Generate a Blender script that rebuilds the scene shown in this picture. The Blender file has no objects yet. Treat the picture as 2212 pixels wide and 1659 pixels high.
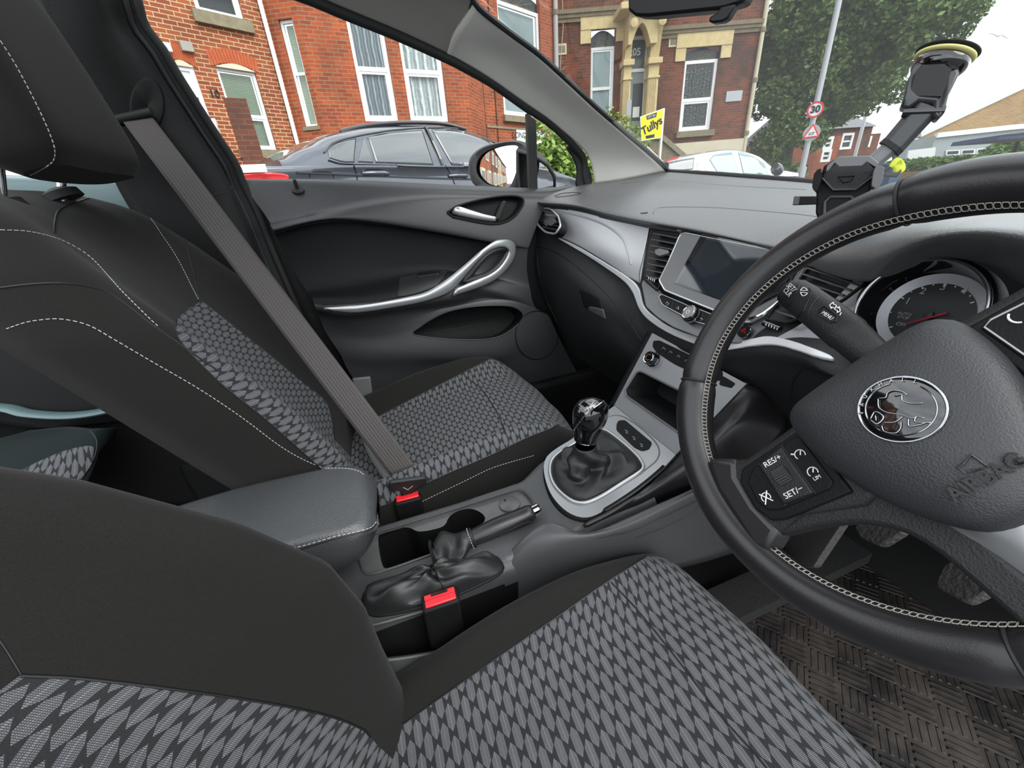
import bpy, bmesh, math, random
import numpy as np
from mathutils import Vector, Matrix, Euler
from mathutils.bvhtree import BVHTree
random.seed(5); np.random.seed(5)
SC = bpy.context.scene
COL = SC.collection
PI = math.pi
# ------------------------------------------------------------------ camera
FPX, CX, CY = 831.0, 1106.0, 829.5
CAM = Vector((-.36, -.525, 1.075))
RM = Matrix(((0.9379627831521986, -0.20643947236667548, 0.2785831324225323),
             (-0.33921456411810025, -0.37989211957396163, 0.8605901794558023),
             (-0.07182824591724894, -0.9017010157111788, -0.4263519454088134)))
cd = bpy.data.cameras.new('camera'); cam = bpy.data.objects.new('camera', cd); COL.objects.link(cam)
cd.sensor_width = 36.0; cd.lens = FPX / 2212 * 36.0; cd.clip_start = .02; cd.clip_end = 500
m3 = Matrix((RM.col[0], -RM.col[1], -RM.col[2])).transposed()
cam.matrix_world = Matrix.Translation(CAM) @ m3.to_4x4()
SC.camera = cam
# ------------------------------------------------------------------ light: bright overcast day
W = bpy.data.worlds.new('overcast sky'); SC.world = W; W.use_nodes = True
wn = W.node_tree; wn.nodes.clear()
wo = wn.nodes.new('ShaderNodeOutputWorld'); bg = wn.nodes.new('ShaderNodeBackground')
wn.links.new(bg.outputs[0], wo.inputs[0])
tc = wn.nodes.new('ShaderNodeTexCoord'); nz = wn.nodes.new('ShaderNodeTexNoise')
mp = wn.nodes.new('ShaderNodeMapping'); mp.inputs['Scale'].default_value = (1.2, 1.2, 4.0)
wn.links.new(tc.outputs['Generated'], mp.inputs[0]); wn.links.new(mp.outputs[0], nz.inputs[0])
nz.inputs['Scale'].default_value = 2.2; nz.inputs['Detail'].default_value = 5
cr = wn.nodes.new('ShaderNodeValToRGB'); wn.links.new(nz.outputs[0], cr.inputs[0])
cr.color_ramp.elements[0].position = .36; cr.color_ramp.elements[0].color = (.62, .68, .74, 1)
cr.color_ramp.elements[1].position = .62; cr.color_ramp.elements[1].color = (.96, .98, 1.0, 1)
wn.links.new(cr.outputs[0], bg.inputs[0]); bg.inputs[1].default_value = 1.55
sd = bpy.data.lights.new('soft_sun', 'SUN'); sd.energy = 1.2; sd.angle = math.radians(40); sd.color = (1, .98, .94)
so = bpy.data.objects.new('soft_sun', sd); COL.objects.link(so)
so.rotation_euler = Vector((-.35, .75, -.80)).to_track_quat('-Z', 'Y').to_euler()
SC.view_settings.view_transform = 'Standard'; SC.view_settings.look = 'None'
SC.view_settings.gamma = 1; SC.view_settings.use_curve_mapping = False
SC.view_settings.exposure = .9
# ------------------------------------------------------------------ rays
def ray(px, py):
    d = RM @ Vector((px - CX, py - CY, FPX)); return d.normalized()
def P(px, py, x=None, y=None, z=None, d=None, pl=None):
    """point in the car's / street's own metres seen at a pixel, on a plane"""
    r = ray(px, py)
    if x is not None: s = (x - CAM.x) / r.x
    elif y is not None: s = (y - CAM.y) / r.y
    elif z is not None: s = (z - CAM.z) / r.z
    elif pl is not None: s = (pl[0] - CAM).dot(pl[1]) / r.dot(pl[1])
    else: s = d
    return CAM + r * s
def PL(L, **k): return [P(a[0], a[1], **(k if len(a) < 3 else {list(k)[0]: a[2]})) for a in L]
# ------------------------------------------------------------------ nodes / materials
def nd(nt, t, **k):
    n = nt.nodes.new('ShaderNode' + t)
    for a, v in k.items(): setattr(n, a, v)
    return n
def setin(nt, n, i, v):
    if v is None: return
    if hasattr(v, 'is_output') or isinstance(v, bpy.types.NodeSocket): nt.links.new(v, n.inputs[i])
    else: n.inputs[i].default_value = v
def mth(nt, op, a, b=None, c=None):
    n = nd(nt, 'Math', operation=op)
    for i, v in enumerate((a, b, c)): setin(nt, n, i, v)
    return n.outputs[0]
def mixc(nt, f, a, b):
    n = nd(nt, 'Mix', data_type='RGBA'); setin(nt, n, 0, f)
    for i, v in ((6, a), (7, b)):
        if isinstance(v, tuple): v = (*v[:3], 1)
        setin(nt, n, i, v)
    return n.outputs[2]
def noise(nt, vec, sc, det=3, rough=.5):
    n = nd(nt, 'TexNoise'); nt.links.new(vec, n.inputs[0]); n.inputs['Scale'].default_value = sc
    n.inputs['Detail'].default_value = det; n.inputs['Roughness'].default_value = rough
    return n.outputs[0]
def ramp(nt, f, p0, p1):
    n = nd(nt, 'MapRange'); setin(nt, n, 0, f); n.inputs[1].default_value = p0; n.inputs[2].default_value = p1
    return n.outputs[0]
def newmat(name):
    m = bpy.data.materials.new(name); m.use_nodes = True; nt = m.node_tree
    b = nt.nodes['Principled BSDF']; return m, nt, b
def bump(nt, b, h, st=.3, dist=.001):
    n = nd(nt, 'Bump'); n.inputs['Strength'].default_value = st; n.inputs['Distance'].default_value = dist
    nt.links.new(h, n.inputs['Height']); nt.links.new(n.outputs[0], b.inputs['Normal'])
def simple(name, col, rough=.5, metal=0, grain=0, gsc=900, gd=.0006, coat=0, spec=None, var=0, vsc=8, em=0):
    m, nt, b = newmat(name); b.inputs['Roughness'].default_value = rough; b.inputs['Metallic'].default_value = metal
    b.inputs['Base Color'].default_value = (*col, 1); b.inputs['Coat Weight'].default_value = coat
    if spec is not None: b.inputs['Specular IOR Level'].default_value = spec
    if grain or var:
        t = nd(nt, 'TexCoord').outputs['Object']
    if grain: bump(nt, b, noise(nt, t, gsc, 2), grain, gd)
    if var:
        f = noise(nt, t, vsc, 5, .6)
        nt.links.new(mixc(nt, f, tuple(c * (1 - var) for c in col), tuple(min(1, c * (1 + var)) for c in col)), b.inputs['Base Color'])
    if em: b.inputs['Emission Color'].default_value = (*col, 1); b.inputs['Emission Strength'].default_value = em
    return m
def grainplastic(name, col, rough=.5, sc=420, st=.5, d=.0012, spec=.5):
    m, nt, b = newmat(name); b.inputs['Specular IOR Level'].default_value = spec; b.inputs['Roughness'].default_value = rough; b.inputs['Base Color'].default_value = (*col, 1)
    t = nd(nt, 'TexCoord').outputs['Object']; v = nd(nt, 'TexVoronoi', feature='SMOOTH_F1'); nt.links.new(t, v.inputs[0])
    v.inputs['Scale'].default_value = sc; v.inputs['Smoothness'].default_value = .6
    h = mth(nt, 'ADD', v.outputs[0], noise(nt, t, sc * .7, 2)); bump(nt, b, h, st, d); return m
def clothmat(name, col, tw=3000, st=.5):
    m, nt, b = newmat(name); b.inputs['Roughness'].default_value = .95; b.inputs['Specular IOR Level'].default_value = .12
    b.inputs['Sheen Weight'].default_value = .06; b.inputs['Sheen Roughness'].default_value = .5
    t = nd(nt, 'TexCoord').outputs['Object']; sx = nd(nt, 'SeparateXYZ'); nt.links.new(t, sx.inputs[0])
    s = mth(nt, 'SINE', mth(nt, 'MULTIPLY', mth(nt, 'ADD', mth(nt, 'ADD', sx.outputs[0], sx.outputs[1]), sx.outputs[2]), tw))
    n = noise(nt, t, 900, 2); f = mth(nt, 'ADD', mth(nt, 'MULTIPLY', s, .10), n)
    nt.links.new(mixc(nt, f, tuple(c * .6 for c in col), tuple(c * 1.4 for c in col)), b.inputs['Base Color'])
    bump(nt, b, f, st, .0006); return m
def lozengemat(name='lozenge patterned seat cloth', c=.0108, p=.035, g=1.0):
    m, nt, b = newmat(name); b.inputs['Roughness'].default_value = .9; b.inputs['Specular IOR Level'].default_value = .2
    b.inputs['Sheen Weight'].default_value = .05
    uv = nd(nt, 'UVMap').outputs[0]; s = nd(nt, 'SeparateXYZ'); nt.links.new(uv, s.inputs[0])
    V = mth(nt, 'DIVIDE', s.outputs[1], c); col = mth(nt, 'FLOOR', V); fv = mth(nt, 'SUBTRACT', mth(nt, 'FRACT', V), .5)
    U = mth(nt, 'ADD', mth(nt, 'DIVIDE', s.outputs[0], p), mth(nt, 'MULTIPLY', mth(nt, 'FLOORED_MODULO', col, 2.0), .5))
    fu = mth(nt, 'SUBTRACT', mth(nt, 'FRACT', U), .5)
    a = mth(nt, 'MULTIPLY', mth(nt, 'ABSOLUTE', fu), p); bb = mth(nt, 'MULTIPLY', mth(nt, 'ABSOLUTE', fv), c)
    # long hexagon that tapers towards both ends
    e1 = mth(nt, 'SUBTRACT', .0049, bb); e2 = mth(nt, 'MULTIPLY', mth(nt, 'SUBTRACT', .0154, mth(nt, 'ADD', a, mth(nt, 'MULTIPLY', bb, 1.45))), .6)
    e = mth(nt, 'MINIMUM', e1, e2); inside = ramp(nt, e, -.0002, .0002)
    rim = mth(nt, 'MULTIPLY', inside, mth(nt, 'SUBTRACT', 1.0, ramp(nt, e, .0003, .0007)))
    st = mth(nt, 'ADD', mth(nt, 'MULTIPLY', mth(nt, 'SINE', mth(nt, 'MULTIPLY', s.outputs[1], 2 * PI / .00144)), .5), .5)
    dots = ramp(nt, mth(nt, 'SINE', mth(nt, 'MULTIPLY', s.outputs[0], 2 * PI / .00125)), -.5, .4)
    cen = mth(nt, 'MULTIPLY', mth(nt, 'MULTIPLY', mth(nt, 'SUBTRACT', 1.0, ramp(nt, bb, .00035, .0006)), dots), inside)
    k = mth(nt, 'MULTIPLY', inside, mth(nt, 'ADD', mth(nt, 'MULTIPLY', mth(nt, 'MULTIPLY', st, dots), .85), .16))
    k = mth(nt, 'ADD', k, mth(nt, 'MULTIPLY', rim, mth(nt, 'MULTIPLY', dots, .45)))
    k = mth(nt, 'MAXIMUM', k, mth(nt, 'MULTIPLY', cen, 1.9))
    t = nd(nt, 'TexCoord').outputs['Object']; n = noise(nt, t, 1100, 2)
    base = mixc(nt, n, (.010 * g, .0105 * g, .011 * g), (.030 * g, .031 * g, .033 * g))
    nt.links.new(mixc(nt, k, base, (.20 * g, .205 * g, .22 * g)), b.inputs['Base Color'])
    bump(nt, b, mth(nt, 'ADD', mth(nt, 'MULTIPLY', k, .6), mth(nt, 'MULTIPLY', n, .5)), .5, .0008); return m
def webmat(name, col):
    m, nt, b = newmat(name); b.inputs['Roughness'].default_value = .55
    uv = nd(nt, 'UVMap').outputs[0]; s = nd(nt, 'SeparateXYZ'); nt.links.new(uv, s.inputs[0])
    a = mth(nt, 'SINE', mth(nt, 'MULTIPLY', s.outputs[1], 2 * PI / .0058)); c = mth(nt, 'SINE', mth(nt, 'MULTIPLY', s.outputs[0], 2 * PI / .0022))
    f = mth(nt, 'ADD', mth(nt, 'MULTIPLY', a, .35), mth(nt, 'MULTIPLY', c, .2))
    nt.links.new(mixc(nt, mth(nt, 'ADD', f, .5), tuple(x * .7 for x in col), tuple(x * 1.3 for x in col)), b.inputs['Base Color'])
    bump(nt, b, f, .5, .0008); return m
def brickmat(name, c1, c2, mort, grime=.35, bw=.225, rh=.075, dirt=(.035, .028, .022)):
    m, nt, b = newmat(name); b.inputs['Roughness'].default_value = .9
    uv = nd(nt, 'UVMap').outputs[0]; t = nd(nt, 'TexBrick'); nt.links.new(uv, t.inputs[0])
    t.inputs['Scale'].default_value = 1; t.inputs['Brick Width'].default_value = bw; t.inputs['Row Height'].default_value = rh
    t.inputs['Mortar Size'].default_value = .008; t.inputs['Color1'].default_value = (*c1, 1); t.inputs['Color2'].default_value = (*c2, 1)
    t.inputs['Mortar'].default_value = (*mort, 1); t.inputs['Bias'].default_value = -.1
    ob = nd(nt, 'TexCoord').outputs['Object']
    f = mth(nt, 'MULTIPLY', ramp(nt, noise(nt, ob, .9, 7, .65), .42, .68), grime)
    c = mixc(nt, f, t.outputs[0], dirt); f2 = mth(nt, 'MULTIPLY', noise(nt, ob, 14, 4), .45)
    nt.links.new(mixc(nt, f2, c, mixc(nt, .5, c, (.12, .03, .015))), b.inputs['Base Color'])
    bump(nt, b, mth(nt, 'SUBTRACT', 1.0, t.outputs[1]), .6, .01); return m
def paint(name, col, metal=.3, rough=.25):
    return simple(name, col, rough, metal, coat=1)
def glassmat(name, tint=(1, 1, 1), refl=1.0):
    """thin pane: mostly transparent with Fresnel reflection"""
    m = bpy.data.materials.new(name); m.use_nodes = True; nt = m.node_tree; nt.nodes.clear()
    o = nd(nt, 'OutputMaterial'); tr = nd(nt, 'BsdfTransparent'); gl = nd(nt, 'BsdfGlossy'); fr = nd(nt, 'Fresnel'); mx = nd(nt, 'MixShader')
    tr.inputs[0].default_value = (*tint, 1); gl.inputs['Roughness'].default_value = .0; fr.inputs[0].default_value = 1.45
    nt.links.new(mth(nt, 'MULTIPLY', fr.outputs[0], refl), mx.inputs[0]); nt.links.new(tr.outputs[0], mx.inputs[1]); nt.links.new(gl.outputs[0], mx.inputs[2])
    nt.links.new(mx.outputs[0], o.inputs[0]); return m
M = {}
M['dash'] = grainplastic('soft grained dash plastic', (.088, .089, .091), .38, 620, .28, .0008, spec=.75)
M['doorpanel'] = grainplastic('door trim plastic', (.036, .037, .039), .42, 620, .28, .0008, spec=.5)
M['strip'] = simple('satin strip with painted reflection', (.78, .79, .80), .34, .25)  # base colour brightened to stand in for the sky's reflection
M['plastic'] = grainplastic('charcoal grained plastic', (.016, .0165, .017), .5, 700, .35, .0007, spec=.35)
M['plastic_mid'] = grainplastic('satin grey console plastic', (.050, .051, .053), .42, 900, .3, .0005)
M['tray'] = simple('worn grey tray plastic', (.075, .076, .076), .35, grain=.2, gsc=1500, var=.3, vsc=30)
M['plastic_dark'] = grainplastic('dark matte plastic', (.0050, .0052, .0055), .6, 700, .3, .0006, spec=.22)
M['black'] = simple('deep black plastic', (.004, .004, .005), .5)
M['gloss'] = simple('gloss black plastic', (.004, .004, .005), .08, coat=1)
M['gunmetal'] = simple('gunmetal satin trim', (.14, .143, .15), .36, .3, grain=.1, gsc=2500, gd=.0002)
M['decor'] = simple('silver grey decor', (.52, .525, .54), .42, .3, grain=.08, gsc=2500, gd=.0002)
M['panelgrey'] = simple('graphite satin panel', (.30, .305, .315), .36, .4, grain=.08, gsc=2500, gd=.0002)
M['silver'] = simple('satin silver trim', (.46, .47, .48), .28, .7)
M['chrome'] = simple('chrome', (.82, .83, .85), .06, 1)
M['leather'] = grainplastic('black leather', (.015, .0142, .0155), .34, 850, .12, .0004)
M['leather_arm'] = grainplastic('grained armrest leather', (.046, .049, .052), .36, 620, .45, .0009, spec=.65)
M['gaiter'] = grainplastic('soft gaiter leather', (.011, .011, .0115), .46, 650, .15, .0005)
M['hub'] = grainplastic('airbag cover grain', (.026, .027, .030), .5, 900, .4, .0006)
M['cloth'] = clothmat('black woven seat cloth', (.0138, .0132, .0124))
M['cloth_teal'] = clothmat('rear seat cloth', (.010, .016, .017))
M['loz'] = lozengemat()
M['pillar'] = simple('warm grey pillar cloth', (.56, .55, .51), .85, grain=.5, gsc=1300, gd=.0005, var=.08, vsc=900)
M['headliner'] = simple('shaded grey brown headliner cloth', (.23, .225, .205), .9, grain=.4, gsc=1300, gd=.0005)  # darker than the pillar cloth: shade under the roof put into the colour
M['pillar_dark'] = grainplastic('dark pillar plastic', (.0065, .0068, .0068), .55, 800, .3, .0005, spec=.3)
M['web'] = webmat('seat belt webbing', (.040, .034, .033))
M['red'] = simple('red release plastic', (.80, .02, .03), .35)
M['stitch'] = simple('pale grey thread', (.42, .42, .42), .8)
M['stitch_w'] = simple('cream steering wheel thread', (.36, .34, .30), .8)
M['white'] = simple('white print', (.75, .76, .78), .6)
M['grey_print'] = simple('grey print', (.35, .36, .38), .6)
M['screen'] = simple('switched off glass screen', (.012, .017, .022), .07, coat=.6)
M['rubber'] = simple('rubber', (.010, .010, .010), .7)
M['glass'] = glassmat('car glass', (.95, .97, .96), .28)
M['glass_dark'] = glassmat('dark tinted glass', (.10, .11, .12), 1.6)
M['upvc'] = simple('white upvc', (.80, .81, .80), .4)
M['stone'] = simple('weathered sandstone', (.60, .48, .25), .9, grain=.5, gsc=40, gd=.01, var=.25, vsc=5)
M['stone_grey'] = simple('mossy sill stone', (.22, .19, .12), .9, var=.5, vsc=9)
M['cream'] = simple('cream painted plinth', (.58, .52, .38), .8, var=.15, vsc=3)
M['render'] = simple('grey render', (.38, .42, .42), .9, var=.1, vsc=2)
M['brickA'] = brickmat('orange brick with pale pointing', (.34, .092, .034), (.21, .050, .024), (.60, .42, .23), .3)
M['brickB'] = brickmat('bright red bay brick', (.44, .088, .024), (.25, .048, .019), (.34, .20, .11), .5)
M['brickC'] = brickmat('sooty red brick', (.25, .058, .026), (.10, .036, .024), (.17, .12, .075), .85)
M['brickD'] = brickmat('tan brick', (.52, .33, .14), (.42, .24, .10), (.55, .45, .30), .2)
M['asphalt'] = simple('asphalt', (.11, .11, .115), .9, grain=.6, gsc=120, gd=.01, var=.25, vsc=3)
M['pavement'] = simple('paving', (.30, .29, .27), .9, var=.2, vsc=2)
M['slate'] = simple('grey slate roof', (.16, .165, .17), .7, var=.3, vsc=6)
# ------------------------------------------------------------------ geometry helpers
def crom(p0, p1, p2, p3, t):
    t2, t3 = t * t, t * t * t
    return .5 * ((2 * p1) + (-p0 + p2) * t + (2 * p0 - 5 * p1 + 4 * p2 - p3) * t2 + (-p0 + 3 * p1 - 3 * p2 + p3) * t3)
def spline(pts, n, closed=False, uniform=True):
    """n points along a Catmull-Rom curve through pts"""
    p = [np.array(q, float) for q in pts]; m = len(p)
    if m == 2: dense = [p[0] + (p[1] - p[0]) * i / 40 for i in range(41)]
    else:
        dense = []; segs = m if closed else m - 1
        for i in range(segs):
            if closed: a, b, c, d = p[(i - 1) % m], p[i], p[(i + 1) % m], p[(i + 2) % m]
            else: a, b, c, d = p[i - 1] if i else 2 * p[0] - p[1], p[i], p[i + 1], p[i + 2] if i + 2 < m else 2 * p[-1] - p[-2]
            for k in range(12): dense.append(crom(a, b, c, d, k / 12))
        dense.append(p[0] if closed else p[-1])
    D_ = np.array(dense)
    if not uniform: idx = np.linspace(0, len(D_) - 1, n); s = np.arange(len(D_))
    else:
        s = np.concatenate([[0], np.cumsum(np.linalg.norm(np.diff(D_, axis=0), axis=1))]); idx = np.linspace(0, s[-1], n + (1 if closed else 0))
        if closed: idx = idx[:-1]
    return [Vector([np.interp(i, s, D_[:, k]) for k in range(D_.shape[1])]) for i in idx]
class MB:
    def __init__(s): s.v = []; s.f = []; s.uv = {}; s.mi = []
    def add(s, vs, fs, uvs=None, mi=0):
        o = len(s.v); s.v += [tuple(v) for v in vs]
        for f in fs:
            s.f.append(tuple(i + o for i in f)); s.mi.append(mi)
            if uvs is not None: s.uv[len(s.f) - 1] = [tuple(uvs[i]) for i in f]
        return s
    def box(s, c, sz, rot=None, mi=0):
        R_ = (rot if isinstance(rot, Matrix) else Euler(rot).to_matrix()) if rot is not None else Matrix.Identity(3)
        c = Vector(c); vs = [c + R_ @ Vector((sz[0] / 2 * a, sz[1] / 2 * b, sz[2] / 2 * d)) for a in (-1, 1) for b in (-1, 1) for d in (-1, 1)]
        return s.add(vs, [(0, 1, 3, 2), (4, 6, 7, 5), (0, 4, 5, 1), (2, 3, 7, 6), (0, 2, 6, 4), (1, 5, 7, 3)], mi=mi)
    def tube(s, pts, r, n=8, closed=False, caps=True, flat=None, mi=0):
        """pts in metres; r number or list; flat=(normal, ratio) squashes"""
        pts = [Vector(p) for p in pts]; m = len(pts); rs = r if isinstance(r, (list, tuple)) else [r] * m
        vs = []; prev = None
        for i, p in enumerate(pts):
            if closed: t = pts[(i + 1) % m] - pts[i - 1]
            else: t = pts[min(i + 1, m - 1)] - pts[max(i - 1, 0)]
            t = t.normalized() if t.length > 0 else Vector((0, 0, 1))
            if flat: a = Vector(flat[0]); a = (a - t * a.dot(t)).normalized()
            elif prev is None: a = t.orthogonal().normalized()
            else: a = (prev - t * prev.dot(t)).normalized()
            prev = a; b = t.cross(a)
            k = flat[1] if flat else 1
            for j in range(n):
                an = 2 * PI * j / n; vs.append(p + a * (math.cos(an) * rs[i] * k) + b * (math.sin(an) * rs[i]))
        fs = []
        for i in range(m if closed else m - 1):
            for j in range(n):
                a, b = i * n + j, i * n + (j + 1) % n; c, d = ((i + 1) % m) * n + (j + 1) % n, ((i + 1) % m) * n + j
                fs.append((a, b, c, d))
        if caps and not closed: fs += [tuple(range(n))[::-1], tuple(range((m - 1) * n, m * n))]
        return s.add(vs, fs, mi=mi)
    def prism(s, poly, ext, mi=0):
        """polygon of 3D points pushed along ext"""
        n = len(poly); poly = [Vector(p) for p in poly]; e = Vector(ext)
        vs = poly + [p + e for p in poly]
        fs = [tuple(range(n)), tuple(range(n, 2 * n))[::-1]] + [(i, i + n, (i + 1) % n + n, (i + 1) % n)[::-1] for i in range(n)]
        return s.add(vs, fs, mi=mi)
    def lathe(s, c, ax, prof, n=32, ref=None, sy=1, mi=0, ring=False):
        """prof list of (radius, height along ax)"""
        c = Vector(c); ax = Vector(ax).normalized(); a = Vector(ref) if ref else ax.orthogonal(); a = (a - ax * a.dot(ax)).normalized(); b = ax.cross(a)
        vs = []; 
        for r, h in prof:
            for j in range(n):
                t = 2 * PI * j / n; vs.append(c + ax * h + a * (math.cos(t) * r) + b * (math.sin(t) * r * sy))
        fs = [(i * n + j, i * n + (j + 1) % n, (i + 1) * n + (j + 1) % n, (i + 1) * n + j) for i in range(len(prof) - 1) for j in range(n)]
        if ring: k = (len(prof) - 1) * n; fs += [(k + j, k + (j + 1) % n, (j + 1) % n, j) for j in range(n)]
        if prof[0][0] > 0 and not ring: fs.append(tuple(range(n))[::-1])
        if prof[-1][0] > 0 and not ring: fs.append(tuple(range((len(prof) - 1) * n, len(prof) * n)))
        return s.add(vs, fs, mi=mi)
    def grid(s, rows, uvf=None, flip=False, closed=False, mi=0):
        nr, nc = len(rows), len(rows[0]); vs = [p for r in rows for p in r]
        fs = []
        for i in range(nr - 1):
            for j in range(nc if closed else nc - 1):
                q = (i * nc + j, i * nc + (j + 1) % nc, (i + 1) * nc + (j + 1) % nc, (i + 1) * nc + j)
                fs.append(q[::-1] if flip else q)
        uvs = None
        if uvf == 'arc':
            A = np.array([[tuple(p) for p in r] for r in rows]); du = np.linalg.norm(np.diff(A, axis=1), axis=2).mean(0); dv = np.linalg.norm(np.diff(A, axis=0), axis=2).mean(1)
            U = np.concatenate([[0], np.cumsum(du)]); Vv = np.concatenate([[0], np.cumsum(dv)]); uvs = [(U[j], Vv[i]) for i in range(nr) for j in range(nc)]
        elif uvf: uvs = [uvf(Vector(p)) for p in vs]
        return s.add(vs, fs, uvs, mi=mi)
    def mesh(s, name):
        me = bpy.data.meshes.new(name); me.from_pydata(s.v, [], s.f)
        if s.uv:
            l = me.uv_layers.new(name='UVMap'); k = 0
            for i, f in enumerate(s.f):
                u = s.uv.get(i)
                for j in range(len(f)):
                    if u: l.data[k].uv = u[j]
                    k += 1
        if any(s.mi): me.polygons.foreach_set('material_index', s.mi)
        me.update(); return me
def fixn(me):
    bm = bmesh.new(); bm.from_mesh(me); bmesh.ops.recalc_face_normals(bm, faces=bm.faces); bm.to_mesh(me); bm.free()
def obj(name, mb, mat, parent=None, smooth=True, bev=0, thick=0, sub=0, off=-1, fix=True, seg=2):
    me = mb.mesh(name) if isinstance(mb, MB) else mb
    if fix: fixn(me)
    for mm in (mat if isinstance(mat, (list, tuple)) else [mat]): me.materials.append(M[mm] if isinstance(mm, str) else mm)
    o = bpy.data.objects.new(name, me); COL.objects.link(o)
    if smooth:
        me.polygons.foreach_set('use_smooth', [True] * len(me.polygons))
        if smooth != 'all': me.set_sharp_from_angle(angle=math.radians(38))
    if thick:
        if off and sum(f.area * f.normal.dot(CAM - f.center) for f in me.polygons) < 0: me.flip_normals()
        k = o.modifiers.new('thickness', 'SOLIDIFY'); k.thickness = thick; k.offset = -1 if off else 0
    if bev: k = o.modifiers.new('bevel', 'BEVEL'); k.width = bev; k.segments = seg; k.limit_method = 'ANGLE'; k.angle_limit = math.radians(35); k.harden_normals = False
    if sub: k = o.modifiers.new('subsurf', 'SUBSURF'); k.levels = sub; k.render_levels = sub
    if parent:
        o.parent = parent; o.matrix_parent_inverse = world(parent).inverted()
    return o
def world(o):
    m = o.matrix_basis.copy()
    if o.parent: m = world(o.parent) @ o.matrix_parent_inverse @ m
    return m
def tag(o, label, cat, group=None, kind=None):
    o['label'] = label; o['category'] = cat
    if group: o['group'] = group
    if kind: o['kind'] = kind
    return o
def thing(name, label, cat, loc=(0, 0, 0), group=None):
    o = bpy.data.objects.new(name, None); COL.objects.link(o); o.location = loc; o.empty_display_size = .05
    return tag(o, label, cat, group)
def struct(o): o['kind'] = 'structure'; return o
def copy_tree(o, parent=None):
    c = o.copy(); COL.objects.link(c)
    if parent: c.parent = parent
    for ch in [x for x in bpy.data.objects if x.parent == o]: copy_tree(ch, c)
    return c
def loft(rows, nu=40, nv=6, ring=False):
    """rows of 3D points -> dense smooth grid; nv = steps between rows"""
    R_ = [spline(r, nu) for r in rows]; cols = []
    n = (len(rows) - 1) * nv + 1
    for j in range(nu): cols.append(spline([r[j] for r in R_], n, uniform=False))
    return [[cols[j][i] for j in range(nu)] for i in range(n)]
def bvh(*objs):
    bm = bmesh.new()
    for o in objs: bm.from_mesh(o.data)
    t = BVHTree.FromBMesh(bm); bm.free(); return t
def hit(t, px, py, fall=None):
    h = t.ray_cast(CAM, ray(px, py))
    if h[0] is None: return fall
    n = h[1]; 
    if n.dot(ray(px, py)) > 0: n = -n
    return h[0], n
def onto(t, L, n=None, off=.0006, y=None):
    """pixel polyline -> points lying on surface t"""
    if n: L = [tuple(v) for v in spline([(a, b, 0) for a, b in L], n)]
    out = []
    for q in L:
        h = hit(t, q[0], q[1])
        if h: out.append(h[0] + h[1] * off)
    return out
def stitch(name, t, L, mat='stitch', parent=None, step=.0062, r=.00055, duty=.62, off=.0004):
    """a row of thread dashes sewn along a line on a surface"""
    pts = onto(t, L, 160, off); mb = MB()
    if len(pts) < 3: return None
    D_ = np.array([tuple(p) for p in pts]); s = np.concatenate([[0], np.cumsum(np.linalg.norm(np.diff(D_, axis=0), axis=1))])
    at = lambda q: Vector([np.interp(q, s, D_[:, k]) for k in range(3)]); q = 0
    while q + step < s[-1]: mb.tube([at(q), at(q + step * duty)], r, 5); q += step
    return obj(name, mb, mat, parent, smooth=False)
def seam(name, t, L, mat='black', parent=None, r=.0012, off=0, n=60):
    pts = onto(t, L, n, off)
    if len(pts) < 3: return None
    return obj(name, MB().tube(pts, r, 6), mat, parent, smooth=True)
def patch(name, t, A, B, mat, parent=None, nu=40, nv=16, off=.0015, th=.003, uvf=None, curve=None):
    """raised panel lying on surface t between pixel polylines A and B"""
    a = spline([(q[0], q[1], 0) for q in A], nu); b = spline([(q[0], q[1], 0) for q in B], nu); rows = []; ok = True
    for i in range(nv):
        k = i / (nv - 1); row = []
        for j in range(nu):
            p = a[j].lerp(b[j], k); h = hit(t, p.x, p.y)
            row.append((h[0] + h[1] * off) if h else None)
        rows.append(row)
    # close holes by nearest valid neighbour
    for i in range(nv):
        for j in range(nu):
            if rows[i][j] is None:
                for d_ in range(1, max(nu, nv)):
                    c = [rows[x][y] for x, y in ((i - d_, j), (i + d_, j), (i, j - d_), (i, j + d_)) if 0 <= x < nv and 0 <= y < nu and rows[x][y] is not None]
                    if c: rows[i][j] = c[0].copy(); break
    mb = MB().grid(rows, uvf or 'arc'); o = obj(name, mb, mat, parent, fix=False)
    # thickness goes inwards, away from the viewer side of the cloth
    me = o.data; n0 = me.polygons[len(me.polygons) // 2]
    if n0.normal.dot(ray(*tuple(a[nu // 2].lerp(b[nu // 2], .5))[:2])) > 0: me.flip_normals()
    if th: k = o.modifiers.new('thickness', 'SOLIDIFY'); k.thickness = th; k.offset = -1
    return o
def flatpoly(name, L, pl, mat, parent=None, depth=.004, bev=.0008, n=None, closed_spline=False, back=True):
    """shape cut from a plane (point, normal); depth goes away from the viewer"""
    if closed_spline: L = [tuple(v)[:2] for v in spline([(a, b, 0) for a, b in L], n or 40, closed=True)]
    pts = [P(a, b, pl=pl) for a, b in L]; nrm = Vector(pl[1]).normalized()
    if nrm.dot(pts[0] - CAM) < 0: nrm = -nrm
    return obj(name, MB().prism(pts, nrm * depth), mat, parent, bev=bev)
def textmesh(body, size=.01, depth=.0004, bold=0):
    c = bpy.data.curves.new('t', 'FONT'); c.body = body; c.size = size; c.extrude = depth; c.align_x = 'CENTER'; c.align_y = 'CENTER'; c.offset = bold; c.resolution_u = 3
    o = bpy.data.objects.new('t', c); COL.objects.link(o); bpy.context.view_layer.update()
    me = bpy.data.meshes.new_from_object(o.evaluated_get(bpy.context.evaluated_depsgraph_get())); bpy.data.objects.remove(o); bpy.data.curves.remove(c); return me
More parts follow.
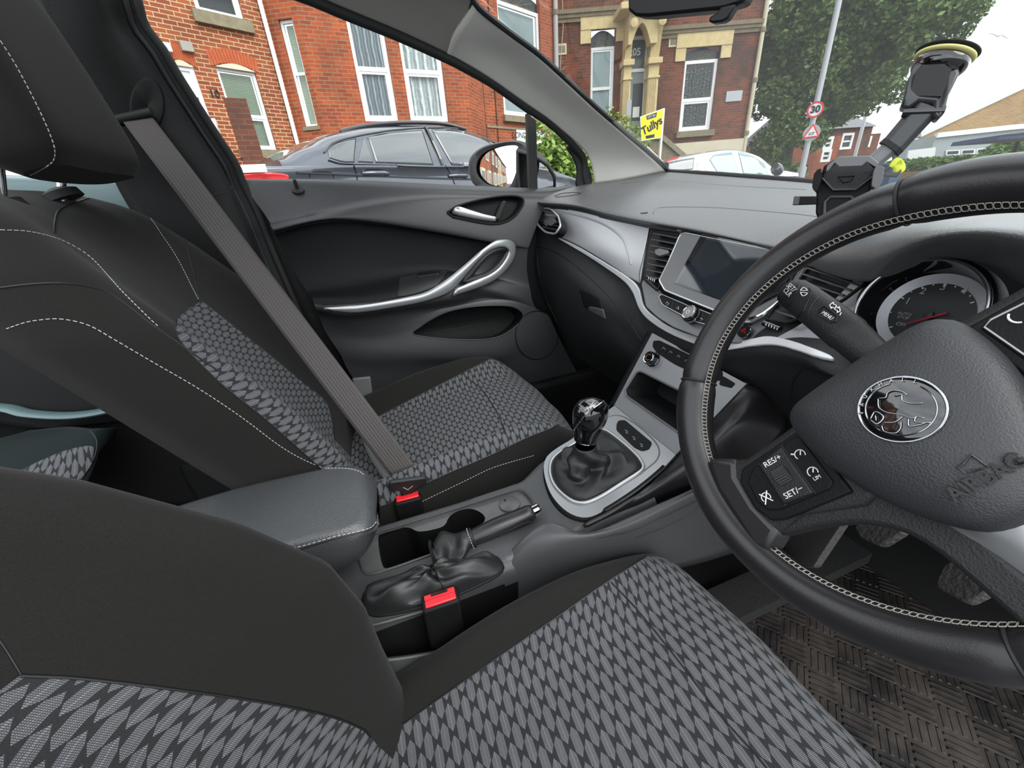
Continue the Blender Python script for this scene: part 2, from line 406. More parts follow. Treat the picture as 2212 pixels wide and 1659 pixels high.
def text(name, body, pos, right, up, size, mat, parent=None, depth=.0004, bold=0):
    me = textmesh(body, size, depth, bold); r = Vector(right).normalized(); u = Vector(up); u = (u - r * u.dot(r)).normalized(); n = r.cross(u)
    M4 = Matrix((r, u, n)).transposed().to_4x4(); M4.translation = Vector(pos); me.transform(M4)
    return obj(name, me, mat, parent, smooth=False, fix=False)
def text_px(name, body, A, B, pl, mat, parent=None, k=1.0, lift=.0008, bold=0, up=None, depth=.0003):
    """text whose baseline runs from pixel A to pixel B on plane pl"""
    a, b = P(*A, pl=pl), P(*B, pl=pl); n = Vector(pl[1]).normalized()
    if n.dot(a - CAM) > 0: n = -n
    r = (b - a).normalized(); u = n.cross(r); me = textmesh(body, 1.0, 0, 0)
    w = max(v.co.x for v in me.vertices) - min(v.co.x for v in me.vertices); bpy.data.meshes.remove(me)
    size = (b - a).length / w * k
    return text(name, body, (a + b) / 2 + n * lift, r, u, size, mat, parent, depth, bold)
from mathutils.geometry import tessellate_polygon, delaunay_2d_cdt
def pin(poly, X, Y):
    ins = False; n = len(poly)
    for k in range(n):
        ax, ay = poly[k]; bx, by = poly[(k + 1) % n]
        if (ay > Y) != (by > Y) and X < (bx - ax) * (Y - ay) / (by - ay) + ax: ins = not ins
    return ins
def proj(p):
    v = RM.transposed() @ (Vector(p) - CAM); return v.x / v.z * FPX + CX, v.y / v.z * FPX + CY
def recess(o, poly, vec, wall, floor, inset=.05, smoothpoly=True, rim=None, keep=None, recolor=None):
    """cut a real opening into a moulded surface and line it with walls and a floor"""
    q = [tuple(v)[:2] for v in spline([(a, b, 0) for a, b in poly], 72, closed=True)] if smoothpoly else list(poly)
    t = bvh(o); bm = bmesh.new(); bm.from_mesh(o.data); bm.verts.ensure_lookup_table()
    xs = [a for a, b in q]; ys = [b for a, b in q]; x0, x1, y0, y1 = min(xs) - 6, max(xs) + 6, min(ys) - 6, max(ys) + 6
    pj = {}; loc = []
    for f in bm.faces:
        pp = []
        for v in f.verts:
            if v.index not in pj:
                w = RM.transposed() @ (v.co - CAM); pj[v.index] = (w.x / w.z * FPX + CX, w.y / w.z * FPX + CY) if w.z > .05 else None
            pp.append(pj[v.index])
        if any(p is None for p in pp): continue
        if max(p[0] for p in pp) < x0 or min(p[0] for p in pp) > x1 or max(p[1] for p in pp) < y0 or min(p[1] for p in pp) > y1: continue
        area = sum(pp[i - 1][0] * pp[i][1] - pp[i][0] * pp[i - 1][1] for i in range(len(pp)))
        fc = f.calc_center_median(); n = f.normal.dot(fc - CAM)
        if keep and not keep(fc): continue
        loc.append((f, pp, area))
    if not loc: bm.free(); return
    s = sum(a for _, _, a in loc); loc = [(f, pp if a > 0 else pp[::-1], a) for f, pp, a in loc if a * s > 0]
    idx = {}; vs2 = []; vs3 = []; faces = []
    for f, pp, a in loc:
        vv = list(f.verts) if a > 0 else list(f.verts)[::-1]; fi = []
        for v, p in zip(vv, pp):
            if v.index not in idx: idx[v.index] = len(vs2); vs2.append(Vector(p)); vs3.append(v)
            fi.append(idx[v.index])
        faces.append(fi)
    n0 = len(vs2); edges = [(n0 + i, n0 + (i + 1) % len(q)) for i in range(len(q))]
    vs2 += [Vector(p) for p in q]
    r = delaunay_2d_cdt(vs2, edges, faces, 0, 1e-6, True)
    nv, ov = r[0], r[3]; nf = []; polys = [[tuple(vs2[i]) for i in f] for f in faces]; bb = [(min(p[0] for p in P_), max(p[0] for p in P_), min(p[1] for p in P_), max(p[1] for p in P_)) for P_ in polys]
    for f in r[2]:
        c = sum((Vector(nv[i]) for i in f), Vector((0, 0))) / len(f)
        if any(b[0] <= c.x <= b[1] and b[2] <= c.y <= b[3] and pin(P_, c.x, c.y) for b, P_ in zip(bb, polys)): nf.append(f)
    mi = loc[0][0].material_index; bmesh.ops.delete(bm, geom=[l[0] for l in loc], context='FACES_ONLY')
    out = []
    for i, p in enumerate(nv):
        og = [k for k in ov[i] if k < n0]
        if og: out.append(vs3[og[0]])
        else:
            h = t.ray_cast(CAM, ray(p.x, p.y)); out.append(bm.verts.new(h[0]) if h[0] else None)
    for f in nf:
        c = sum((Vector(nv[i]) for i in f), Vector((0, 0))) / len(f)
        inside = pin(q, c.x, c.y)
        if (inside and recolor is None) or any(out[i] is None or not out[i].is_valid for i in f): continue
        try: k = bm.faces.new([out[i] for i in f]); k.material_index = recolor if inside else mi; k.smooth = True
        except ValueError: pass
    bmesh.ops.delete(bm, geom=[v for v in bm.verts if not v.link_faces], context='VERTS')
    bmesh.ops.recalc_face_normals(bm, faces=bm.faces); bm.to_mesh(o.data); bm.free()
    if recolor is not None: return
    ring = [t.ray_cast(CAM, ray(a, b))[0] for a, b in q]; ring = [p for p in ring if p]; c = sum(ring, Vector()) / len(ring); vec = Vector(vec)
    r2 = [p + vec * .12 + (c - p) * .01 for p in ring]; r3 = [p + vec + (c - p) * inset for p in ring]; par = o.parent or o
    w = obj(wall[0], MB().grid([ring, r2, r3], closed=True), wall[1], par)
    tri = tessellate_polygon([r3]); obj(floor[0], MB().add(r3, [tuple(t_) for t_ in tri]), floor[1], par, smooth=False)
    if rim: obj(rim[0], MB().tube([p for p in ring], rim[2], 8, closed=True), rim[1], par)
    return w

class Upholstery:
    """a sewn cover made from a regular grid; panels are outlined in the grid's own coordinates"""
    def __init__(s, rows, mid):
        s.R = [[Vector(p) for p in r] for r in rows]; s.n, s.m = len(rows), len(rows[0])
        s.t = BVHTree.FromPolygons([tuple(p) for r in s.R for p in r], [(i * s.m + j, i * s.m + j + 1, (i + 1) * s.m + j + 1, (i + 1) * s.m + j) for i in range(s.n - 1) for j in range(s.m - 1)])
        A = np.array([[tuple(p) for p in r] for r in s.R]); du = np.linalg.norm(np.diff(A, axis=1), axis=2); U = np.concatenate([np.zeros((s.n, 1)), np.cumsum(du, axis=1)], axis=1); s.U = U - U[:, mid:mid + 1]
        s.V = np.concatenate([[0], np.cumsum(np.linalg.norm(np.diff(A[:, mid], axis=0), axis=1))])
    def ij(s, px, py):
        h = s.t.ray_cast(CAM, ray(px, py))
        if h[0] is None: return None
        i, j = divmod(h[2], s.m - 1); a, b, d = s.R[i][j], s.R[i][j + 1], s.R[i + 1][j]; e1, e2 = b - a, d - a; w = h[0] - a
        g11, g12, g22 = e1.dot(e1), e1.dot(e2), e2.dot(e2); det = g11 * g22 - g12 * g12 or 1e-12
        x, y = (w.dot(e1) * g22 - w.dot(e2) * g12) / det, (w.dot(e2) * g11 - w.dot(e1) * g12) / det
        return (i + min(1, max(0, y)), j + min(1, max(0, x)))
    def at(s, i, j, arr=None):
        i = min(max(i, 0), s.n - 1.0001); j = min(max(j, 0), s.m - 1.0001); a, b = int(i), int(j); f, g = i - a, j - b
        R_ = s.R if arr is None else arr
        return (R_[a][b] * (1 - g) + R_[a][b + 1] * g) * (1 - f) + (R_[a + 1][b] * (1 - g) + R_[a + 1][b + 1] * g) * f
    def line(s, L, n=40):
        """pixel polyline -> grid coordinates, smoothed"""
        out = [s.ij(*tuple(v)[:2]) for v in spline([(a, b, 0) for a, b in L], n)]; return [o for o in out if o]
    def build(s, name, root, poly, mats=('cloth', 'loz'), caps=True, holes=()):
        Q_ = [[(min(max(a, .02), s.n - 1.02), min(max(b, .02), s.m - 1.02)) for a, b in pl_] for pl_ in [poly] + list(holes)]; q = Q_[0]; cells = set(); m = MB()
        for (a0, b0), (a1, b1) in [(g[t - 1], g[t]) for g in Q_ for t in range(len(g))]:
            L = max(2, int(3 * (abs(a1 - a0) + abs(b1 - b0))) + 2)
            for f in np.linspace(0, 1, L):
                for da_ in (-.3, 0, .3):
                    for db_ in (-.3, 0, .3): cells.add((min(s.n - 2, max(0, int(a0 + (a1 - a0) * f + da_))), min(s.m - 2, max(0, int(b0 + (b1 - b0) * f + db_)))))
        vid = {}; vs = []; fs = []
        for i, j in sorted(cells):
            fc = []
            for c in ((i, j), (i, j + 1), (i + 1, j + 1), (i + 1, j)):
                if c not in vid: vid[c] = len(vs); vs.append(Vector(c))
                fc.append(vid[c])
            fs.append(fc)
        n0 = len(vs); ed = []
        for g in Q_: o_ = len(vs); ed += [(o_ + i, o_ + (i + 1) % len(g)) for i in range(len(g))]; vs += [Vector(p) for p in g]
        r = delaunay_2d_cdt(vs, ed, fs, 0, 1e-6, True)
        uvp = lambda a, b: (float(s.at(a, b, s.U)), float(np.interp(a, range(s.n), s.V)))
        G = [p for row in s.R for p in row]; gv = len(G); back = {n: c for c, n in vid.items()}; idx = []
        for w, v in enumerate(r[0]):
            og = [x for x in r[3][w] if x < n0]
            if og: c = back[og[0]]; idx.append(c[0] * s.m + c[1])
            else: idx.append(len(G)); G.append(s.at(v.x, v.y))
        m.v = [tuple(p) for p in G]
        for f in r[2]:
            c = sum((Vector(r[0][i]) for i in f), Vector((0, 0))) / len(f)
            if (int(c.x), int(c.y)) not in cells: continue
            if any(pin(g, c.x, c.y) for g in Q_[1:]): continue
            m.f.append(tuple(idx[i] for i in f)); m.mi.append(1 if pin(q, c.x, c.y) else 0); m.uv[len(m.f) - 1] = [uvp(*r[0][i]) for i in f]
        for i in range(s.n - 1):
            for j in range(s.m - 1):
                if (i, j) in cells or any(pin(g, i + .5, j + .5) for g in Q_[1:]): continue
                cs_ = ((i, j), (i, j + 1), (i + 1, j + 1), (i + 1, j)); m.f.append(tuple(a * s.m + b for a, b in cs_)); m.mi.append(1 if pin(q, i + .5, j + .5) else 0); m.uv[len(m.f) - 1] = [(float(s.U[a][b]), float(s.V[a])) for a, b in cs_]
        if caps:
            A, B = s.R[0], s.R[-1]; m.add(A, [tuple(range(s.m))]); m.add(B, [tuple(range(s.m))]); m.grid([[r_[-1], r_[0]] for r_ in s.R])
        o = obj(name, m, list(mats), root, smooth='all'); s.o = o; return o
    def lining(s, poly, vec, wall, floor, inset, root, rim=None):
        ring = [s.at(a, b) for a, b in poly]; c = sum(ring, Vector()) / len(ring); vec = Vector(vec)
        r3 = [p + vec + (c - p) * inset for p in ring]; obj(wall[0], MB().grid([ring, [p + vec * .12 + (c - p) * .01 for p in ring], r3], closed=True), wall[1], root)
        obj(floor[0], MB().add(r3, [tuple(t_) for t_ in tessellate_polygon([r3])]), floor[1], root, smooth=False)
        if rim: obj(rim[0], MB().tube(ring, rim[2], 8, closed=True), rim[1], root)
    def seam(s, name, ij, mat, root, r=.0012, off=.0004):
        pts = []
        for a, b in ij:
            p = s.at(a, b); e = s.at(a + .3, b) - s.at(a - .3, b); f = s.at(a, b + .3) - s.at(a, b - .3); n = e.cross(f).normalized(); n = n if n.dot(CAM - p) > 0 else -n; pts.append(p + n * off)
        return obj(name, MB().tube(pts, r, 6), mat, root)
# ================================================================== car shell
def dent(rows, poly, vec, soft=8.0):
    """push the vertices seen inside a pixel polygon along vec (a moulded recess)"""
    q = [tuple(v)[:2] for v in spline([(a, b, 0) for a, b in poly], 80, closed=True)]; n = len(q); Q = np.array(q)
    vec = Vector(vec); x0, y0 = Q.min(0) - 2; x1, y1 = Q.max(0) + 2
    for r in rows:
        for i, p in enumerate(r):
            X, Y = proj(p)
            if not (x0 < X < x1 and y0 < Y < y1): continue
            ins = False
            for k in range(n):
                ax, ay = Q[k]; bx, by = Q[(k + 1) % n]
                if (ay > Y) != (by > Y) and X < (bx - ax) * (Y - ay) / (by - ay) + ax: ins = not ins
            if ins:
                d = np.sqrt(((Q - (X, Y)) ** 2).sum(1)).min(); k = min(1, d / soft); r[i] = Vector(p) + vec * (k * k * (3 - 2 * k))
# ---- floor and rear
struct(obj('floor', MB().box((-.4, 0, .255), (2.6, 1.40, .03)), 'rubber', smooth=False))
# sill below the passenger door, and tunnel under the console
struct(obj('trim_1', MB().box((-.2, .675, .36), (1.6, .07, .22)), 'plastic_dark', bev=.02))
# ---- B pillar trim
def yz(z, lo=.685, hi=.575): 
    k = min(1, max(0, (z - 1.12) / .36)); return lo + (hi - lo) * k ** 1.3
def Yz(px, py, lo=.685, hi=.575):
    p = P(px, py, y=.66)
    for _ in range(6): p = P(px, py, y=yz(p.z, lo, hi))
    return p
outer = [(278, -60), (295, 0), (312, 55), (350, 105), (388, 169), (464, 287), (506, 350), (527, 401), (560, 470), (600, 570), (650, 680), (700, 775), (760, 880), (820, 990)]
strip = [(232, -60), (250, 0), (268, 58), (312, 118), (362, 195), (438, 305), (482, 368), (512, 420), (545, 490), (585, 590), (632, 700), (682, 795), (742, 900), (800, 1010)]
mid = [(170, -60), (195, 0), (225, 80), (270, 160), (320, 250), (370, 310), (420, 375), (462, 430), (500, 510), (540, 610), (590, 720), (640, 815), (700, 920), (760, 1030)]
inner = [(60, -60), (85, 20), (110, 110), (150, 200), (195, 290), (225, 345), (262, 420), (310, 500), (360, 590), (420, 690), (480, 790), (540, 880), (620, 980), (700, 1080)]
g = loft([[Yz(a, b, .700, .60) for a, b in outer], [Yz(a, b, .690, .585) for a, b in strip], [Yz(a, b, .655, .55) for a, b in mid], [Yz(a, b, .665, .565) for a, b in inner]], 70, 8)
trimb = obj('trim_2', MB().grid(g), 'pillar_dark', thick=.02); struct(trimb); tb = bvh(trimb)
seam('trim_seam', tb, [(430, 437), (462, 424), (494, 412), (500, 400), (492, 385)], 'black', trimb, r=.0012)
# rubber door seal along the pillar
sp = [Yz(a, b, .702, .605) for a, b in outer]; sp2 = [Yz(a - 22, b + 8, .694, .592) for a, b in outer]
struct(obj('trim_3', MB().tube(spline(sp, 80), .009, 10), 'rubber'))
struct(obj('trim_4', MB().tube(spline(sp2, 80), .006, 10), 'black'))
# belt guide oval on the pillar
cover = MB()
ov = [hit(tb, 318 + math.cos(t) * 38, 228 + math.sin(t) * 62) for t in np.linspace(0, 2 * PI, 28, endpoint=False)]
ovp = [h[0] + h[1] * .001 for h in ov if h]; cc = sum(ovp, Vector()) / len(ovp); nn = (CAM - cc).normalized()
ring = [ovp, [p.lerp(cc, .12) + nn * .010 for p in ovp], [p.lerp(cc, .45) + nn * .014 for p in ovp], [p.lerp(cc, .97) + nn * .014 for p in ovp]]
cover.grid(ring, closed=True); obj('belt_guide_cover', cover, 'pillar_dark', trimb)
# body side, bulkheads and sill so that no daylight leaks in low down
struct(obj('wall_left', MB().prism([Vector((x, .735, z)) for x, z in ((-1.9, .22), (.75, .22), (.75, 1.06), (.33, 1.085), (-.62, 1.145), (-1.9, 1.16))], (0, .03, 0)), 'black', smooth=False))
struct(obj('wall_back', MB().box((-1.9, 0, .62), (.03, 1.5, .80)), 'black', smooth=False))
struct(obj('wall_front', MB().box((.80, 0, .60), (.03, 1.5, .80)), 'black', smooth=False))
struct(obj('trim_13', MB().prism([Vector((x, .60, z)) for x, z in ((-.80, 1.40), (-.80, 1.52), (-1.9, 1.46), (-1.9, 1.10), (-1.55, 1.12), (-1.30, 1.36))], (0, .05, 0)), 'pillar_dark', smooth=False))
# ---- A pillar, cloth covered
lo = [(1285, 398, .692), (1275, 348, .690), (1253, 316, .682), (1190, 262, .662), (1136, 224, .645), (1063, 173, .622), (1000, 135, .605), (965, 118, .598)]
md = [(1350, 388, .650), (1330, 345, .650), (1290, 300, .640), (1215, 232, .622), (1155, 182, .603), (1080, 122, .578), (1020, 88, .560), (985, 75, .552)]
hi = [(1440, 370, .604), (1411, 345, .600), (1348, 291, .583), (1285, 237, .566), (1221, 177, .549), (1158, 120, .532), (1095, 73, .517), (1024, 12, .50)]
pr = [PL(r, y=0) for r in (lo, md, hi)]
pa = obj('trim_5', MB().grid(loft(pr, 60, 10)), 'pillar', thick=.012); struct(pa)
struct(obj('trim_6', MB().tube(spline(PL([(1446, 372, .604), (1418, 343, .600), (1354, 288, .583), (1291, 234, .566), (1227, 174, .549), (1164, 117, .532), (1101, 70, .517), (1032, 14, .50), (1010, -30, .49)], y=0), 60), .0062, 8), 'black'))
fr = [(1268, 402, .706), (1262, 380, .706), (1262, 348, .703), (1246, 322, .695), (1190, 268, .672), (1136, 232, .655), (1063, 180, .632), (1000, 144, .612), (965, 126, .603), (865, 80, .588), (743, 30, .572), (640, -12, .56), (480, -60, .55)]
struct(obj('trim_7', MB().tube(spline(PL(fr, y=0), 90), .0105, 10), 'rubber'))
# headliner with the cant rail over the door
r1 = PL([(1003, 140, .610), (965, 122, .603), (865, 76, .588), (743, 26, .572), (640, -16, .56), (440, -90, .55), (200, -190, .54)], y=0)
r2 = PL([(1004, 75, .555), (985, 55, .552), (900, 0, .54), (780, -60, .525), (660, -110, .51), (450, -200, .50), (200, -330, .49)], y=0)
r3 = PL([(1026, -4, .495), (1000, -30, .49), (930, -90, .47), (820, -160, .46), (700, -230, .45), (480, -330, .43), (200, -480, .42)], y=0)
r4 = [p + Vector((.0, -.16, .035)) for p in r3]; r5 = [p + Vector((0, -.45, .050)) for p in r3]; r6 = [p + Vector((0, -.85, .035)) for p in r3]
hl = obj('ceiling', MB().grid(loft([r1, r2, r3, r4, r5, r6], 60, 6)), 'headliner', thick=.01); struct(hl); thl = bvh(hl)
seam('headliner_seam', thl, [(1018, 5), (1003, 60), (990, 95), (975, 118), (962, 130)], 'pillar_dark', hl, r=.0015)
# quarter window divider
struct(obj('trim_8', MB().prism([P(1139, 243, y=.70), P(1159, 260, y=.70), P(1162, 412, y=.712), P(1145, 412, y=.712)], (0, .02, 0)), 'rubber', smooth=False, bev=.002))
struct(obj('trim_9', MB().prism(spline(PL([(1248, 402), (1249, 372), (1243, 345), (1226, 318), (1240, 318), (1262, 345), (1276, 372), (1276, 402)], y=.704), 40, closed=True), (0, .012, 0)), 'rubber'))
# ---- glass
wg = [PL([(1444, 372, .604), (1349, 289, .583), (1222, 175, .549), (1096, 71, .517), (1010, -30, .49)], y=0)]
top_c = Vector((.02, .0, 1.50)); base = [P(1600, 381, x=.622), P(1740, 392, x=.645), P(1900, 410, x=.65), P(2100, 430, x=.64), P(2300, 452, x=.60)]
rowsG = [[wg[0][0]] + base, [wg[0][2]] + [Vector((.36, y_, 1.29 - .0 * abs(y_))) for y_ in (.32, .15, -.05, -.25, -.52)], [wg[0][4]] + [Vector((-.03, y_, 1.475)) for y_ in (.32, .15, -.05, -.25, -.52)]]
struct(obj('window_1', MB().grid(loft(rowsG, 30, 8)), 'glass'))
struct(obj('window_2', MB().grid(loft([PL([(1252, 404), (1145, 404), (1000, 402), (740, 392), (528, 386)], y=.716), PL([(1215, 288, .682), (1139, 240, .668), (1000, 146, .630), (743, 36, .590), (300, 10, .60)], y=0)], 24, 10)), 'glass'))
# black windscreen frit along the base
struct(obj('trim_10', MB().tube(spline([P(1440, 371, x=.575)] + [P(1520, 375, x=.60)] + base, 60), .0075, 8), 'black'))
# ---- rear left door seen behind the seat
rd = thing('rear_door', 'rear passenger door trim with a sill tinted teal by reflection behind the front seat', 'car door', (-1.35, .72, .35))
ra = [PL(L, y=.70) for L in ([(-260, 372), (-60, 376), (100, 380), (262, 384)], )][0]
rb = PL([(-260, 400, .665), (-60, 402, .665), (100, 408, .665), (280, 418, .665)], y=0)
rc = PL([(-260, 560, .67), (-60, 560, .67), (100, 560, .67), (330, 560, .67)], y=0)
re_ = PL([(-260, 868, .60), (-60, 880, .60), (100, 900, .60), (330, 880, .62)], y=0)
rf = PL([(-260, 905, .62), (-60, 915, .62), (100, 930, .62), (330, 910, .64)], y=0)
rg = PL([(-260, 1100, .66), (-60, 1100, .66), (200, 1100, .66), (500, 1100, .66)], y=0)
obj('door_panel', MB().grid(loft([rc, re_, rf, rg], 40, 8)), 'plastic_dark', rd, thick=.01)
M['teal'] = grainplastic('reflection tinted sill plastic', (.085, .14, .145), .35, 700, .3, .0005)  # the teal tint of a reflection is painted into the base colour
obj('door_sill', MB().grid(loft([ra, rb, rc], 40, 8)), 'teal', rd, thick=.012)
obj('armrest', MB().tube(spline(PL([(-200, 868, .59), (0, 880, .59), (60, 893, .585), (140, 898, .585), (215, 890, .585), (290, 870, .60)], y=0), 40), .016, 12, flat=((0, 0, 1), .45)), 'teal', rd)
# ================================================================== front passenger door
dr = thing('passenger_door', 'charcoal passenger door trim with silver pull handle and map pocket', 'car door', (-.15, .72, .35))
DR = [[(520, 386, .715), (741, 388, .715), (995, 400, .715), (1160, 406, .715), (1240, 400, .715)],
 [(524, 397, .700), (741, 400, .700), (995, 410, .700), (1150, 414, .700), (1222, 410, .700)],
 [(578, 472, .682), (694, 448, .680), (805, 429, .684), (915, 420, .690), (1026, 421, .692), (1192, 424, .692)],
 [(585, 488, .664), (694, 464, .662), (805, 446, .664), (915, 437, .670), (1026, 437, .676), (1176, 446, .680)],
 [(592, 499, .660), (678, 478, .656), (741, 473, .656), (836, 481, .656), (963, 499, .658), (1058, 515, .660), (1144, 528, .664)],
 [(597, 512, .690), (678, 490, .688), (741, 484, .688), (836, 492, .688), (963, 511, .686), (1058, 527, .676), (1140, 540, .668)],
 [(632, 580, .694), (760, 562, .694), (900, 556, .694), (1020, 556, .688), (1138, 580, .674)],
 [(662, 628, .672), (760, 616, .672), (863, 598, .680), (970, 585, .684), (1142, 610, .676)],
 [(674, 644, .622), (773, 645, .606), (868, 630, .606), (935, 610, .620), (1010, 592, .655), (1146, 628, .672)],
 [(682, 666, .610), (757, 676, .604), (868, 661, .604), (979, 640, .612), (1042, 625, .638), (1150, 650, .668)],
 [(690, 684, .645), (757, 694, .640), (868, 678, .640), (979, 660, .645), (1060, 645, .660), (1160, 668, .668)],
 [(705, 720, .662), (800, 726, .658), (900, 706, .645), (1000, 668, .640), (1110, 655, .645), (1185, 680, .66)],
 [(735, 765, .664), (800, 770, .656), (931, 765, .634), (1058, 758, .626), (1120, 735, .632), (1200, 712, .66)],
 [(752, 800, .676), (840, 810, .674), (931, 800, .662), (1058, 795, .650), (1140, 780, .655), (1225, 765, .672)],
 [(800, 880, .690), (920, 880, .688), (1060, 860, .684), (1160, 840, .682), (1250, 810, .682)]]
gd = loft([PL(r, y=0) for r in DR], 170, 9)
pocket = [(893, 722), (910, 704), (931, 690), (965, 674), (1010, 664), (1060, 660), (1105, 662), (1128, 675), (1128, 690), (1105, 712), (1075, 728), (1030, 734), (960, 732)]
pull = [(966, 459), (985, 447), (1020, 436), (1060, 428), (1105, 424), (1129, 430), (1128, 445), (1112, 467), (1090, 480), (1060, 484), (1010, 476), (975, 468)]
ins_poly = [(592, 503), (678, 482), (741, 476), (836, 484), (963, 502), (1058, 519), (1074, 516), (1020, 556), (970, 600), (931, 622), (868, 640), (770, 650), (672, 645), (640, 590)]
ud = Upholstery(gd, 85); gi = lambda L, cl=True: [q for q in (ud.ij(*tuple(v)[:2]) for v in spline([(a, b, 0) for a, b in L], 70, closed=cl)) if q]
g_in, g_po, g_pu = None, gi(pocket), gi(pull)
gt_ = [q for q in (ud.ij(*p) for p in spline([(604, 503, 0), (640, 492, 0), (678, 484, 0), (741, 479, 0), (836, 487, 0), (963, 506, 0), (1058, 523, 0), (1072, 520, 0)], 40) for p in [tuple(p)[:2]]) if q]
gb2 = [q for q in (ud.ij(*p) for p in spline([(1070, 524, 0), (1020, 560, 0), (975, 600, 0), (931, 626, 0), (868, 644, 0), (770, 656, 0), (700, 660, 0)], 40) for p in [tuple(p)[:2]]) if q]
g_in = [(gt_[0][0], 0)] + gt_ + gb2 + [(gb2[-1][0], 0)]
dp = ud.build('door_panel', dr, g_in, ('doorpanel', 'plastic_dark'), False, (g_po, g_pu)); td = bvh(dp)
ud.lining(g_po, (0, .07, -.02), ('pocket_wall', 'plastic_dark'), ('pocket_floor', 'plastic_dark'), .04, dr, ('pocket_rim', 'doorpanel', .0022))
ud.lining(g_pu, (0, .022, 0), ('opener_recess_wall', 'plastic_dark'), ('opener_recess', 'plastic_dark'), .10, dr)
# pull recess rim and door opener
obj('handle_bezel', MB().tube([p for p in onto(td, pull + [pull[0]], 70, .0015)], .0032, 8), 'plastic_dark', dr)
hs = [P(976, 459, y=.672), P(990, 456, y=.664), P(1015, 462, y=.660), P(1045, 469, y=.660), P(1071, 473, y=.664)]
obj('opener_lever', MB().tube(spline(hs, 24), [.004 + .0085 * math.sin(min(1, i / 4) * PI * .5) if i < 4 else .0125 - .0060 * (i - 4) / 19 for i in range(24)], 14, flat=((0, 1, 0), .5)), 'silver', dr, smooth='all')
obj('pull_partition', MB().prism([P(1082, 434, y=.692), P(1092, 434, y=.692), P(1077, 476, y=.692), P(1064, 474, y=.692)], (0, -.014, 0)), 'plastic', dr, bev=.004)
# armrest switch cap and window switch
patch('switch_panel', td, [(862, 598), (900, 591), (940, 584), (968, 583)], [(858, 643), (880, 640), (905, 634), (945, 618)], 'plastic', dr, 24, 12, .001, .003)
patch('window_switch', td, [(905, 592), (930, 588), (952, 587)], [(900, 600), (925, 597), (948, 594)], 'gloss', dr, 12, 6, .004, .003)
# silver sweep with its loop
sw_o = [(697, 664), (735, 663), (773, 657), (868, 642), (915, 632), (950, 613), (979, 592), (1010, 566), (1040, 540), (1068, 521), (1085, 517), (1103, 519), (1114, 531), (1112, 556), (1098, 580), (1072, 604), (1040, 620), (979, 640), (910, 655), (868, 663), (800, 675), (757, 677), (722, 672)]
hole = [(1096, 536), (1078, 538), (1056, 548), (1035, 568), (1016, 592), (1004, 607), (1030, 601), (1055, 592), (1075, 577), (1090, 558), (1098, 543)]
def yS(X): 
    return float(np.interp(X, [690, 760, 870, 980, 1040, 1085, 1115], [.604, .596, .594, .598, .606, .630, .650]))
bmh = MB(); so_ = [tuple(v)[:2] for v in spline([(a, b, 0) for a, b in sw_o], 160, closed=True)]
def sweep(L1, L2, n=90, bul=.006):
    A_ = spline([(a, b, 0) for a, b in L1], n); B_ = spline([(a, b, 0) for a, b in L2], n); rows = []
    for k in np.linspace(0, 1, 9):
        row = []
        for i in range(n):
            q = A_[i].lerp(B_[i], k); row.append(P(q.x, q.y, y=yS(q.x) + .006 - bul * math.sin(PI * k) ** .6))
        rows.append(row)
    return rows
# lower limb: tail to the loop's tip and round the bottom; upper limb: over the top
obj('pull_trim', MB().grid(sweep([(697, 664), (773, 657), (868, 642), (915, 632), (950, 613), (979, 592), (1010, 566), (1040, 540), (1068, 521), (1085, 517), (1103, 519), (1114, 531), (1112, 556), (1098, 580), (1072, 604), (1040, 620), (979, 640)],
  [(722, 673), (775, 676), (868, 662), (925, 650), (968, 634), (990, 614), (1014, 586), (1035, 562), (1056, 544), (1076, 535), (1090, 534), (1098, 542), (1091, 560), (1076, 579), (1054, 594), (1028, 604), (985, 622)]))
  , 'silver', dr, thick=.008, off=-1)
obj('pull_loop_lining', MB().tube(PL([tuple(v) for v in spline([(a, b, yS(a) + .016) for a, b in hole], 60, closed=True)], y=0), .010, 8, closed=True, flat=((0, 1, 0), .9)), 'plastic', dr)
seam('panel_joint', td, [(865, 598), (860, 620), (858, 646)], 'black', dr, r=.0009)
# lock pin
lp = hit(td, 643, 408)[0]
obj('lock_pin', MB().lathe(lp + Vector((0, -.001, -.004)), (0, -.55, .85), [(0, -.003), (.015, -.001), (.015, .003), (.009, .0055), (.0048, .007), (.0044, .026), (.003, .029), (0, .0295)], 20), 'rubber', dr)
# speaker grille outline
spk = onto(td, [(1159 + 46 * math.cos(t), 724 + 52 * math.sin(t)) for t in np.linspace(0, 2 * PI, 30)], 70, .001)
obj('speaker_ring', MB().tube(spk, .0016, 6), 'plastic_dark', dr)
# door mirror outside
mr = thing('door_mirror', 'left outside mirror with a scuffed dark grey shell beyond the side glass', 'wing mirror', (.32, .86, 1.09))
mo = [(1012, 366), (1014, 345), (1026, 328), (1050, 314), (1085, 306), (1115, 303), (1137, 310), (1150, 330), (1150, 365), (1140, 400), (1120, 418), (1060, 415), (1030, 403), (1018, 390)]
mi = [(1031, 375), (1031, 350), (1045, 331), (1070, 319), (1098, 313), (1118, 316), (1121, 330), (1118, 360), (1108, 390), (1098, 404), (1075, 403), (1050, 396)]
mnorm = Vector((math.cos(math.radians(211)), math.sin(math.radians(211)), .015)).normalized(); mpl0 = P(1075, 360, y=.95)
mo3 = spline([tuple(P(a, b, pl=(mpl0 + mnorm * .004, mnorm))) for a, b in mo], 60, closed=True)
mi3 = spline([tuple(P(a, b, pl=(mpl0 + mnorm * .006, mnorm))) for a, b in mi], 60, closed=True)
mc = sum(mo3, Vector()) / 60; bk = -mnorm * .085
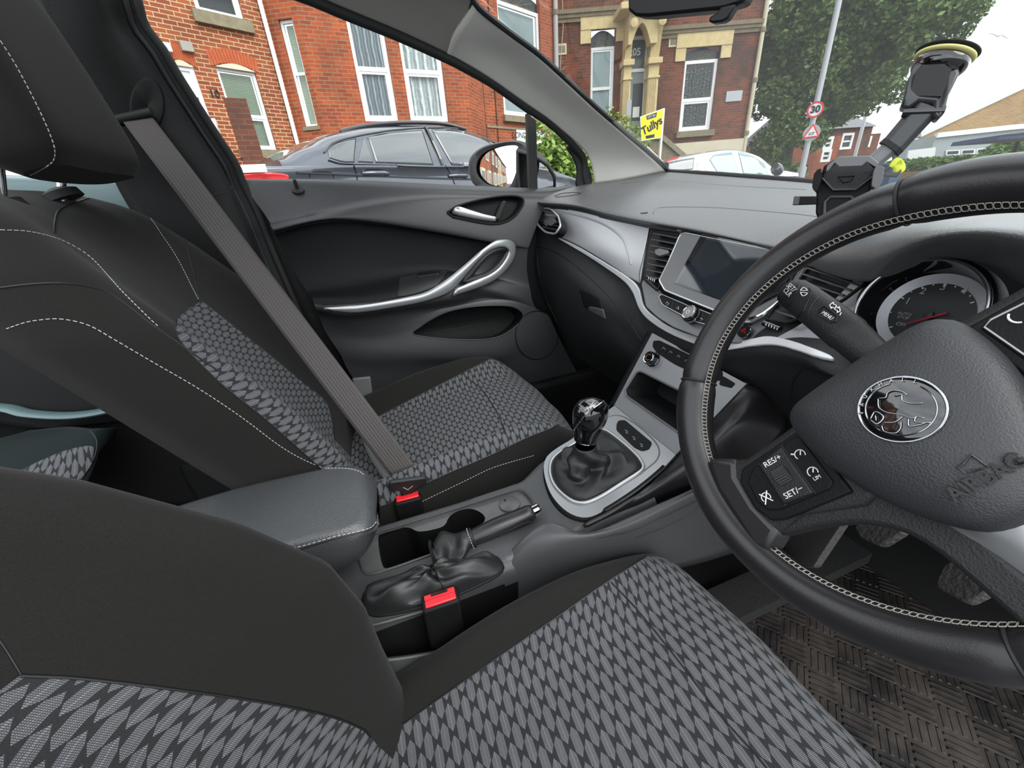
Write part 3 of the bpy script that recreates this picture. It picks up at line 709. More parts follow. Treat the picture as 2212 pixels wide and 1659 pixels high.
obj('mirror_shell', MB().grid([mi3, [p.lerp(q, .7) - bk * .06 for p, q in zip(mi3, mo3)], mo3, [p.lerp(mc, .05) + bk * .55 for p in mo3], [p.lerp(mc, .35) + bk * 1.1 for p in mo3], [p.lerp(mc, .98) + bk * 1.3 for p in mo3]], closed=True), simple('scuffed grey black shell', (.030, .032, .034), .4, var=.6, vsc=60), mr)
M['mirror'] = simple('mirror', (.92, .93, .93), .0, 1)
mgc = sum(mi3, Vector()) / 60
obj('mirror_glass', MB().grid([[mgc + (p - mgc) * k * 1.02 - mnorm * (.004 + ((p - mgc) * k).length_squared / 2.2) for p in mi3] for k in (1, .85, .7, .55, .4, .25, .12, .01)], closed=True), 'mirror', mr, smooth='all')
obj('mirror_arm', MB().grid([[P(a, b, y=.80) for a, b in ((1120, 330), (1150, 340), (1180, 360), (1195, 385), (1195, 410), (1120, 410))], [P(a, b, y=.90) for a, b in ((1125, 320), (1150, 325), (1172, 345), (1192, 375), (1196, 400), (1130, 415))]], closed=True), 'plastic', mr, thick=.01)
# ================================================================== seats
def seatback(yc, zs, xc, wd, bol, depth=.12, ns=60):
    """closed upholstered back built from horizontal sections, zs from bottom to top"""
    Z = np.linspace(zs[0], zs[-1], ns); rows = []
    for z in Z:
        x0 = np.interp(z, zs, xc); w = np.interp(z, zs, wd); b = np.interp(z, zs, bol); k = w / .25
        sec = [(-w + .015, -depth), (-w - .004, -depth * .55), (-w, -.01 + b * .3), (-w + .024, b * .92), (-.190 * k, b), (-.152 * k, b * .42), (-.11 * k, 0), (-.06 * k, -.008), (0, -.012)]
        sec = sec + [(-a, d) for a, d in sec[-2::-1]]
        t = (z - zs[0]) / (zs[-1] - zs[0]); rd = max(0, (t - .93) / .07) ** 2 * .03
        rows.append(spline([Vector((x0 + d - rd * (1 if d > -depth * .5 else -.6), yc + a, z)) for a, d in sec], 81))
    return Upholstery(rows, 40)
def cushion(yc, xs, zc, w, bol, front=.05, low=.33, ns=60, far=1.0):
    """seat cushion from lateral sections; xs from rear to front; rounded front lip"""
    rows = []
    for i in range(ns):
        t = i / (ns - 1); q = t * (len(xs) - 1); k = int(min(q, len(xs) - 2)); f = q - k
        p = crom(*[np.array([xs[j], zc[j], bol[j]]) for j in (max(k - 1, 0), k, k + 1, min(k + 2, len(xs) - 1))], f); x0, z0, b = p
        sec = [(-w - .012, low - z0), (-w - .012, -.05), (-w, .0 + b * .55), (-w + .028, b), (-w + .055, b * .62), (-.150, b * .10), (-.07, 0), (0, -.004)]
        sec = sec + [(-a, d * far if d > 0 else d) for a, d in sec[-2::-1]]
        rows.append(spline([Vector((x0 - front * (abs(a) / w) ** 3.2 * max(0, (t - .35) / .65), yc + a, max(z0 + d, low) if z0 > low else low)) for a, d in sec], 81))
    return Upholstery(rows, 40)
# ---- front passenger seat
ps = thing('front_seat', 'empty black front passenger seat with grey lozenge inserts', 'car seat', (-.3, .36, .28))
ub = seatback(.365, [.50, .58, .66, .80, .95, 1.04, 1.10, 1.135, 1.15], [-.475, -.505, -.54, -.615, -.695, -.745, -.785, -.815, -.835],
              [.235, .24, .245, .25, .255, .24, .215, .185, .15], [.03, .04, .05, .056, .042, .022, .012, .006, 0])
uc = cushion(.365, [-.56, -.45, -.30, -.16, -.06, .0, .035, .05, .045], [.545, .548, .560, .580, .590, .580, .555, .50, .36], .235, [.02, .035, .052, .050, .034, .015, .006, 0, 0], front=.07, far=1.45)
nb_ = ub.line([(382, 690), (384, 730), (470, 822), (560, 895), (640, 965), (690, 1010), (715, 1038)]); fb_ = ub.line([(437, 650), (500, 700), (560, 748), (650, 822), (700, 864), (716, 905), (722, 950)])
pb = ub.build('backrest', ps, nb_ + [(2, nb_[-1][1]), (2, fb_[-1][1])] + fb_[::-1])
nc_ = uc.line([(842, 1088), (880, 1064), (960, 1026), (1060, 983), (1140, 945), (1185, 928), (1205, 918)]); fc_ = uc.line([(819, 899), (900, 856), (980, 815), (1058, 776)])
nc_ = [(4, nc_[0][1] + .5)] + nc_; fc_ = [(4, fc_[0][1])] + fc_
pcu = uc.build('seat_cushion', ps, nc_ + [(57, nc_[-1][1]), (57, fc_[-1][1])] + fc_[::-1])
tp, tc_ = bvh(pb), bvh(pcu)
for u_1, L in ((ub, nb_), (ub, fb_), (uc, nc_), (uc, fc_)): u_1.seam('insert_seam', L, 'black', ps, .0011)
stitch('stitching', tp, [(300, 440), (330, 478), (350, 508), (372, 540), (392, 575), (412, 615), (430, 650)], parent=ps)
stitch('stitching', tp, [(0, 497), (60, 500), (120, 514), (165, 535), (200, 560), (235, 598), (262, 628), (300, 666), (330, 695), (352, 714)], parent=ps)
stitch('stitching', tp, [(15, 710), (50, 698), (80, 692), (130, 689), (190, 702), (250, 735), (330, 782), (430, 840), (520, 900), (600, 960), (650, 990), (700, 1012)], parent=ps)
seam('seat_seam', tp, [(0, 622), (60, 615), (110, 612), (160, 614), (205, 622), (240, 635), (280, 662), (330, 702), (400, 752), (470, 800)], 'black', ps, .0014)
seam('seat_seam', tp, [(116, 502), (118, 478), (124, 458), (140, 447), (185, 430), (225, 420), (262, 418)], 'black', ps, .0013)
seam('seat_seam', tp, [(400, 520), (410, 560), (418, 590), (430, 640), (440, 652)], 'black', ps, .0012)
seam('seat_seam', tc_, [(1001, 809), (1030, 832), (1055, 860), (1080, 905), (1100, 955)], 'black', ps, .0012)
stitch('stitching', tc_, [(912, 1083), (960, 1060), (1010, 1036), (1060, 1012), (1110, 996), (1160, 982)], parent=ps)
# headrest
def headrest(root, c, tilt):
    R_ = Euler((0, tilt, 0)).to_matrix(); m = MB(); rows = []
    for t in np.linspace(-1, 1, 21):
        a = (1 - abs(t) ** 5) ** .45 if abs(t) < 1 else 0
        ring = []
        for s in np.linspace(0, 2 * PI, 48, endpoint=False):
            cx_, sy_ = math.cos(s), math.sin(s); px = abs(cx_) ** .55 * math.copysign(1, cx_); py = abs(sy_) ** .42 * math.copysign(1, sy_)
            ring.append(Vector(c) + R_ @ Vector((px * .055 * (.55 + .45 * a) + .012 * py * py, py * .138 * (.80 + .20 * a) * (1 - .10 * max(0, t)), t * .150)))
        rows.append(ring)
    m.grid(rows, closed=True); m.add(rows[0], [tuple(range(48))]); m.add(rows[-1], [tuple(range(48))])
    return obj('headrest', m, 'cloth', root)
hr = headrest(ps, (-.796, .36, 1.307), -.20); th_ = bvh(hr)
stitch('stitching', th_, [(0, 88), (30, 135), (60, 190), (90, 250), (112, 302), (118, 330), (112, 350), (85, 368), (50, 385)], parent=ps)
for (a, b) in ((132, 392), (2, 412)):
    p = P(a, b, y=.42 if a > 50 else .30); q = p + Vector((-.028, 0, -.07)); r_ = p + Vector((.02, 0, .05))
    hp = obj('headrest_post', MB().tube([q, r_], .006, 14), 'chrome', ps)
    sl = p + Vector((-.006, 0, -.017)); obj('post_sleeve', MB().lathe(sl + Vector((0, 0, -.01)), (-.35, 0, 1), [(.0, 0), (.028, 0), (.026, .012), (.012, .018), (.0065, .019)], 24, sy=.8), 'rubber', ps)
# ---- driver's seat
ds = thing('front_seat', "nearest car seat, driver's, with large lozenge cushion filling the foreground", 'car seat', (-.3, -.37, .28))
udb = seatback(-.385, [.40, .50, .58, .66, .74, .82, .90, .96, 1.0], [-.455, -.50, -.535, -.565, -.60, -.65, -.71, -.77, -.83],
              [.235, .24, .242, .245, .245, .242, .235, .225, .21], [.03, .058, .086, .112, .128, .123, .107, .092, .075])
udc = cushion(-.385, [-.52, -.42, -.30, -.18, -.08, .0, .045, .062, .058], [.455, .460, .472, .492, .508, .512, .494, .45, .32], .232, [.02, .045, .085, .085, .055, .025, .01, 0, 0], front=.07)
la_ = udc.line([(868, 1566), (960, 1500), (1100, 1402), (1200, 1334), (1300, 1264), (1400, 1199), (1426, 1183)]); la_ = [(2, la_[0][1])] + la_ + [(57, la_[-1][1])]
dcu = udc.build('seat_cushion', ds, la_ + [(a, 80 - b) for a, b in la_[::-1]])
lb_ = udb.line([(45, 1459), (180, 1466), (400, 1492), (600, 1522), (720, 1549), (790, 1579), (800, 1592)]); lb_ = sorted(lb_); lb_ = [(1, lb_[0][1])] + lb_
tl_ = udb.line([(-20, 1360), (10, 1400), (45, 1459)], 8)
db = udb.build('backrest', ds, lb_ + [(a, 80 - b) for a, b in lb_[::-1]])
tdb, tdc = bvh(db), bvh(dcu)
udc.seam('insert_seam', la_, 'black', ds, .0011); udb.seam('insert_seam', lb_[1:], 'black', ds, .0011)
seam('seat_seam', tdc, [(1320, 1258), (1370, 1310), (1420, 1370), (1490, 1460), (1560, 1550), (1640, 1640), (1720, 1740)], 'black', ds, .0011, off=.0003)
seam('seat_seam', tdb, [(-20, 1360), (10, 1400), (45, 1457)], 'black', ds, .0007)
# ---- rear bench, left edge
rs = thing('rear_bench', 'teal-tinted rear bench cushion glimpsed behind the front seats', 'car seat', (-1.2, .40, .30))
rc_ = MB(); rr = []
top = [[(-220, 960, .70), (-60, 945, .66), (60, 930, .62), (140, 922, .58), (180, 924, .54), (205, 930, .51)],
       [(-220, 1010, .60), (-60, 1005, .55), (60, 990, .52), (140, 985, .50), (190, 968, .50), (214, 962, .50)],
       [(-220, 1120, .40), (-60, 1110, .40), (80, 1090, .40), (140, 1070, .42), (185, 1035, .46), (207, 1002, .49)],
       [(-220, 1250, .33), (-60, 1240, .33), (80, 1200, .33), (120, 1130, .38), (165, 1085, .43), (188, 1050, .47)]]
rcu = obj('seat_cushion', MB().grid(loft([PL(r, y=0) for r in top], 40, 8)), 'cloth_teal', rs, thick=.04); trc = bvh(rcu)
uvb = lambda p: (p.y, p.z)
patch('cushion_insert', trc, [(45, 1018), (90, 996), (140, 975), (190, 963), (205, 966)], [(60, 1100), (120, 1060), (160, 1045), (180, 1030), (200, 1000)], 'loz', rs, 30, 16, .003, .003, lambda p: (p.y * 1.0, p.x))
seam('seat_seam', trc, [(180, 922), (200, 935), (210, 955), (205, 985), (190, 1015), (170, 1045)], 'black', rs, .002)
# ================================================================== seat belt
def ribbon(name, pts, w, mat, parent, th=.0016, n=60, mode=None):
    C_ = spline([p for p, s in pts], n, uniform=False); S_ = spline([s for p, s in pts], n, uniform=False); rows = []
    for k in np.linspace(-.5, .5, 9): rows.append([c + s.normalized() * (w * k) for c, s in zip(C_, S_)])
    return obj(name, MB().grid(rows, 'arc'), mat, parent, thick=th, off=0, fix=False)
sb = thing('seat_belt', 'dark passenger seat belt drawn across the seat and fastened', 'seat belt', (-.72, .66, 1.28))
def bel(px1, py1, px2, py2, y1, y2=None):
    a, b = P(px1, py1, y=y1), P(px2, py2, y=y1 if y2 is None else y2); return ((a + b) / 2, (b - a)), (b - a).length
Lb = [((256, 250), (322, 244), .600), ((292, 305), (360, 300), .596), ((395, 480), (450, 445), .575), ((540, 680), (600, 660), .505), ((640, 830), (700, 800), .415), ((745, 900), (800, 868), .33), ((800, 965), (855, 935), .25), ((852, 1035), (905, 1012), .165)]
pts = []
Lb = [((256 + 589 * t, 250 + 785 * t), (322 + 583 * t, 244 + 768 * t), .600 - .435 * (1 - (1 - t) / (1 + .38 * t))) for t in np.linspace(0, 1, 8)]
for a, b, y in Lb: q, wd_ = bel(*a, *b, y, y - .0); pts.append(q)
ws_ = [.047] * 8
bg0 = (pts[0][0]); obj('belt_guide', MB().tube([P(250, 262, y=.597), P(330, 244, y=.597)], .010, 12), 'pillar_dark', sb)
shoulder = ribbon('shoulder_strap', pts, .053, 'web', sb)
# lap strap behind
L2 = [((738, 870), (775, 868), .56), ((748, 900), (782, 905), .48), ((775, 925), (800, 915), .40), ((798, 985), (828, 965), .28), ((838, 1035), (862, 1020), .18)]
obj('belt_anchor', MB().box(P(785, 845, y=.60), (.05, .012, .09), (0, .1, 0)), simple('worn silver webbing sleeve', (.11, .11, .11), .5, grain=.3, gsc=1500), sb, bev=.004)
M['web_light'] = webmat('grey lap webbing', (.13, .13, .13))
ribbon('lap_strap', [bel(*a, *b, y)[0] for a, b, y in L2], .040, 'web_light', sb)
def buckle(root, top, up, fwd, tongue=False, mats='plastic_dark'):
    up = Vector(up).normalized(); s = Vector(fwd).normalized(); s = (s - up * s.dot(up)).normalized(); n = up.cross(s)
    R_ = Matrix((s, n, up)).transposed(); top = Vector(top)
    obj('buckle_body', MB().box(top - up * .045, (.030, .052, .09), R_) if False else MB().prism([top + s * a + n * b for a, b in ((-.026, -.013), (.026, -.013), (.026, .013), (-.026, .013))], -up * .095), mats, root, bev=.004, seg=3)
    obj('release_button', MB().prism([top + up * .0005 + s * a + n * b for a, b in ((-.0215, -.010), (.0215, -.010), (.0215, .0005), (-.0215, .0005))], up * .004), 'red', root, bev=.0015)
    obj('release_ramp', MB().prism([top + up * .0005 + s * a + n * b for a, b in ((-.0215, .002), (.0215, .002), (.0215, .0095), (-.0215, .0095))], up * .0015), 'red', root, bev=.0005)
    obj('tongue_slot', MB().prism([top + up * .0018 + s * a + n * b for a, b in ((-.012, .005), (.012, .005), (.012, .0085), (-.012, .0085))], up * .0008), 'black', root)
    return R_
bk1 = thing('belt_buckle', 'fastened red-button buckle beside the passenger seat cushion', 'seat belt buckle', tuple(P(878, 1120, y=.12)))
t1 = P(880, 1072, y=.118); a_, b_ = P(853, 1074, y=.118), P(908, 1066, y=.118)
# buckle faces the viewer: width along the seat, thin side across
buckle(bk1, t1 + Vector((0, 0, -.002)), (.02, .0, 1), b_ - a_)
# tongue with chevron, part of the belt
tg = P(880, 1042, y=.128); sdir = (b_ - a_).normalized(); upd = Vector((-.08, -.2, .95)).normalized(); upd = (upd - sdir * upd.dot(sdir)).normalized(); nd_ = sdir.cross(upd)
if nd_.dot(CAM - tg) < 0: nd_ = -nd_
tgs = [(-.036, .012), (-.033, .016), (.033, .016), (.037, .011), (.037, -.004), (.030, -.010), (.014, -.013), (.011, -.030), (-.011, -.030), (-.014, -.013), (-.030, -.010), (-.037, -.004)]
obj('belt_tongue', MB().prism([tg + sdir * a + upd * b for a, b in tgs], nd_ * .009), 'plastic', sb, bev=.003)
obj('tongue_arrow', MB().tube([tg + nd_ * .0095 + sdir * a + upd * b for a, b in ((-.009, -.002), (0, -.011), (.009, -.002))], .0008, 6), 'grey_print', sb)
bk2 = thing('belt_buckle', "open buckle with a bright red button between handbrake and driver's seat", 'seat belt buckle', tuple(P(930, 1390, y=-.13)))
t2 = P(951, 1292, y=-.137); a2, b2 = P(915, 1298, y=-.137), P(985, 1282, y=-.137)
sd2 = (b2 - a2).normalized()
buckle(bk2, t2, (.03, -.06, 1), sd2)
text('buckle_print', 'PRESS', t2 + Vector((0, 0, -.05)) + Vector((-.0, -.022, -.0)), sd2, (0, -.3, .95), .012, 'grey_print', bk2) if False else None
# ================================================================== centre console
def plate(name, outer, holes, pl, mat, parent, depth=.004, ext=None, bev=0):
    """flat cut-out plate: pixel outline with pixel holes on a plane"""
    loops = [[P(a, b, pl=pl) for a, b in L] for L in [outer] + holes]; e = Vector(ext) if ext is not None else Vector(pl[1]).normalized() * depth
    if ext is None and e.dot(loops[0][0] - CAM) < 0: e = -e
    tri = tessellate_polygon(loops); vs = [p for L in loops for p in L]; n = len(vs)
    mb = MB().add(vs + [p + e for p in vs], [tuple(t) for t in tri] + [tuple(i + n for i in t)[::-1] for t in tri])
    o = 0; fs = []
    for L in loops:
        m = len(L); fs += [(o + i, o + (i + 1) % m, n + o + (i + 1) % m, n + o + i) for i in range(m)]; o += m
    mb.f += fs; mb.mi += [0] * len(fs)
    return obj(name, mb, mat, parent, bev=bev)
def rnd(L, n=None, k=.25):
    """round the corners of a pixel polygon"""
    out = []; m = len(L)
    for i in range(m):
        a, b, c = Vector(L[i - 1]), Vector(L[i]), Vector(L[(i + 1) % m]); r = min((a - b).length, (c - b).length) * k
        p, q = b + (a - b).normalized() * r, b + (c - b).normalized() * r
        for t in (0, .25, .5, .75, 1): s = p.lerp(b, t).lerp(b.lerp(q, t), t); out.append(tuple(s))
    return out
cc_ = thing('centre_console', 'dark grey centre console with cup holders between the two front seats', 'centre console', (-.2, 0, .27))
def ctop(x): return float(np.interp(x, [-.8, -.46, -.3, -.17, -.12, -.05, .02, .1], [.545, .556, .556, .560, .574, .588, .602, .615]))
rows = []
for x in np.linspace(-.70, .02, 150):
    z = ctop(x); w = float(np.interp(x, [-.7, -.2, .02], [.098, .098, .115])); c = float(np.interp(x, [-.2, .1], [0, .015]))
    wl_ = float(np.interp(x, [-.7, -.16, -.08, .02], [.068, .068, .095, .125])); sec = [(-w - .03, .29), (-w - .022, z - .12), (-w - .012, z - .030), (-w, z - .008), (-w + .01, z), (-w * .5, z - .001), (0, z), (wl_ * .5, z), (wl_ - .008, z + .002), (wl_, z - .006), (wl_ + .006, z - .05), (wl_ + .01, .29)]
    rows.append(spline([Vector((x, c + a, b)) for a, b in sec], 130))
trayp = [(775, 1205), (805, 1157), (860, 1137), (955, 1108), (1050, 1078), (1108, 1060), (1130, 1060), (1152, 1086), (1142, 1100), (1080, 1136), (980, 1180), (910, 1206), (840, 1230), (792, 1240)]
cups = [(817, 1163), (827, 1151), (859, 1141), (884, 1140), (904, 1148), (935, 1144), (960, 1135), (970, 1117), (989, 1104), (1014, 1099), (1031, 1103), (1046, 1114), (1045, 1128), (1012, 1150), (960, 1180), (925, 1200), (881, 1217), (836, 1228), (824, 1214)]
gat = [(785, 1295), (800, 1275), (850, 1258), (900, 1243), (1000, 1218), (1060, 1203), (1082, 1216), (1083, 1236), (1040, 1262), (950, 1300), (850, 1326), (800, 1327)]
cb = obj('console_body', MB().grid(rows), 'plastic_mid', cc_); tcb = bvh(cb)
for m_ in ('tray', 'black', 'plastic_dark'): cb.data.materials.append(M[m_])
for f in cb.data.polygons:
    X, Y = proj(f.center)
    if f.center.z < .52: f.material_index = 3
recess(cb, trayp, (0, 0, -.006), ('tray_wall', 'tray'), ('tray_floor', 'tray'), .01, keep=lambda p: p.z > .5)
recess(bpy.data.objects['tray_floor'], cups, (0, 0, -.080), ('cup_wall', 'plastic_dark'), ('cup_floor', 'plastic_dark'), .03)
obj('tray_rim', MB().tube(onto(tcb, trayp + [trayp[0]], 120, .0006), .0022, 8, closed=False), 'plastic_mid', cc_)
coin = P(1101, 1090, z=.5535); obj('socket_cap', MB().lathe(coin, (0, 0, 1), [(0, 0), (.0205, 0), (.0205, .0035), (.019, .0045), (0, .0045)], 36), 'tray', cc_)
obj('cap_notch', MB().tube([coin + Vector((-.006, .007, .0048)), coin + Vector((-.006, .012, .0048))], .0013, 8), 'plastic_dark', cc_)
for z_, y_ in ((.50, -.135), (.47, -.14)): pass
seam('side_ridge', tcb, [(797, 1352), (850, 1338), (905, 1322), (960, 1305)], 'plastic_mid', cc_, .003)
# lower flank beside the driver's footwell
flank = loft([[P(1095, 1200, y=-.084), P(1140, 1152, y=-.085), P(1190, 1128, y=-.092), P(1256, 1150, y=-.121), P(1320, 1136, y=-.13), P(1420, 1092, y=-.13), P(1530, 1040, y=-.13), P(1680, 960, y=-.13), P(1800, 900, y=-.13)],
              [P(1093, 1248, y=-.104), P(1130, 1215, y=-.108), P(1190, 1178, y=-.118), P(1280, 1166, y=-.136), P(1366, 1148, y=-.14), P(1440, 1115, y=-.14), P(1550, 1062, y=-.14), P(1700, 1000, y=-.14), P(1820, 940, y=-.14)],
              [P(1080, 1370, y=-.118), P(1130, 1330, y=-.122), P(1200, 1280, y=-.128), P(1290, 1260, y=-.14), P(1400, 1240, y=-.145), P(1500, 1220, y=-.145), P(1600, 1190, y=-.15), P(1740, 1150, y=-.15), P(1860, 1100, y=-.15)]], 50, 8)
fl = obj('footwell_flank', MB().grid(flank), 'plastic_mid', cc_, thick=.008, off=1); tfl = bvh(fl)
seam('flank_joint', tfl, [(1372, 1160), (1430, 1140), (1490, 1110), (1515, 1085), (1530, 1064)], 'black', cc_, .0013)
seam('flank_joint', tfl, [(1290, 1162), (1366, 1145), (1440, 1112), (1540, 1064)], 'black', cc_, .0012)
obj('rear_flank', MB().grid(loft([[P(790, 1428, y=-.150), P(850, 1424, y=-.150), P(930, 1412, y=-.150), P(1010, 1396, y=-.150)], [P(790, 1470, y=-.156), P(850, 1462, y=-.156), P(930, 1446, y=-.156), P(1010, 1428, y=-.156)], [P(780, 1620, y=-.175), P(850, 1600, y=-.175), P(930, 1570, y=-.175), P(1010, 1540, y=-.175)]], 24, 6)), 'plastic_mid', cc_, thick=.005, off=1)
# ---- climate stack
SN = Vector((-.145, 0, .09)).normalized(); SP_ = Vector((.19, 0, .78)); PS = (SP_, SN)
a0, a1 = P(1327, 875, pl=PS), P(1460, 981, pl=PS); GO = (a0 + a1) / 2
gx = Vector((-.24, 0, -.052)).normalized(); lat = (a1 - a0).normalized(); GN = lat.cross(gx).normalized(); GN = GN if GN.z > 0 else -GN; PG = (GO, GN)
cub = rnd([(1379, 799), (1487, 853), (1545, 905), (1500, 942), (1471, 938), (1354, 856), (1351, 843)], k=.25)
plate('climate_panel', [(1409, 719), (1612, 829), (1460, 981), (1327, 875)], [cub], PS, 'panelgrey', cc_, depth=.004)
L0 = [P(a, b, pl=PS) for a, b in cub]; cen = sum(L0, Vector()) / len(L0); iv = Vector((.075, 0, -.012))
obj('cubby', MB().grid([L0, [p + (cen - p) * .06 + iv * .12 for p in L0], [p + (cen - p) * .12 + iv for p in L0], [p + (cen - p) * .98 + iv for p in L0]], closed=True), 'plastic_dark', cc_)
obj('cubby_rim', MB().tube([P(a, b, pl=PS) - SN * 0 + SN * .001 for a, b in cub], .0022, 8, closed=True), 'gunmetal', cc_)
obj('stack_edge', MB().prism([P(a, b, pl=PS) for a, b in ((1398, 716), (1409, 719), (1327, 876), (1316, 874))], (.03, 0, -.02)), 'plastic_dark', cc_, bev=.001)
# side walls of the stack
obj('stack_wall', MB().prism([P(1398, 716, pl=PS), P(1316, 874, pl=PS), P(1240, 950, pl=PG), P(1250, 985, y=.10), Vector((.10, .155, .36)), Vector((.24, .155, .36)), Vector((.27, .155, .77))], (0, -.006, 0)), 'plastic_dark', cc_)
wl = loft([[P(1612, 831, pl=PS), P(1540, 905, pl=PS), P(1463, 985, pl=PS), P(1400, 1050, pl=PG), P(1330, 1103, pl=PG), P(1262, 1140, pl=PG)],
           [P(1650, 845, x=.20), P(1590, 915, x=.14), P(1510, 990, x=.09), P(1440, 1042, x=.04), P(1370, 1095, x=-.02), P(1290, 1136, x=-.08)],
           [P(1700, 880, x=.24), P(1690, 940, x=.22), P(1610, 1010, x=.18), P(1500, 1056, x=.10), P(1400, 1110, x=.02), P(1310, 1140, x=-.07)]], 40, 8)
obj('knee_pad', MB().grid(wl), 'leather', cc_, thick=.006, off=1)
obj('knee_wall', MB().grid(loft([[P(1612, 829, pl=PS), P(1680, 850, x=.25), P(1760, 880, x=.27), P(1850, 930, x=.27)], [P(1540, 905, x=.20), P(1640, 940, x=.26), P(1740, 970, x=.28), P(1840, 1000, x=.28)], [P(1500, 1056, x=.22), P(1620, 1040, x=.30), P(1740, 1030, x=.32), P(1840, 1040, x=.32)]], 20, 8)), 'leather', cc_, thick=.006, off=1)
# climate buttons and knob
btnrow = rnd([(1411, 736), (1424, 735), (1560, 800), (1560, 822), (1530, 822), (1455, 786), (1418, 762), (1409, 748)], k=.2)
flatpoly('button_row', btnrow, (SP_ + SN * .0015, SN), 'plastic_dark', cc_, .004, .0006)
for a, b in (((1427, 737), (1420, 759)), ((1443, 745), (1434, 769)), ((1458, 752), (1449, 777)), ((1474, 760), (1464, 786)), ((1490, 768), (1480, 796))):
    obj('button_gap', MB().tube([P(*a, pl=(SP_ + SN * .0018, SN)), P(*b, pl=(SP_ + SN * .0018, SN))], .0006, 5), 'black', cc_)
PS2 = (SP_ + SN * .0022, SN)
def icon(name, pts, pl, parent, mat='white', r=.0006): obj(name, MB().tube([P(a, b, pl=pl) for a, b in pts], r, 5), mat, parent)
for (x_, y_) in ((1433, 752), (1448, 760), (1465, 769), (1482, 779)):
    icon('button_symbol', [(x_ - 3, y_ + 2), (x_, y_ - 2), (x_ + 4, y_ + 3)], PS2, cc_, 'grey_print')
kb = P(1401, 772, pl=(SP_ + SN * .016, SN))
obj('climate_knob', MB().lathe(kb - SN * .016, SN, [(.0165, 0), (.0165, .003), (.0145, .004), (.0145, .0155), (.0132, .0168), (0, .0168)], 36), 'gloss', cc_)
obj('knob_ring', MB().lathe(kb + SN * .0006, SN, [(.0132, 0), (.0125, .0008), (.0110, .0006), (.0110, 0)], 36, ring=True), 'chrome', cc_)
obj('temperature_mark', MB().tube([kb + SN * .0012 + (Vector((0, -1, 0)) * math.cos(t) + SN.cross(Vector((0, 1, 0))) * math.sin(t)) * .0065 for t in np.linspace(.5, 5.2, 20)], .0006, 5), simple('orange blue print', (.35, .16, .10), .5), cc_)
flatpoly('blank_button', rnd([(1560, 811), (1588, 828), (1579, 838), (1552, 831)]), (SP_ + SN * .0015, SN), 'plastic_dark', cc_, .004, .0006)
# ---- gear surround
ring_px = [(1241, 958), (1205, 980), (1190, 999), (1189, 1027), (1203, 1055), (1233, 1080), (1261, 1086), (1294, 1074), (1340, 1046), (1386, 1016), (1388, 1002), (1372, 980), (1330, 944), (1300, 927), (1272, 938)]
ring_s = [tuple(v)[:2] for v in spline([(a, b, 0) for a, b in ring_px], 60, closed=True)]
outl = [(1327, 876), (1460, 982), (1425, 1018), (1370, 1062), (1300, 1106), (1262, 1118), (1225, 1105), (1192, 1070), (1176, 1025), (1178, 992), (1200, 970), (1245, 942), (1290, 905)]
outs = [outl[0], outl[1]] + [tuple(v)[:2] for v in spline([(a, b, 0) for a, b in outl[1:]], 50)][1:]
plate('gear_panel', outs, [ring_s], PG, 'panelgrey', cc_, depth=.004)
obj('gear_panel_skirt', MB().grid([[P(a, b, pl=PG) for a, b in outs[4:]], [P(a, b, pl=PG) + Vector((-.004 if i < 99 else 0, 0, -.022)) for i, (a, b) in enumerate(outs[4:])]]), 'plastic_dark', cc_, thick=.005)
rb = rnd([(1336, 908), (1350, 907), (1409, 956), (1402, 970), (1387, 974), (1370, 966), (1331, 928), (1332, 915)], k=.3)
flatpoly('button_row', rb, (GO + GN * .0015, GN), 'plastic_dark', cc_, .004, .0006)
for a, b in (((1354, 915), (1345, 938)), ((1372, 928), (1358, 951)), ((1389, 943), (1374, 965))): obj('button_gap', MB().tube([P(*a, pl=(GO + GN * .0018, GN)), P(*b, pl=(GO + GN * .0018, GN))], .0006, 5), 'black', cc_)
PG2 = (GO + GN * .002, GN)
for (x_, y_) in ((1353, 932), (1369, 946), (1385, 961)): icon('button_symbol', [(x_ - 3, y_ - 3), (x_ + 3, y_), (x_ - 1, y_ + 3), (x_ + 4, y_ + 4)], PG2, cc_, 'grey_print')
obj('button_recess_edge', MB().tube([P(a, b, pl=(GO + GN * .0005, GN)) for a, b in [tuple(v)[:2] for v in spline([(a, b, 0) for a, b in ((1292, 924), (1300, 908), (1318, 899), (1340, 898), (1372, 915), (1410, 948), (1424, 972), (1418, 994), (1392, 1016))], 50)]], .0013, 6), 'gunmetal', cc_)
# ---- gear lever
gl = thing('gear_lever', 'chrome-edged gear lever rising from a black leather boot', 'gear lever', tuple(GO + Vector((-.1, 0, 0))))
obj('chrome_surround', MB().tube([P(a, b, pl=(GO + GN * .002, GN)) for a, b in ring_s], .0034, 10, closed=True), 'silver', gl)
kb_ = P(1270, 885, y=.012); nk = P(1262, 960, y=.008); ls = (kb_ - nk).normalized()
ring_w = [P(a, b, pl=(GO + GN * .000, GN)) for a, b in ring_s]; rc0 = sum(ring_w, Vector()) / 60
rows = []
neck = P(1264, 962, y=.008)
for k in np.linspace(0, 1, 26):
    row = []
    for i, p in enumerate(ring_w):
        d = (p - rc0); a = math.atan2(d.y, d.x); q = neck + Vector((math.cos(a), math.sin(a), 0)) * .019
        e = p.lerp(q, k ** .55 if k else 0); sag = -.020 * math.sin(PI * k) ** 1.0
        wr = math.sin(3 * a + 5 * k + 1.0) * .0065 * math.sin(PI * k) + math.sin(5 * a - 9 * k) * .0045 * math.sin(PI * min(1, k * 1.3)) + math.sin(2 * a + 13 * k) * .003 * math.sin(PI * k)
        row.append(e + Vector((0, 0, sag)) + (d.normalized() if k < .95 else Vector()) * wr + Vector((0, 0, wr * .8)))
    rows.append(row)
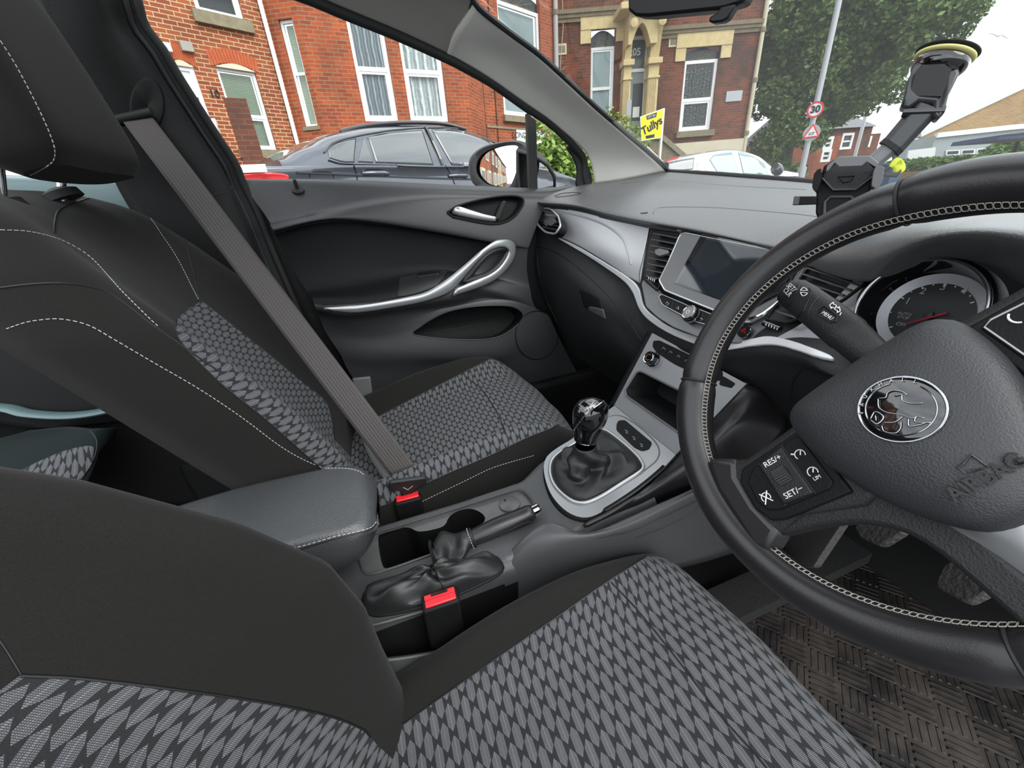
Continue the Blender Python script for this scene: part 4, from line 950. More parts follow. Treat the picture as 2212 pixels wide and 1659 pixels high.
gb = obj('boot', MB().grid(rows, closed=True), 'gaiter', gl, smooth='all', thick=.0015, off=0)
# knob: tall egg leaning towards the driver; glossy cap on the front with a silver band
ax = (P(1283, 862, y=.010) - P(1262, 958, y=.008)).normalized(); b0 = P(1263, 952, y=.008); sd = Vector((0, 1, 0)); sd = (sd - ax * sd.dot(ax)).normalized(); fwdk = ax.cross(sd)
prof = [(0, .0195, .020), (.010, .0205, .022), (.022, .0225, .026), (.036, .025, .031), (.050, .026, .034), (.062, .025, .034), (.074, .0215, .030), (.082, .015, .021), (.086, .007, .010), (.087, .0005, .0005)]
rows = []
for h, ry, rx in [tuple(v) for v in spline(prof, 30)]:
    rows.append([b0 + ax * h + sd * (math.cos(t) * ry) + fwdk * (math.sin(t) * rx) - fwdk * .0 for t in np.linspace(0, 2 * PI, 40, endpoint=False)])
km = MB().grid(rows, closed=True); ko = obj('knob', km, 'gloss', gl, smooth='all'); tk = bvh(ko)
obj('knob_collar', MB().tube([p + ax * .001 for p in [b0 + sd * (math.cos(t) * .0187) + fwdk * (math.sin(t) * .0187) for t in np.linspace(0, 2 * PI, 30, endpoint=False)]], .0013, 6, closed=True), 'chrome', gl)
bandp = onto(tk, [(1240, 932), (1250, 915), (1268, 893), (1288, 878), (1302, 866), (1306, 858), (1300, 853), (1288, 850)], 60, .0006)
obj('knob_band', MB().tube(bandp, .0022, 8, flat=((0, .6, .8), .5)), 'chrome', gl)
for L in ([(1262, 886), (1286, 872)], [(1267, 878), (1273, 888)], [(1275, 872), (1283, 882)], [(1282, 868), (1278, 874)]): seam('shift_pattern', tk, L, 'white', gl, r=.0004, off=.0003, n=8)
for (a, b), s in (((1262, 882), '1'), ((1269, 892), '2'), ((1272, 873), '3'), ((1280, 884), '4'), ((1281, 866), '5'), ((1290, 876), '6')):
    h = hit(tk, a, b)
    if h: text('shift_numeral', s, h[0] + h[1] * .0005, -sd, (h[1].cross(-sd)) * -1 if False else ax, .0042, 'white', gl, .0001)
# ---- handbrake
hb = thing('handbrake', 'black handbrake lever with a chrome button and slumped leather gaiter', 'handbrake', tuple(P(930, 1290, z=.55)))
h0, h1, h2, h3 = P(1016, 1166, y=-.034), P(1070, 1140, y=-.034), P(1125, 1118, y=-.034), P(1152, 1104, y=-.034)
obj('grip', MB().tube(spline([h0, h1, h2, h3], 30), [.0150 + .0012 * math.sin(i / 29 * PI) for i in range(27)] + [.0148, .0135, .0115], 20), 'leather', hb, smooth='all')
hd = (h3 - h2).normalized(); obj('release_button', MB().lathe(h3 - hd * .001, hd, [(.0105, 0), (.0105, .011), (.009, .0125), (0, .0125)], 28), 'chrome', hb)
obj('button_tip', MB().lathe(h3 + hd * .0115, hd, [(.0055, 0), (.0055, .0025), (0, .003)], 20), 'gloss', hb)
seam('grip_seam', bvh(bpy.data.objects['grip']), [(1035, 1182), (1080, 1158), (1120, 1135), (1160, 1122)], 'black', hb, .0006)
base = spline([tuple(P(a, b, z=.557)) for a, b in gat], 64, closed=True); bc = sum(base, Vector()) / 64
gd_ = (h1 - h0).normalized(); up_ = Vector((0, 0, 1)); sdv = gd_.cross(up_).normalized(); upv = sdv.cross(gd_)
path = spline([h0 + gd_ * .006, h0 - gd_ * .010, P(972, 1195, y=-.038), P(950, 1218, y=-.042), bc + Vector((.012, .002, .026))], 30)
rows = []
for i, c in enumerate(path):
    k = i / 29; rr = .0175 + .030 * k ** .9; row = []
    kb2 = 0
    tdir = (path[min(i + 1, 29)] - path[max(i - 1, 0)]).normalized() * -1; s1 = tdir.cross(up_).normalized(); u1 = s1.cross(tdir)
    for j in range(64):
        d = (base[j] - bc); a = math.atan2(d.dot(Vector((0, -1, 0))), d.dot(Vector((1, 0, 0))))
        e_ = Vector((d.x * .35, d.y, 0)).normalized(); ring = c + (Vector((0, 1, 0)) * e_.y - upv * e_.x) * rr
        w = (math.sin(3 * a + 9 * k) * .006 + math.sin(5 * a - 14 * k) * .0035 + math.sin(2 * a + 20 * k) * .0045) * math.sin(PI * min(1, k * 1.05)) ** .8
        row.append(ring.lerp(base[j], kb2) + (ring - c).normalized() * w)
    rows.append(row)
rows = rows[:28]
skirt = []
for k in np.linspace(1, .02, 20):
    row = []
    for j, q in enumerate(base):
        d = q - bc; a = math.atan2(d.y * 2.6, d.x); e = min(1, (1 - k) * 6)
        rip = math.sin(3 * a + 6 * k) * .006 + math.sin(5 * a - 8 * k + 1) * .005 + math.sin(9 * a + 5 * k) * .0025
        row.append(bc.lerp(q, k * (1 + (.10 * e if k > .5 else 0))) + Vector((0, 0, .002 + .030 * (1 - k ** 3) + rip * e * (.4 + .6 * k))))
    skirt.append(row)
obj('gaiter_skirt', MB().grid(skirt, closed=True), 'gaiter', hb, smooth='all')
hbg = obj('gaiter', MB().grid(rows, closed=True), 'gaiter', hb, smooth='all'); tg_ = bvh(hbg)
mod = hbg.modifiers.new('creases', 'DISPLACE'); tx = bpy.data.textures.new('crease noise', 'CLOUDS'); tx.noise_scale = .035; mod.texture = tx; mod.strength = .008; mod.mid_level = .5; mod.texture_coords = 'LOCAL'
obj('gaiter_lip', MB().tube([p + Vector((0, 0, .001)) for p in base], .0026, 8, closed=True), 'plastic_dark', hb)
obj('gaiter_cuff', MB().tube([h0 + gd_ * .005 + (upv * math.cos(t) + sdv * math.sin(t)) * .0168 for t in np.linspace(0, 2 * PI, 30, endpoint=False)], .0022, 8, closed=True), 'gaiter', hb)
mbs = MB()
for t in np.linspace(0, 2 * PI, 26, endpoint=False): mbs.tube([h0 + gd_ * .001 + (upv * math.cos(t) + sdv * math.sin(t)) * .0196, h0 + gd_ * .001 + (upv * math.cos(t + .15) + sdv * math.sin(t + .15)) * .0196], .0006, 5)
obj('cuff_stitching', mbs, 'stitch', hb, smooth=False)
# ---- armrest
ar = thing('armrest', 'padded black leather armrest with pale edge stitching behind the cup holders', 'armrest', (-.6, .02, .50))
rows = []
for x, zt, yl, yr, zb in ((-.80, .655, .118, -.060, .60), (-.76, .672, .122, -.066, .595), (-.65, .684, .118, -.072, .595), (-.54, .688, .108, -.074, .592), (-.475, .688, .098, -.074, .600), (-.447, .684, .082, -.068, .622), (-.432, .672, .060, -.058, .645), (-.428, .660, .045, -.048, .655)):
    sec = [(yr + .03, zb), (yr + .012, zb + .018), (yr, zb + .045 if zb < .64 else (zb + zt) / 2), (yr + .004, zt - .008), (yr + .022, zt), ((yl + yr) / 2, zt + .004), (yl - .022, zt), (yl - .004, zt - .008), (yl, (zb + zt) / 2), (yl - .03, zb)]
    rows.append([Vector((x, a, b)) for a, b in sec])
am = loft(rows, 60, 8); m = MB().grid(am, closed=True); m.add(am[-1], [tuple(range(60))]); m.add(am[0], [tuple(range(60))])
ao = obj('cushion', m, 'leather_arm', ar, smooth='all'); ta = bvh(ao)
stitch('stitching', ta, [(372, 1082), (430, 1062), (500, 1042), (600, 1025), (700, 1013), (745, 1012), (775, 1018), (790, 1030)], parent=ar)
stitch('stitching', ta, [(812, 1128), (800, 1140), (765, 1150), (720, 1160), (650, 1180), (560, 1200)], parent=ar)
seam('cushion_seam', ta, [(812, 1132), (800, 1144), (765, 1154), (720, 1165), (650, 1186)], 'black', ar, .0012)
obj('hinge_base', MB().box((-.72, .02, .46), (.20, .15, .30)), 'plastic_dark', ar, bev=.02)
# ================================================================== dashboard
da = thing('dashboard', 'full-width charcoal dashboard with grey decor wing, air vents and screen', 'dashboard', (.35, 0, .60))
D0 = PL([(1266, 398, .335), (1350, 386, .455), (1440, 370, .575), (1600, 382, .622), (1740, 393, .645), (1900, 411, .65), (2100, 431, .64), (2300, 452, .60), (2500, 470, .55)], x=0)
D1 = PL([(1236, 405, .275), (1320, 400, .375), (1450, 388, .50), (1600, 396, .545), (1750, 408, .56), (1900, 424, .55), (2100, 444, .52), (2300, 464, .46), (2500, 480, .40)], x=0)
D2 = PL([(1200, 416, .222), (1300, 418, .30), (1450, 412, .40), (1600, 422, .44), (1760, 438, .44), (1900, 452, .43), (2060, 462, .38), (2250, 466, .32), (2450, 480, .28)], x=0)
D3 = PL([(1168, 432, .168), (1247, 438, .218), (1316, 452, .252), (1405, 468, .282), (1516, 484, .290), (1671, 514, .268), (1800, 525, .235), (1900, 520, .185), (2010, 500, .140), (2150, 492, .125), (2350, 530, .12), (2500, 640, .12)], x=0)
D4 = PL([(1158, 440, .160), (1247, 447, .214), (1316, 466, .245), (1405, 485, .274), (1516, 504, .274), (1671, 541, .246), (1790, 588, .20), (1875, 601, .165), (1950, 572, .158), (2020, 552, .165), (2130, 568, .165), (2260, 640, .165), (2380, 720, .165)], x=0)
D5 = [p + Vector((.03, 0, -.006)) for p in D4]
dg = loft([D0, D1, D2, D3, D4, D5], 150, 12)
dpad = obj('upper_pad', MB().grid(dg), 'dash', da, smooth='all'); tdp = bvh(dpad)
seam('demister_slot', tdp, [(1341, 397), (1400, 391), (1460, 391), (1530, 398), (1620, 404), (1740, 410)], 'dash', da, .0028, off=-.0014)
seam('pad_joint', tdp, [(1411, 462), (1420, 450), (1445, 447), (1500, 447), (1560, 449), (1640, 455), (1720, 462), (1770, 468)], 'dash', da, .003, off=-.0020)
seam('demister_vent', tdp, [(1197, 424), (1215, 418), (1240, 416), (1255, 418), (1240, 422), (1215, 425), (1200, 426)], 'plastic_dark', da, .0012)
seam('airbag_mark', tdp, [(1384, 461), (1399, 460)], 'black', da, .0016, n=6)
F = [[(1150, 448, .175), (1247, 455, .23), (1316, 474, .262), (1405, 492, .292), (1516, 510, .30), (1671, 548, .27), (1790, 592, .225), (1900, 600, .20), (2020, 580, .20), (2200, 640, .20), (2500, 700, .20)],
 [(1144, 485, .166), (1230, 510, .212), (1320, 545, .238), (1400, 575, .252), (1480, 600, .25), (1600, 645, .23), (1700, 668, .21), (1850, 690, .20), (2000, 700, .21), (2200, 720, .21), (2500, 760, .21)],
 [(1142, 520, .162), (1213, 534, .200), (1300, 584, .232), (1365, 634, .232), (1392, 690, .220), (1455, 725, .200), (1530, 748, .182), (1626, 752, .162), (1721, 762, .142), (1800, 795, .125), (2000, 850, .15), (2200, 900, .15), (2500, 930, .15)],
 [(1146, 560, .158), (1205, 590, .178), (1290, 655, .196), (1345, 705, .206), (1375, 735, .206), (1450, 765, .202), (1540, 785, .19), (1640, 795, .17), (1730, 805, .15), (1810, 830, .13), (1960, 880, .14), (2200, 960, .15), (2500, 1000, .15)],
 [(1152, 600, .17), (1200, 660, .185), (1260, 715, .20), (1320, 755, .21), (1370, 790, .22), (1450, 830, .24), (1560, 860, .25), (1660, 870, .22), (1760, 890, .18), (1850, 930, .16), (2000, 980, .15), (2200, 1040, .16), (2500, 1080, .16)],
 [(1170, 680, .24), (1210, 740, .25), (1260, 780, .27), (1320, 820, .30), (1390, 860, .34), (1480, 900, .36), (1600, 930, .34), (1700, 950, .30), (1800, 980, .26), (1900, 1010, .24), (2050, 1060, .22), (2250, 1120, .22), (2550, 1160, .22)]]
fg = loft([PL(r, x=0) for r in F], 220, 14)
gl_px = [(1250, 622), (1262, 622), (1296, 642), (1306, 668), (1310, 690), (1282, 676), (1264, 664), (1256, 645)]
fo = obj('fascia', MB().grid(fg), 'plastic', da, smooth='all'); tf = bvh(fo)
# silver sweep
patch('silver_strip', tf, [(1208, 513), (1247, 531), (1310, 568), (1357, 598), (1381, 622), (1393, 662), (1421, 688), (1455, 709), (1512, 729), (1582, 743), (1626, 735), (1667, 730), (1721, 743), (1785, 768), (1802, 779)],
      [(1209, 516), (1247, 538), (1285, 561), (1345, 603), (1368, 630), (1384, 668), (1407, 694), (1452, 722), (1509, 745), (1560, 757), (1626, 749), (1674, 747), (1721, 758), (1770, 775), (1800, 781)], 'strip', da, 150, 8, .004, .006)
# grey decor wing from the side vent to the centre vent
patch('decor_panel', tf, [(1158, 452), (1200, 450), (1247, 456), (1316, 473), (1360, 482), (1403, 491)], [(1168, 492), (1190, 503), (1247, 528), (1312, 566), (1357, 596), (1384, 612)], 'decor', da, 90, 40, .003, .004)
seam('decor_crease', tf, [(1215, 458), (1265, 470), (1310, 488), (1345, 515), (1358, 545), (1365, 572)], 'decor', da, .0035, off=.0015)
seam('decor_edge', tf, [(1404, 493), (1397, 530), (1390, 560), (1384, 590), (1384, 612)], 'silver', da, .0018, off=.004)
# glovebox
seam('glovebox_joint', tf, [(1160, 532), (1200, 545), (1250, 580), (1300, 625), (1340, 670), (1365, 705), (1385, 735)], 'black', da, .0014)
seam('glovebox_joint', tf, [(1160, 532), (1163, 580), (1178, 640), (1205, 700)], 'black', da, .0014)
patch('glovebox_latch', tf, [(1252, 624), (1275, 632), (1295, 644)], [(1262, 662), (1284, 676), (1309, 689)], 'plastic_dark', da, 16, 12, .001, .003)
patch('latch_lip', tf, [(1272, 668), (1276, 662), (1305, 668)], [(1274, 670), (1290, 680), (1310, 690)], 'plastic_mid', da, 12, 6, .003, .003)
# ---- side vent
def vent(name, poly, x, nsl, knob, rot=0, frame='silver', fr=.003, cols=False):
    pl = (P(*poly[0], x=x), Vector((-.86, .0, .5)).normalized() if not cols else Vector((-.82, -.05, .57)).normalized()); n = Vector(pl[1])
    q = [P(a, b, pl=pl) for a, b in rnd(poly, k=.3)]; c = sum(q, Vector()) / len(q)
    obj(name + '_frame', MB().tube(q, fr, 8, closed=True), frame, da)
    obj(name + '_duct', MB().grid([q, [p - n * .03 + (c - p) * .1 for p in q], [c - n * .03 + (p - c) * .02 for p in q]], closed=True), 'black', da)
    return pl, c
vp = [(1161, 450), (1188, 450), (1207, 468), (1211, 488), (1200, 506), (1178, 502), (1160, 484)]
plv, cv = vent('side_vent', vp, .182, 5, None)
for i in range(5):
    y0 = 457 + i * 8.5; a, b = P(1168 + abs(i - 1) * 1.5, y0, pl=(plv[0] - plv[1] * .004, plv[1])), P(1207 - abs(i - 2) * 1.5, y0 + 7, pl=(plv[0] - plv[1] * .004, plv[1]))
    obj('vent_slat', MB().prism([a, b, b + Vector((.012, 0, -.002)), a + Vector((.012, 0, -.002))], Vector((0, 0, .0022))), 'plastic_mid', da, smooth=False)
flatpoly('vent_tab', rnd([(1176, 476), (1195, 470), (1202, 478), (1190, 488), (1178, 484)]), (plv[0] + plv[1] * .003, plv[1]), 'plastic_mid', da, .006, .001)
flatpoly('vent_wheel', rnd([(1163, 454), (1172, 456), (1170, 480), (1163, 476)]), (plv[0] + plv[1] * .001, plv[1]), 'plastic_dark', da, .006, .001)
# ---- centre unit: everything on one inclined plane
UN = Vector((-.805, 0, .593)); UP = Vector((.235, 0, .95)); PU = (UP, UN)
def U(h): return (UP + UN * h, UN)
# left centre vent
lv = rnd([(1408, 494), (1471, 502), (1458, 545), (1432, 600), (1420, 628), (1392, 604), (1392, 570), (1398, 530)], k=.12)
obj('vent_frame', MB().tube([P(a, b, pl=U(.0)) for a, b in lv], .0022, 8, closed=True), 'plastic_dark', da)
flatpoly('vent_duct', lv, U(-.022), 'black', da, .004)
for i in range(8):
    y = 506 + i * 13.2; xl = np.interp(y, [494, 620], [1409, 1391]); xr = np.interp(y, [500, 545, 600, 628], [1470, 1457, 1431, 1420]); a, b = P(xl, y - 2, pl=U(-.003)), P(xr, y + (xr - xl) * .17, pl=U(-.003))
    e = (b - a).normalized(); obj('vent_slat', MB().prism([a, b, b + Vector((.014, 0, -.002)), a + Vector((.014, 0, -.002))], UN.cross(e) * (.0018)), 'plastic_mid', da, smooth=False)
flatpoly('vent_tab', rnd([(1414, 540), (1424, 536), (1444, 541), (1440, 548), (1424, 553), (1415, 549)]), U(.004), 'gunmetal', da, .006, .001)
flatpoly('lower_console_face', rnd([(1385, 612), (1395, 598), (1425, 628), (1436, 640), (1550, 686), (1620, 706), (1690, 650), (1735, 700), (1680, 728), (1600, 742), (1512, 729), (1455, 707), (1421, 686), (1395, 662)], k=.15), U(-.006), 'gunmetal', da, .006, .001)
def wheelband(c, L):
    pass
tw = P(1409, 602, pl=U(.0)); 
obj('vent_thumbwheel', MB().tube([P(1398, 598, pl=U(.0)), P(1418, 607, pl=U(.0))], .0042, 14), 'gloss', da)
for i in range(4): obj('thumbwheel_tooth', MB().tube([P(1402 + i * 4.2, 598.5 + i * 1.9, pl=U(.0035)), P(1400.5 + i * 4.2, 603 + i * 1.9, pl=U(.0035))], .0008, 6), 'white', da)
# screen bezel, silver edge, glass
bez = rnd([(1471, 502), (1742, 556), (1738, 580), (1712, 625), (1650, 682), (1620, 696), (1600, 695), (1550, 673), (1436, 627), (1424, 606), (1443, 568)], k=.18)
flatpoly('screen_surround', bez, U(.003), 'gunmetal', da, .014, .0015)
obj('surround_edge', MB().tube([P(a, b, pl=U(.002)) for a, b in bez], .0018, 8, closed=True), 'silver', da)
flatpoly('screen_recess', [(1515, 505), (1742, 551), (1700, 630), (1620, 672), (1456, 612)], U(.0036), 'gloss', da, .002)
flatpoly('screen', [(1526, 515), (1720, 556), (1690, 628), (1610, 668), (1463, 611)], U(.0042), 'screen', da, .001)
# audio buttons
ab = rnd([(1423, 640), (1430, 636), (1475, 655), (1485, 660), (1505, 666), (1560, 688), (1555, 706), (1520, 700), (1500, 694), (1475, 682), (1430, 658)], k=.3)
flatpoly('audio_buttons', ab, U(.0015), 'plastic_dark', da, .006, .001)
obj('audio_button_edge', MB().tube([P(a, b, pl=U(.0018)) for a, b in ab], .0009, 6, closed=True), 'silver', da)
for a, b in (((1454, 650), (1450, 668)), ((1520, 676), (1514, 696))): obj('button_gap', MB().tube([P(*a, pl=U(.0018)), P(*b, pl=U(.0018))], .0007, 5), 'black', da)
icon('audio_symbol', [(1438, 656), (1441, 652), (1445, 657), (1439, 660)], U(.0022), da, 'grey_print'); icon('audio_symbol', [(1461, 665), (1466, 668), (1465, 662)], U(.0022), da, 'grey_print'); icon('audio_symbol', [(1513, 687), (1518, 690), (1514, 692)], U(.0022), da, 'grey_print')
pk = P(1488, 675, pl=U(.014)); obj('power_knob', MB().lathe(pk - UN * .016, UN, [(.0155, 0), (.0155, .006), (.0142, .007), (.0142, .017), (.0125, .0185), (0, .0185)], 40), 'gloss', da)
obj('power_knob_ring', MB().lathe(pk - UN * .010, UN, [(.0156, 0), (.0162, .002), (.0156, .004)], 40, ring=True), 'chrome', da); obj('power_knob_ring', MB().lathe(pk + UN * .0018, UN, [(.0125, 0), (.0118, .0012), (.0108, .0008)], 40, ring=True), 'chrome', da)
e1 = Vector((0, -1, 0)); e2 = UN.cross(e1) * -1
e2 = e2 if e2.z > 0 else -e2
obj('power_symbol', MB().tube([pk + UN * .0028 + (e1 * math.cos(t) + e2 * math.sin(t)) * .0035 for t in np.linspace(2.2, 7.2, 18)], .0004, 5).tube([pk + UN * .0028 + e2 * .001, pk + UN * .0028 + e2 * .0045], .0004, 5), 'white', da)
# hazard button
hz = P(1608, 716, pl=U(.002)); obj('hazard_button', MB().lathe(hz - UN * .006, UN, [(.0105, 0), (.0105, .007), (.0095, .008), (0, .008)], 30), 'gloss', da)
obj('hazard_triangle', MB().tube([hz + UN * .0024 + (e1 * math.sin(t) + e2 * math.cos(t)) * .0052 for t in (0, 2 * PI / 3, 4 * PI / 3)], .00055, 6, closed=True).tube([hz + UN * .0024 + (e1 * math.sin(t) + e2 * math.cos(t)) * .0025 for t in (0, 2 * PI / 3, 4 * PI / 3)], .0004, 6, closed=True), 'red', da)
# right centre vent
rv = rnd([(1722, 556), (1775, 560), (1880, 604), (1820, 650), (1700, 698), (1655, 690), (1672, 664), (1700, 636)], k=.12)
VR = (P(1760, 640, x=.186), Vector((-.80, .12, .58)).normalized())
def V_(h): return (VR[0] + VR[1] * h, VR[1])
flatpoly('vent_duct', rv, V_(-.02), 'black', da, .004)
obj('vent_frame', MB().tube([P(a, b, pl=V_(0)) for a, b in rv], .0022, 8, closed=True), 'plastic_dark', da)
for i in range(9):
    t = i / 8; a, b = P(1750 - 78 * t, 566 + 106 * t, pl=V_(-.003)), P(1868 - 132 * t * 1.0, 606 + 88 * t, pl=V_(-.003)); e = (b - a).normalized()
    obj('vent_slat', MB().prism([a, b, b + Vector((.014, 0, -.002)), a + Vector((.014, 0, -.002))], VR[1].cross(e) * .0018), 'plastic_mid', da, smooth=False)
obj('vent_thumbwheel', MB().tube([P(1650, 698, pl=U(.002)), P(1686, 712, pl=U(.002))], .0045, 14), 'gloss', da)
for i in range(5): obj('thumbwheel_tooth', MB().tube([P(1656 + i * 6, 698 + i * 2.4, pl=U(.006)), P(1654 + i * 6, 703 + i * 2.4, pl=U(.006))], .0009, 6), 'white', da)
obj('unit_edge', MB().tube(spline([P(a, b, pl=U(.006)) for a, b in ((1745, 578), (1720, 612), (1690, 645), (1662, 668), (1640, 682), (1618, 688))], 30), .003, 8), 'chrome', da)
# blue grey wing next to the cluster
flatpoly('driver_decor_panel', rnd([(1846, 603), (1874, 605), (1852, 640), (1842, 690), (1850, 740), (1868, 790), (1800, 790), (1770, 768), (1720, 745), (1672, 732), (1720, 706), (1790, 660)], k=.1), (P(1780, 700, x=.175), Vector((-.86, .15, .5)).normalized()), 'panelgrey', da, .006, .001)
seam('column_joint', tf, [(1760, 790), (1730, 800), (1712, 830), (1712, 870), (1735, 900)], 'black', da, .0012)
# ---- instrument cluster
CP = (P(2000, 655, x=.165), Vector((-.93, .0, .36)).normalized())
def CPl(h): return (CP[0] + CP[1] * h, CP[1])
A3, B3, C3 = P(1859, 665, pl=CP), P(2011, 565, pl=CP), P(2139, 616, pl=CP)
def circ(a, b, c):
    u, v = b - a, c - a; w = u.cross(v); return a + (w.cross(u) * v.length_squared + v.cross(w) * u.length_squared) / (2 * w.length_squared)
cc0 = circ(A3, B3, C3); cr0 = (A3 - cc0).length; ca = Vector((0, -1, 0)); cbv = CP[1].cross(ca); cbv = cbv if cbv.z > 0 else -cbv
cn = CP[1]
cl = thing('instrument_cluster', 'round chrome-ringed rev counter reading OFF behind the steering wheel', 'dial', tuple(cc0))
def ringp(r, h, n=64): return [cc0 + cn * h + (ca * math.cos(t) + cbv * math.sin(t)) * r for t in np.linspace(0, 2 * PI, n, endpoint=False)]
obj('binnacle', MB().grid([ringp(cr0 * 1.10, -.02), ringp(cr0 * 1.08, .004), ringp(cr0 * 1.02, .008)], closed=True), 'plastic_dark', cl, smooth='all')
M['dchrome'] = simple('dark chrome', (.34, .35, .37), .14, 1)
obj('chrome_ring', MB().tube(ringp(cr0 * 1.0, .008), .0019, 10, closed=True), 'dchrome', cl)
obj('dial_bowl', MB().grid([ringp(cr0 * .98, .008), ringp(cr0 * .90, -.018), ringp(cr0 * .86, -.022)], closed=True), 'gloss', cl, smooth='all')
obj('dial_band', MB().grid([ringp(cr0 * .86, -.022), ringp(cr0 * .66, -.026)], closed=True), simple('silver dial band', (.42, .43, .46), .4, .3), cl)
obj('dial_face', MB().lathe(cc0 - cn * .028, cn, [(0, 0), (cr0 * .67, 0), (cr0 * .67, .003), (0, .003)], 48), 'black', cl)
fz = -.0242; FP = (cc0 + cn * fz, cn)
mt = MB(); fcp = lambda px, py, k=0: P(px, py, pl=(cc0 + cn * (fz + k), cn))
digs = (('1', 1961, 651), ('2', 1994, 629), ('3', 2038, 620), ('4', 2083, 628), ('5', 2120, 648))
for s_, x, y in digs: text('dial_numeral', s_, fcp(x, y), ca, cbv, .0100, 'grey_print', cl, .0001)
for w_, x, y, z_ in (('AUTO', 1954, 678, .0044), ('STOP', 1951, 686, .0044), ('OFF', 1947, 701, .0056)): text('dial_word', w_, fcp(x, y), ca, cbv, z_, 'grey_print', cl, .0001)
dirs = [(fcp(x, y) - cc0 - cn * fz) for x, y in ((1936, 703), (1961, 651), (1994, 629), (2038, 620), (2083, 628), (2120, 648))]
for i, d in enumerate(dirs):
    for t in (0, .5):
        if t and i == len(dirs) - 1: continue
        e = (d.normalized() * (1 - t) + dirs[min(i + 1, len(dirs) - 1)].normalized() * t).normalized(); mt.tube([cc0 + cn * fz + e * cr0 * .655, cc0 + cn * fz + e * cr0 * (.60 if not t else .63)], .0006, 5)
obj('dial_tick', mt, 'white', cl)
obj('needle', MB().tube([fcp(2046, 676, .004), fcp(1952, 701, .003)], [.0012, .0005], 6), simple('dark red needle', (.45, .02, .03), .5), cl)
obj('needle_hub', MB().lathe(cc0 + cn * fz, cn, [(.004, 0), (.004, .003), (0, .0035)], 24), 'black', cl)
# ================================================================== steering wheel (turned about 63 degrees to the left)
WC = Vector((.002, -.363, .908)); WT = math.radians(25); WP = math.radians(63)
WNv = Vector((-math.cos(WT), 0, math.sin(WT))); A0 = Vector((0, -1, 0)); B0 = Vector((math.sin(WT), 0, math.cos(WT)))
WA = A0 * math.cos(WP) + B0 * math.sin(WP); WB = -A0 * math.sin(WP) + B0 * math.cos(WP)
def Wl(a, b, h=0): return WC + WA * a + WB * b + WNv * h
sw = thing('steering_wheel', 'black leather steering wheel with cream stitching, turned to the left', 'steering wheel', tuple(WC - WNv * .08))
OX = .008
RC = .1695
segs = [(134, 48), (48, -77), (-77, -103), (-103, -226)]   # leather sections between the seams
def rimr(d):
    """grip swells at ten-to-two and at the spokes"""
    d = (d + 360) % 360; r = .0170
    for c, w, h in ((40, 16, .0028), (140, 16, .0028), (0, 20, .0012), (180, 20, .0012), (270, 12, .0008)):
        e = min(abs(d - c), 360 - abs(d - c)); r += h * math.exp(-(e / w) ** 2)
    return r
for i, (s0, s1) in enumerate(segs):
    ds_ = np.linspace(s0 - .25, s1 + .25, max(8, int(abs(s0 - s1) / 2)))
    rr = []
    for k, d in enumerate(ds_):
        t = math.radians(d); c = Wl(OX * 0 + RC * math.cos(t), RC * math.sin(t)); o_ = (WA * math.cos(t) + WB * math.sin(t)); R_ = rimr(d)
        e = min(k, len(ds_) - 1 - k); sq = (.90, .97, 1)[min(e, 2)]
        rr.append([c + o_ * (math.cos(u) * R_ * 1.02 * sq) + WNv * (math.sin(u) * R_ * 1.08 * sq) for u in np.linspace(0, 2 * PI, 28, endpoint=False)])
    obj('rim', MB().grid(rr, closed=True), 'leather', sw, smooth='all')
obj('rim_core', MB().tube([Wl(RC * math.cos(t), RC * math.sin(t)) for t in np.linspace(0, 2 * PI, 90, endpoint=False)], .0150, 16, closed=True), 'black', sw)
# cross stitching along the inside of the rim
for (d0, d1) in ((11, 169), (191, 262), (278, 349)):
    mb = MB(); n = int((d1 - d0) * .66)
    def sp_(d, off):
        t = math.radians(d); o_ = (WA * math.cos(t) + WB * math.sin(t)); u = math.radians(180 - 22 + off); R_ = rimr(d) + .0006
        return Wl(RC * math.cos(t), RC * math.sin(t)) + o_ * (math.cos(u) * R_ * 1.02) + WNv * (math.sin(u) * R_ * 1.08)
    for k in range(n):
        a, b = d0 + (d1 - d0) * k / n, d0 + (d1 - d0) * (k + 1) / n
        mb.tube([sp_(a, -8), sp_(a * .7 + b * .3, -8), sp_(a * .4 + b * .6, 8), sp_(b, 8)], .00036, 4); mb.tube([sp_(a, 8), sp_(a * .7 + b * .3, 8), sp_(a * .4 + b * .6, -8), sp_(b, -8)], .00036, 4)
        mb.tube([sp_(b, -11), sp_(b, 11)], .0004, 4) if False else None
    obj('rim_stitching', mb, 'stitch_w', sw, smooth=False)
for d in (48, 134, -77, -103):
    t = math.radians(d); o_ = (WA * math.cos(t) + WB * math.sin(t)); c = Wl(RC * math.cos(t), RC * math.sin(t))
    obj('rim_joint', MB().tube([c + o_ * (math.cos(u) * rimr(d) * .96) + WNv * (math.sin(u) * rimr(d) * 1.02) for u in np.linspace(0, 2 * PI, 24, endpoint=False)], .0012, 6, closed=True), 'rubber', sw)
# airbag cover
half = [(0, .026), (.030, .0255), (.052, .023), (.062, .014), (.064, -.004), (.061, -.028), (.053, -.052), (.042, -.074), (.028, -.092), (.014, -.104), (0, -.107)]
loop = spline([(a, b, 0) for a, b in half + [(-a, b) for a, b in half[-2:0:-1]]], 72, closed=True)
def hubring(s, h): return [Wl(OX + p.x * s, -.036 + (p.y + .036) * s, h) for p in loop]
rings = [hubring(.96, -.03), hubring(1.0, .008), hubring(1.0, .020), hubring(.965, .030), hubring(.88, .036), hubring(.70, .041), hubring(.45, .044), hubring(.2, .0455), hubring(.01, .046)]
hubo = obj('airbag_cover', MB().grid([[r[j] for j in range(72)] for r in rings], closed=True), 'hub', sw, smooth='all'); thb = bvh(hubo)
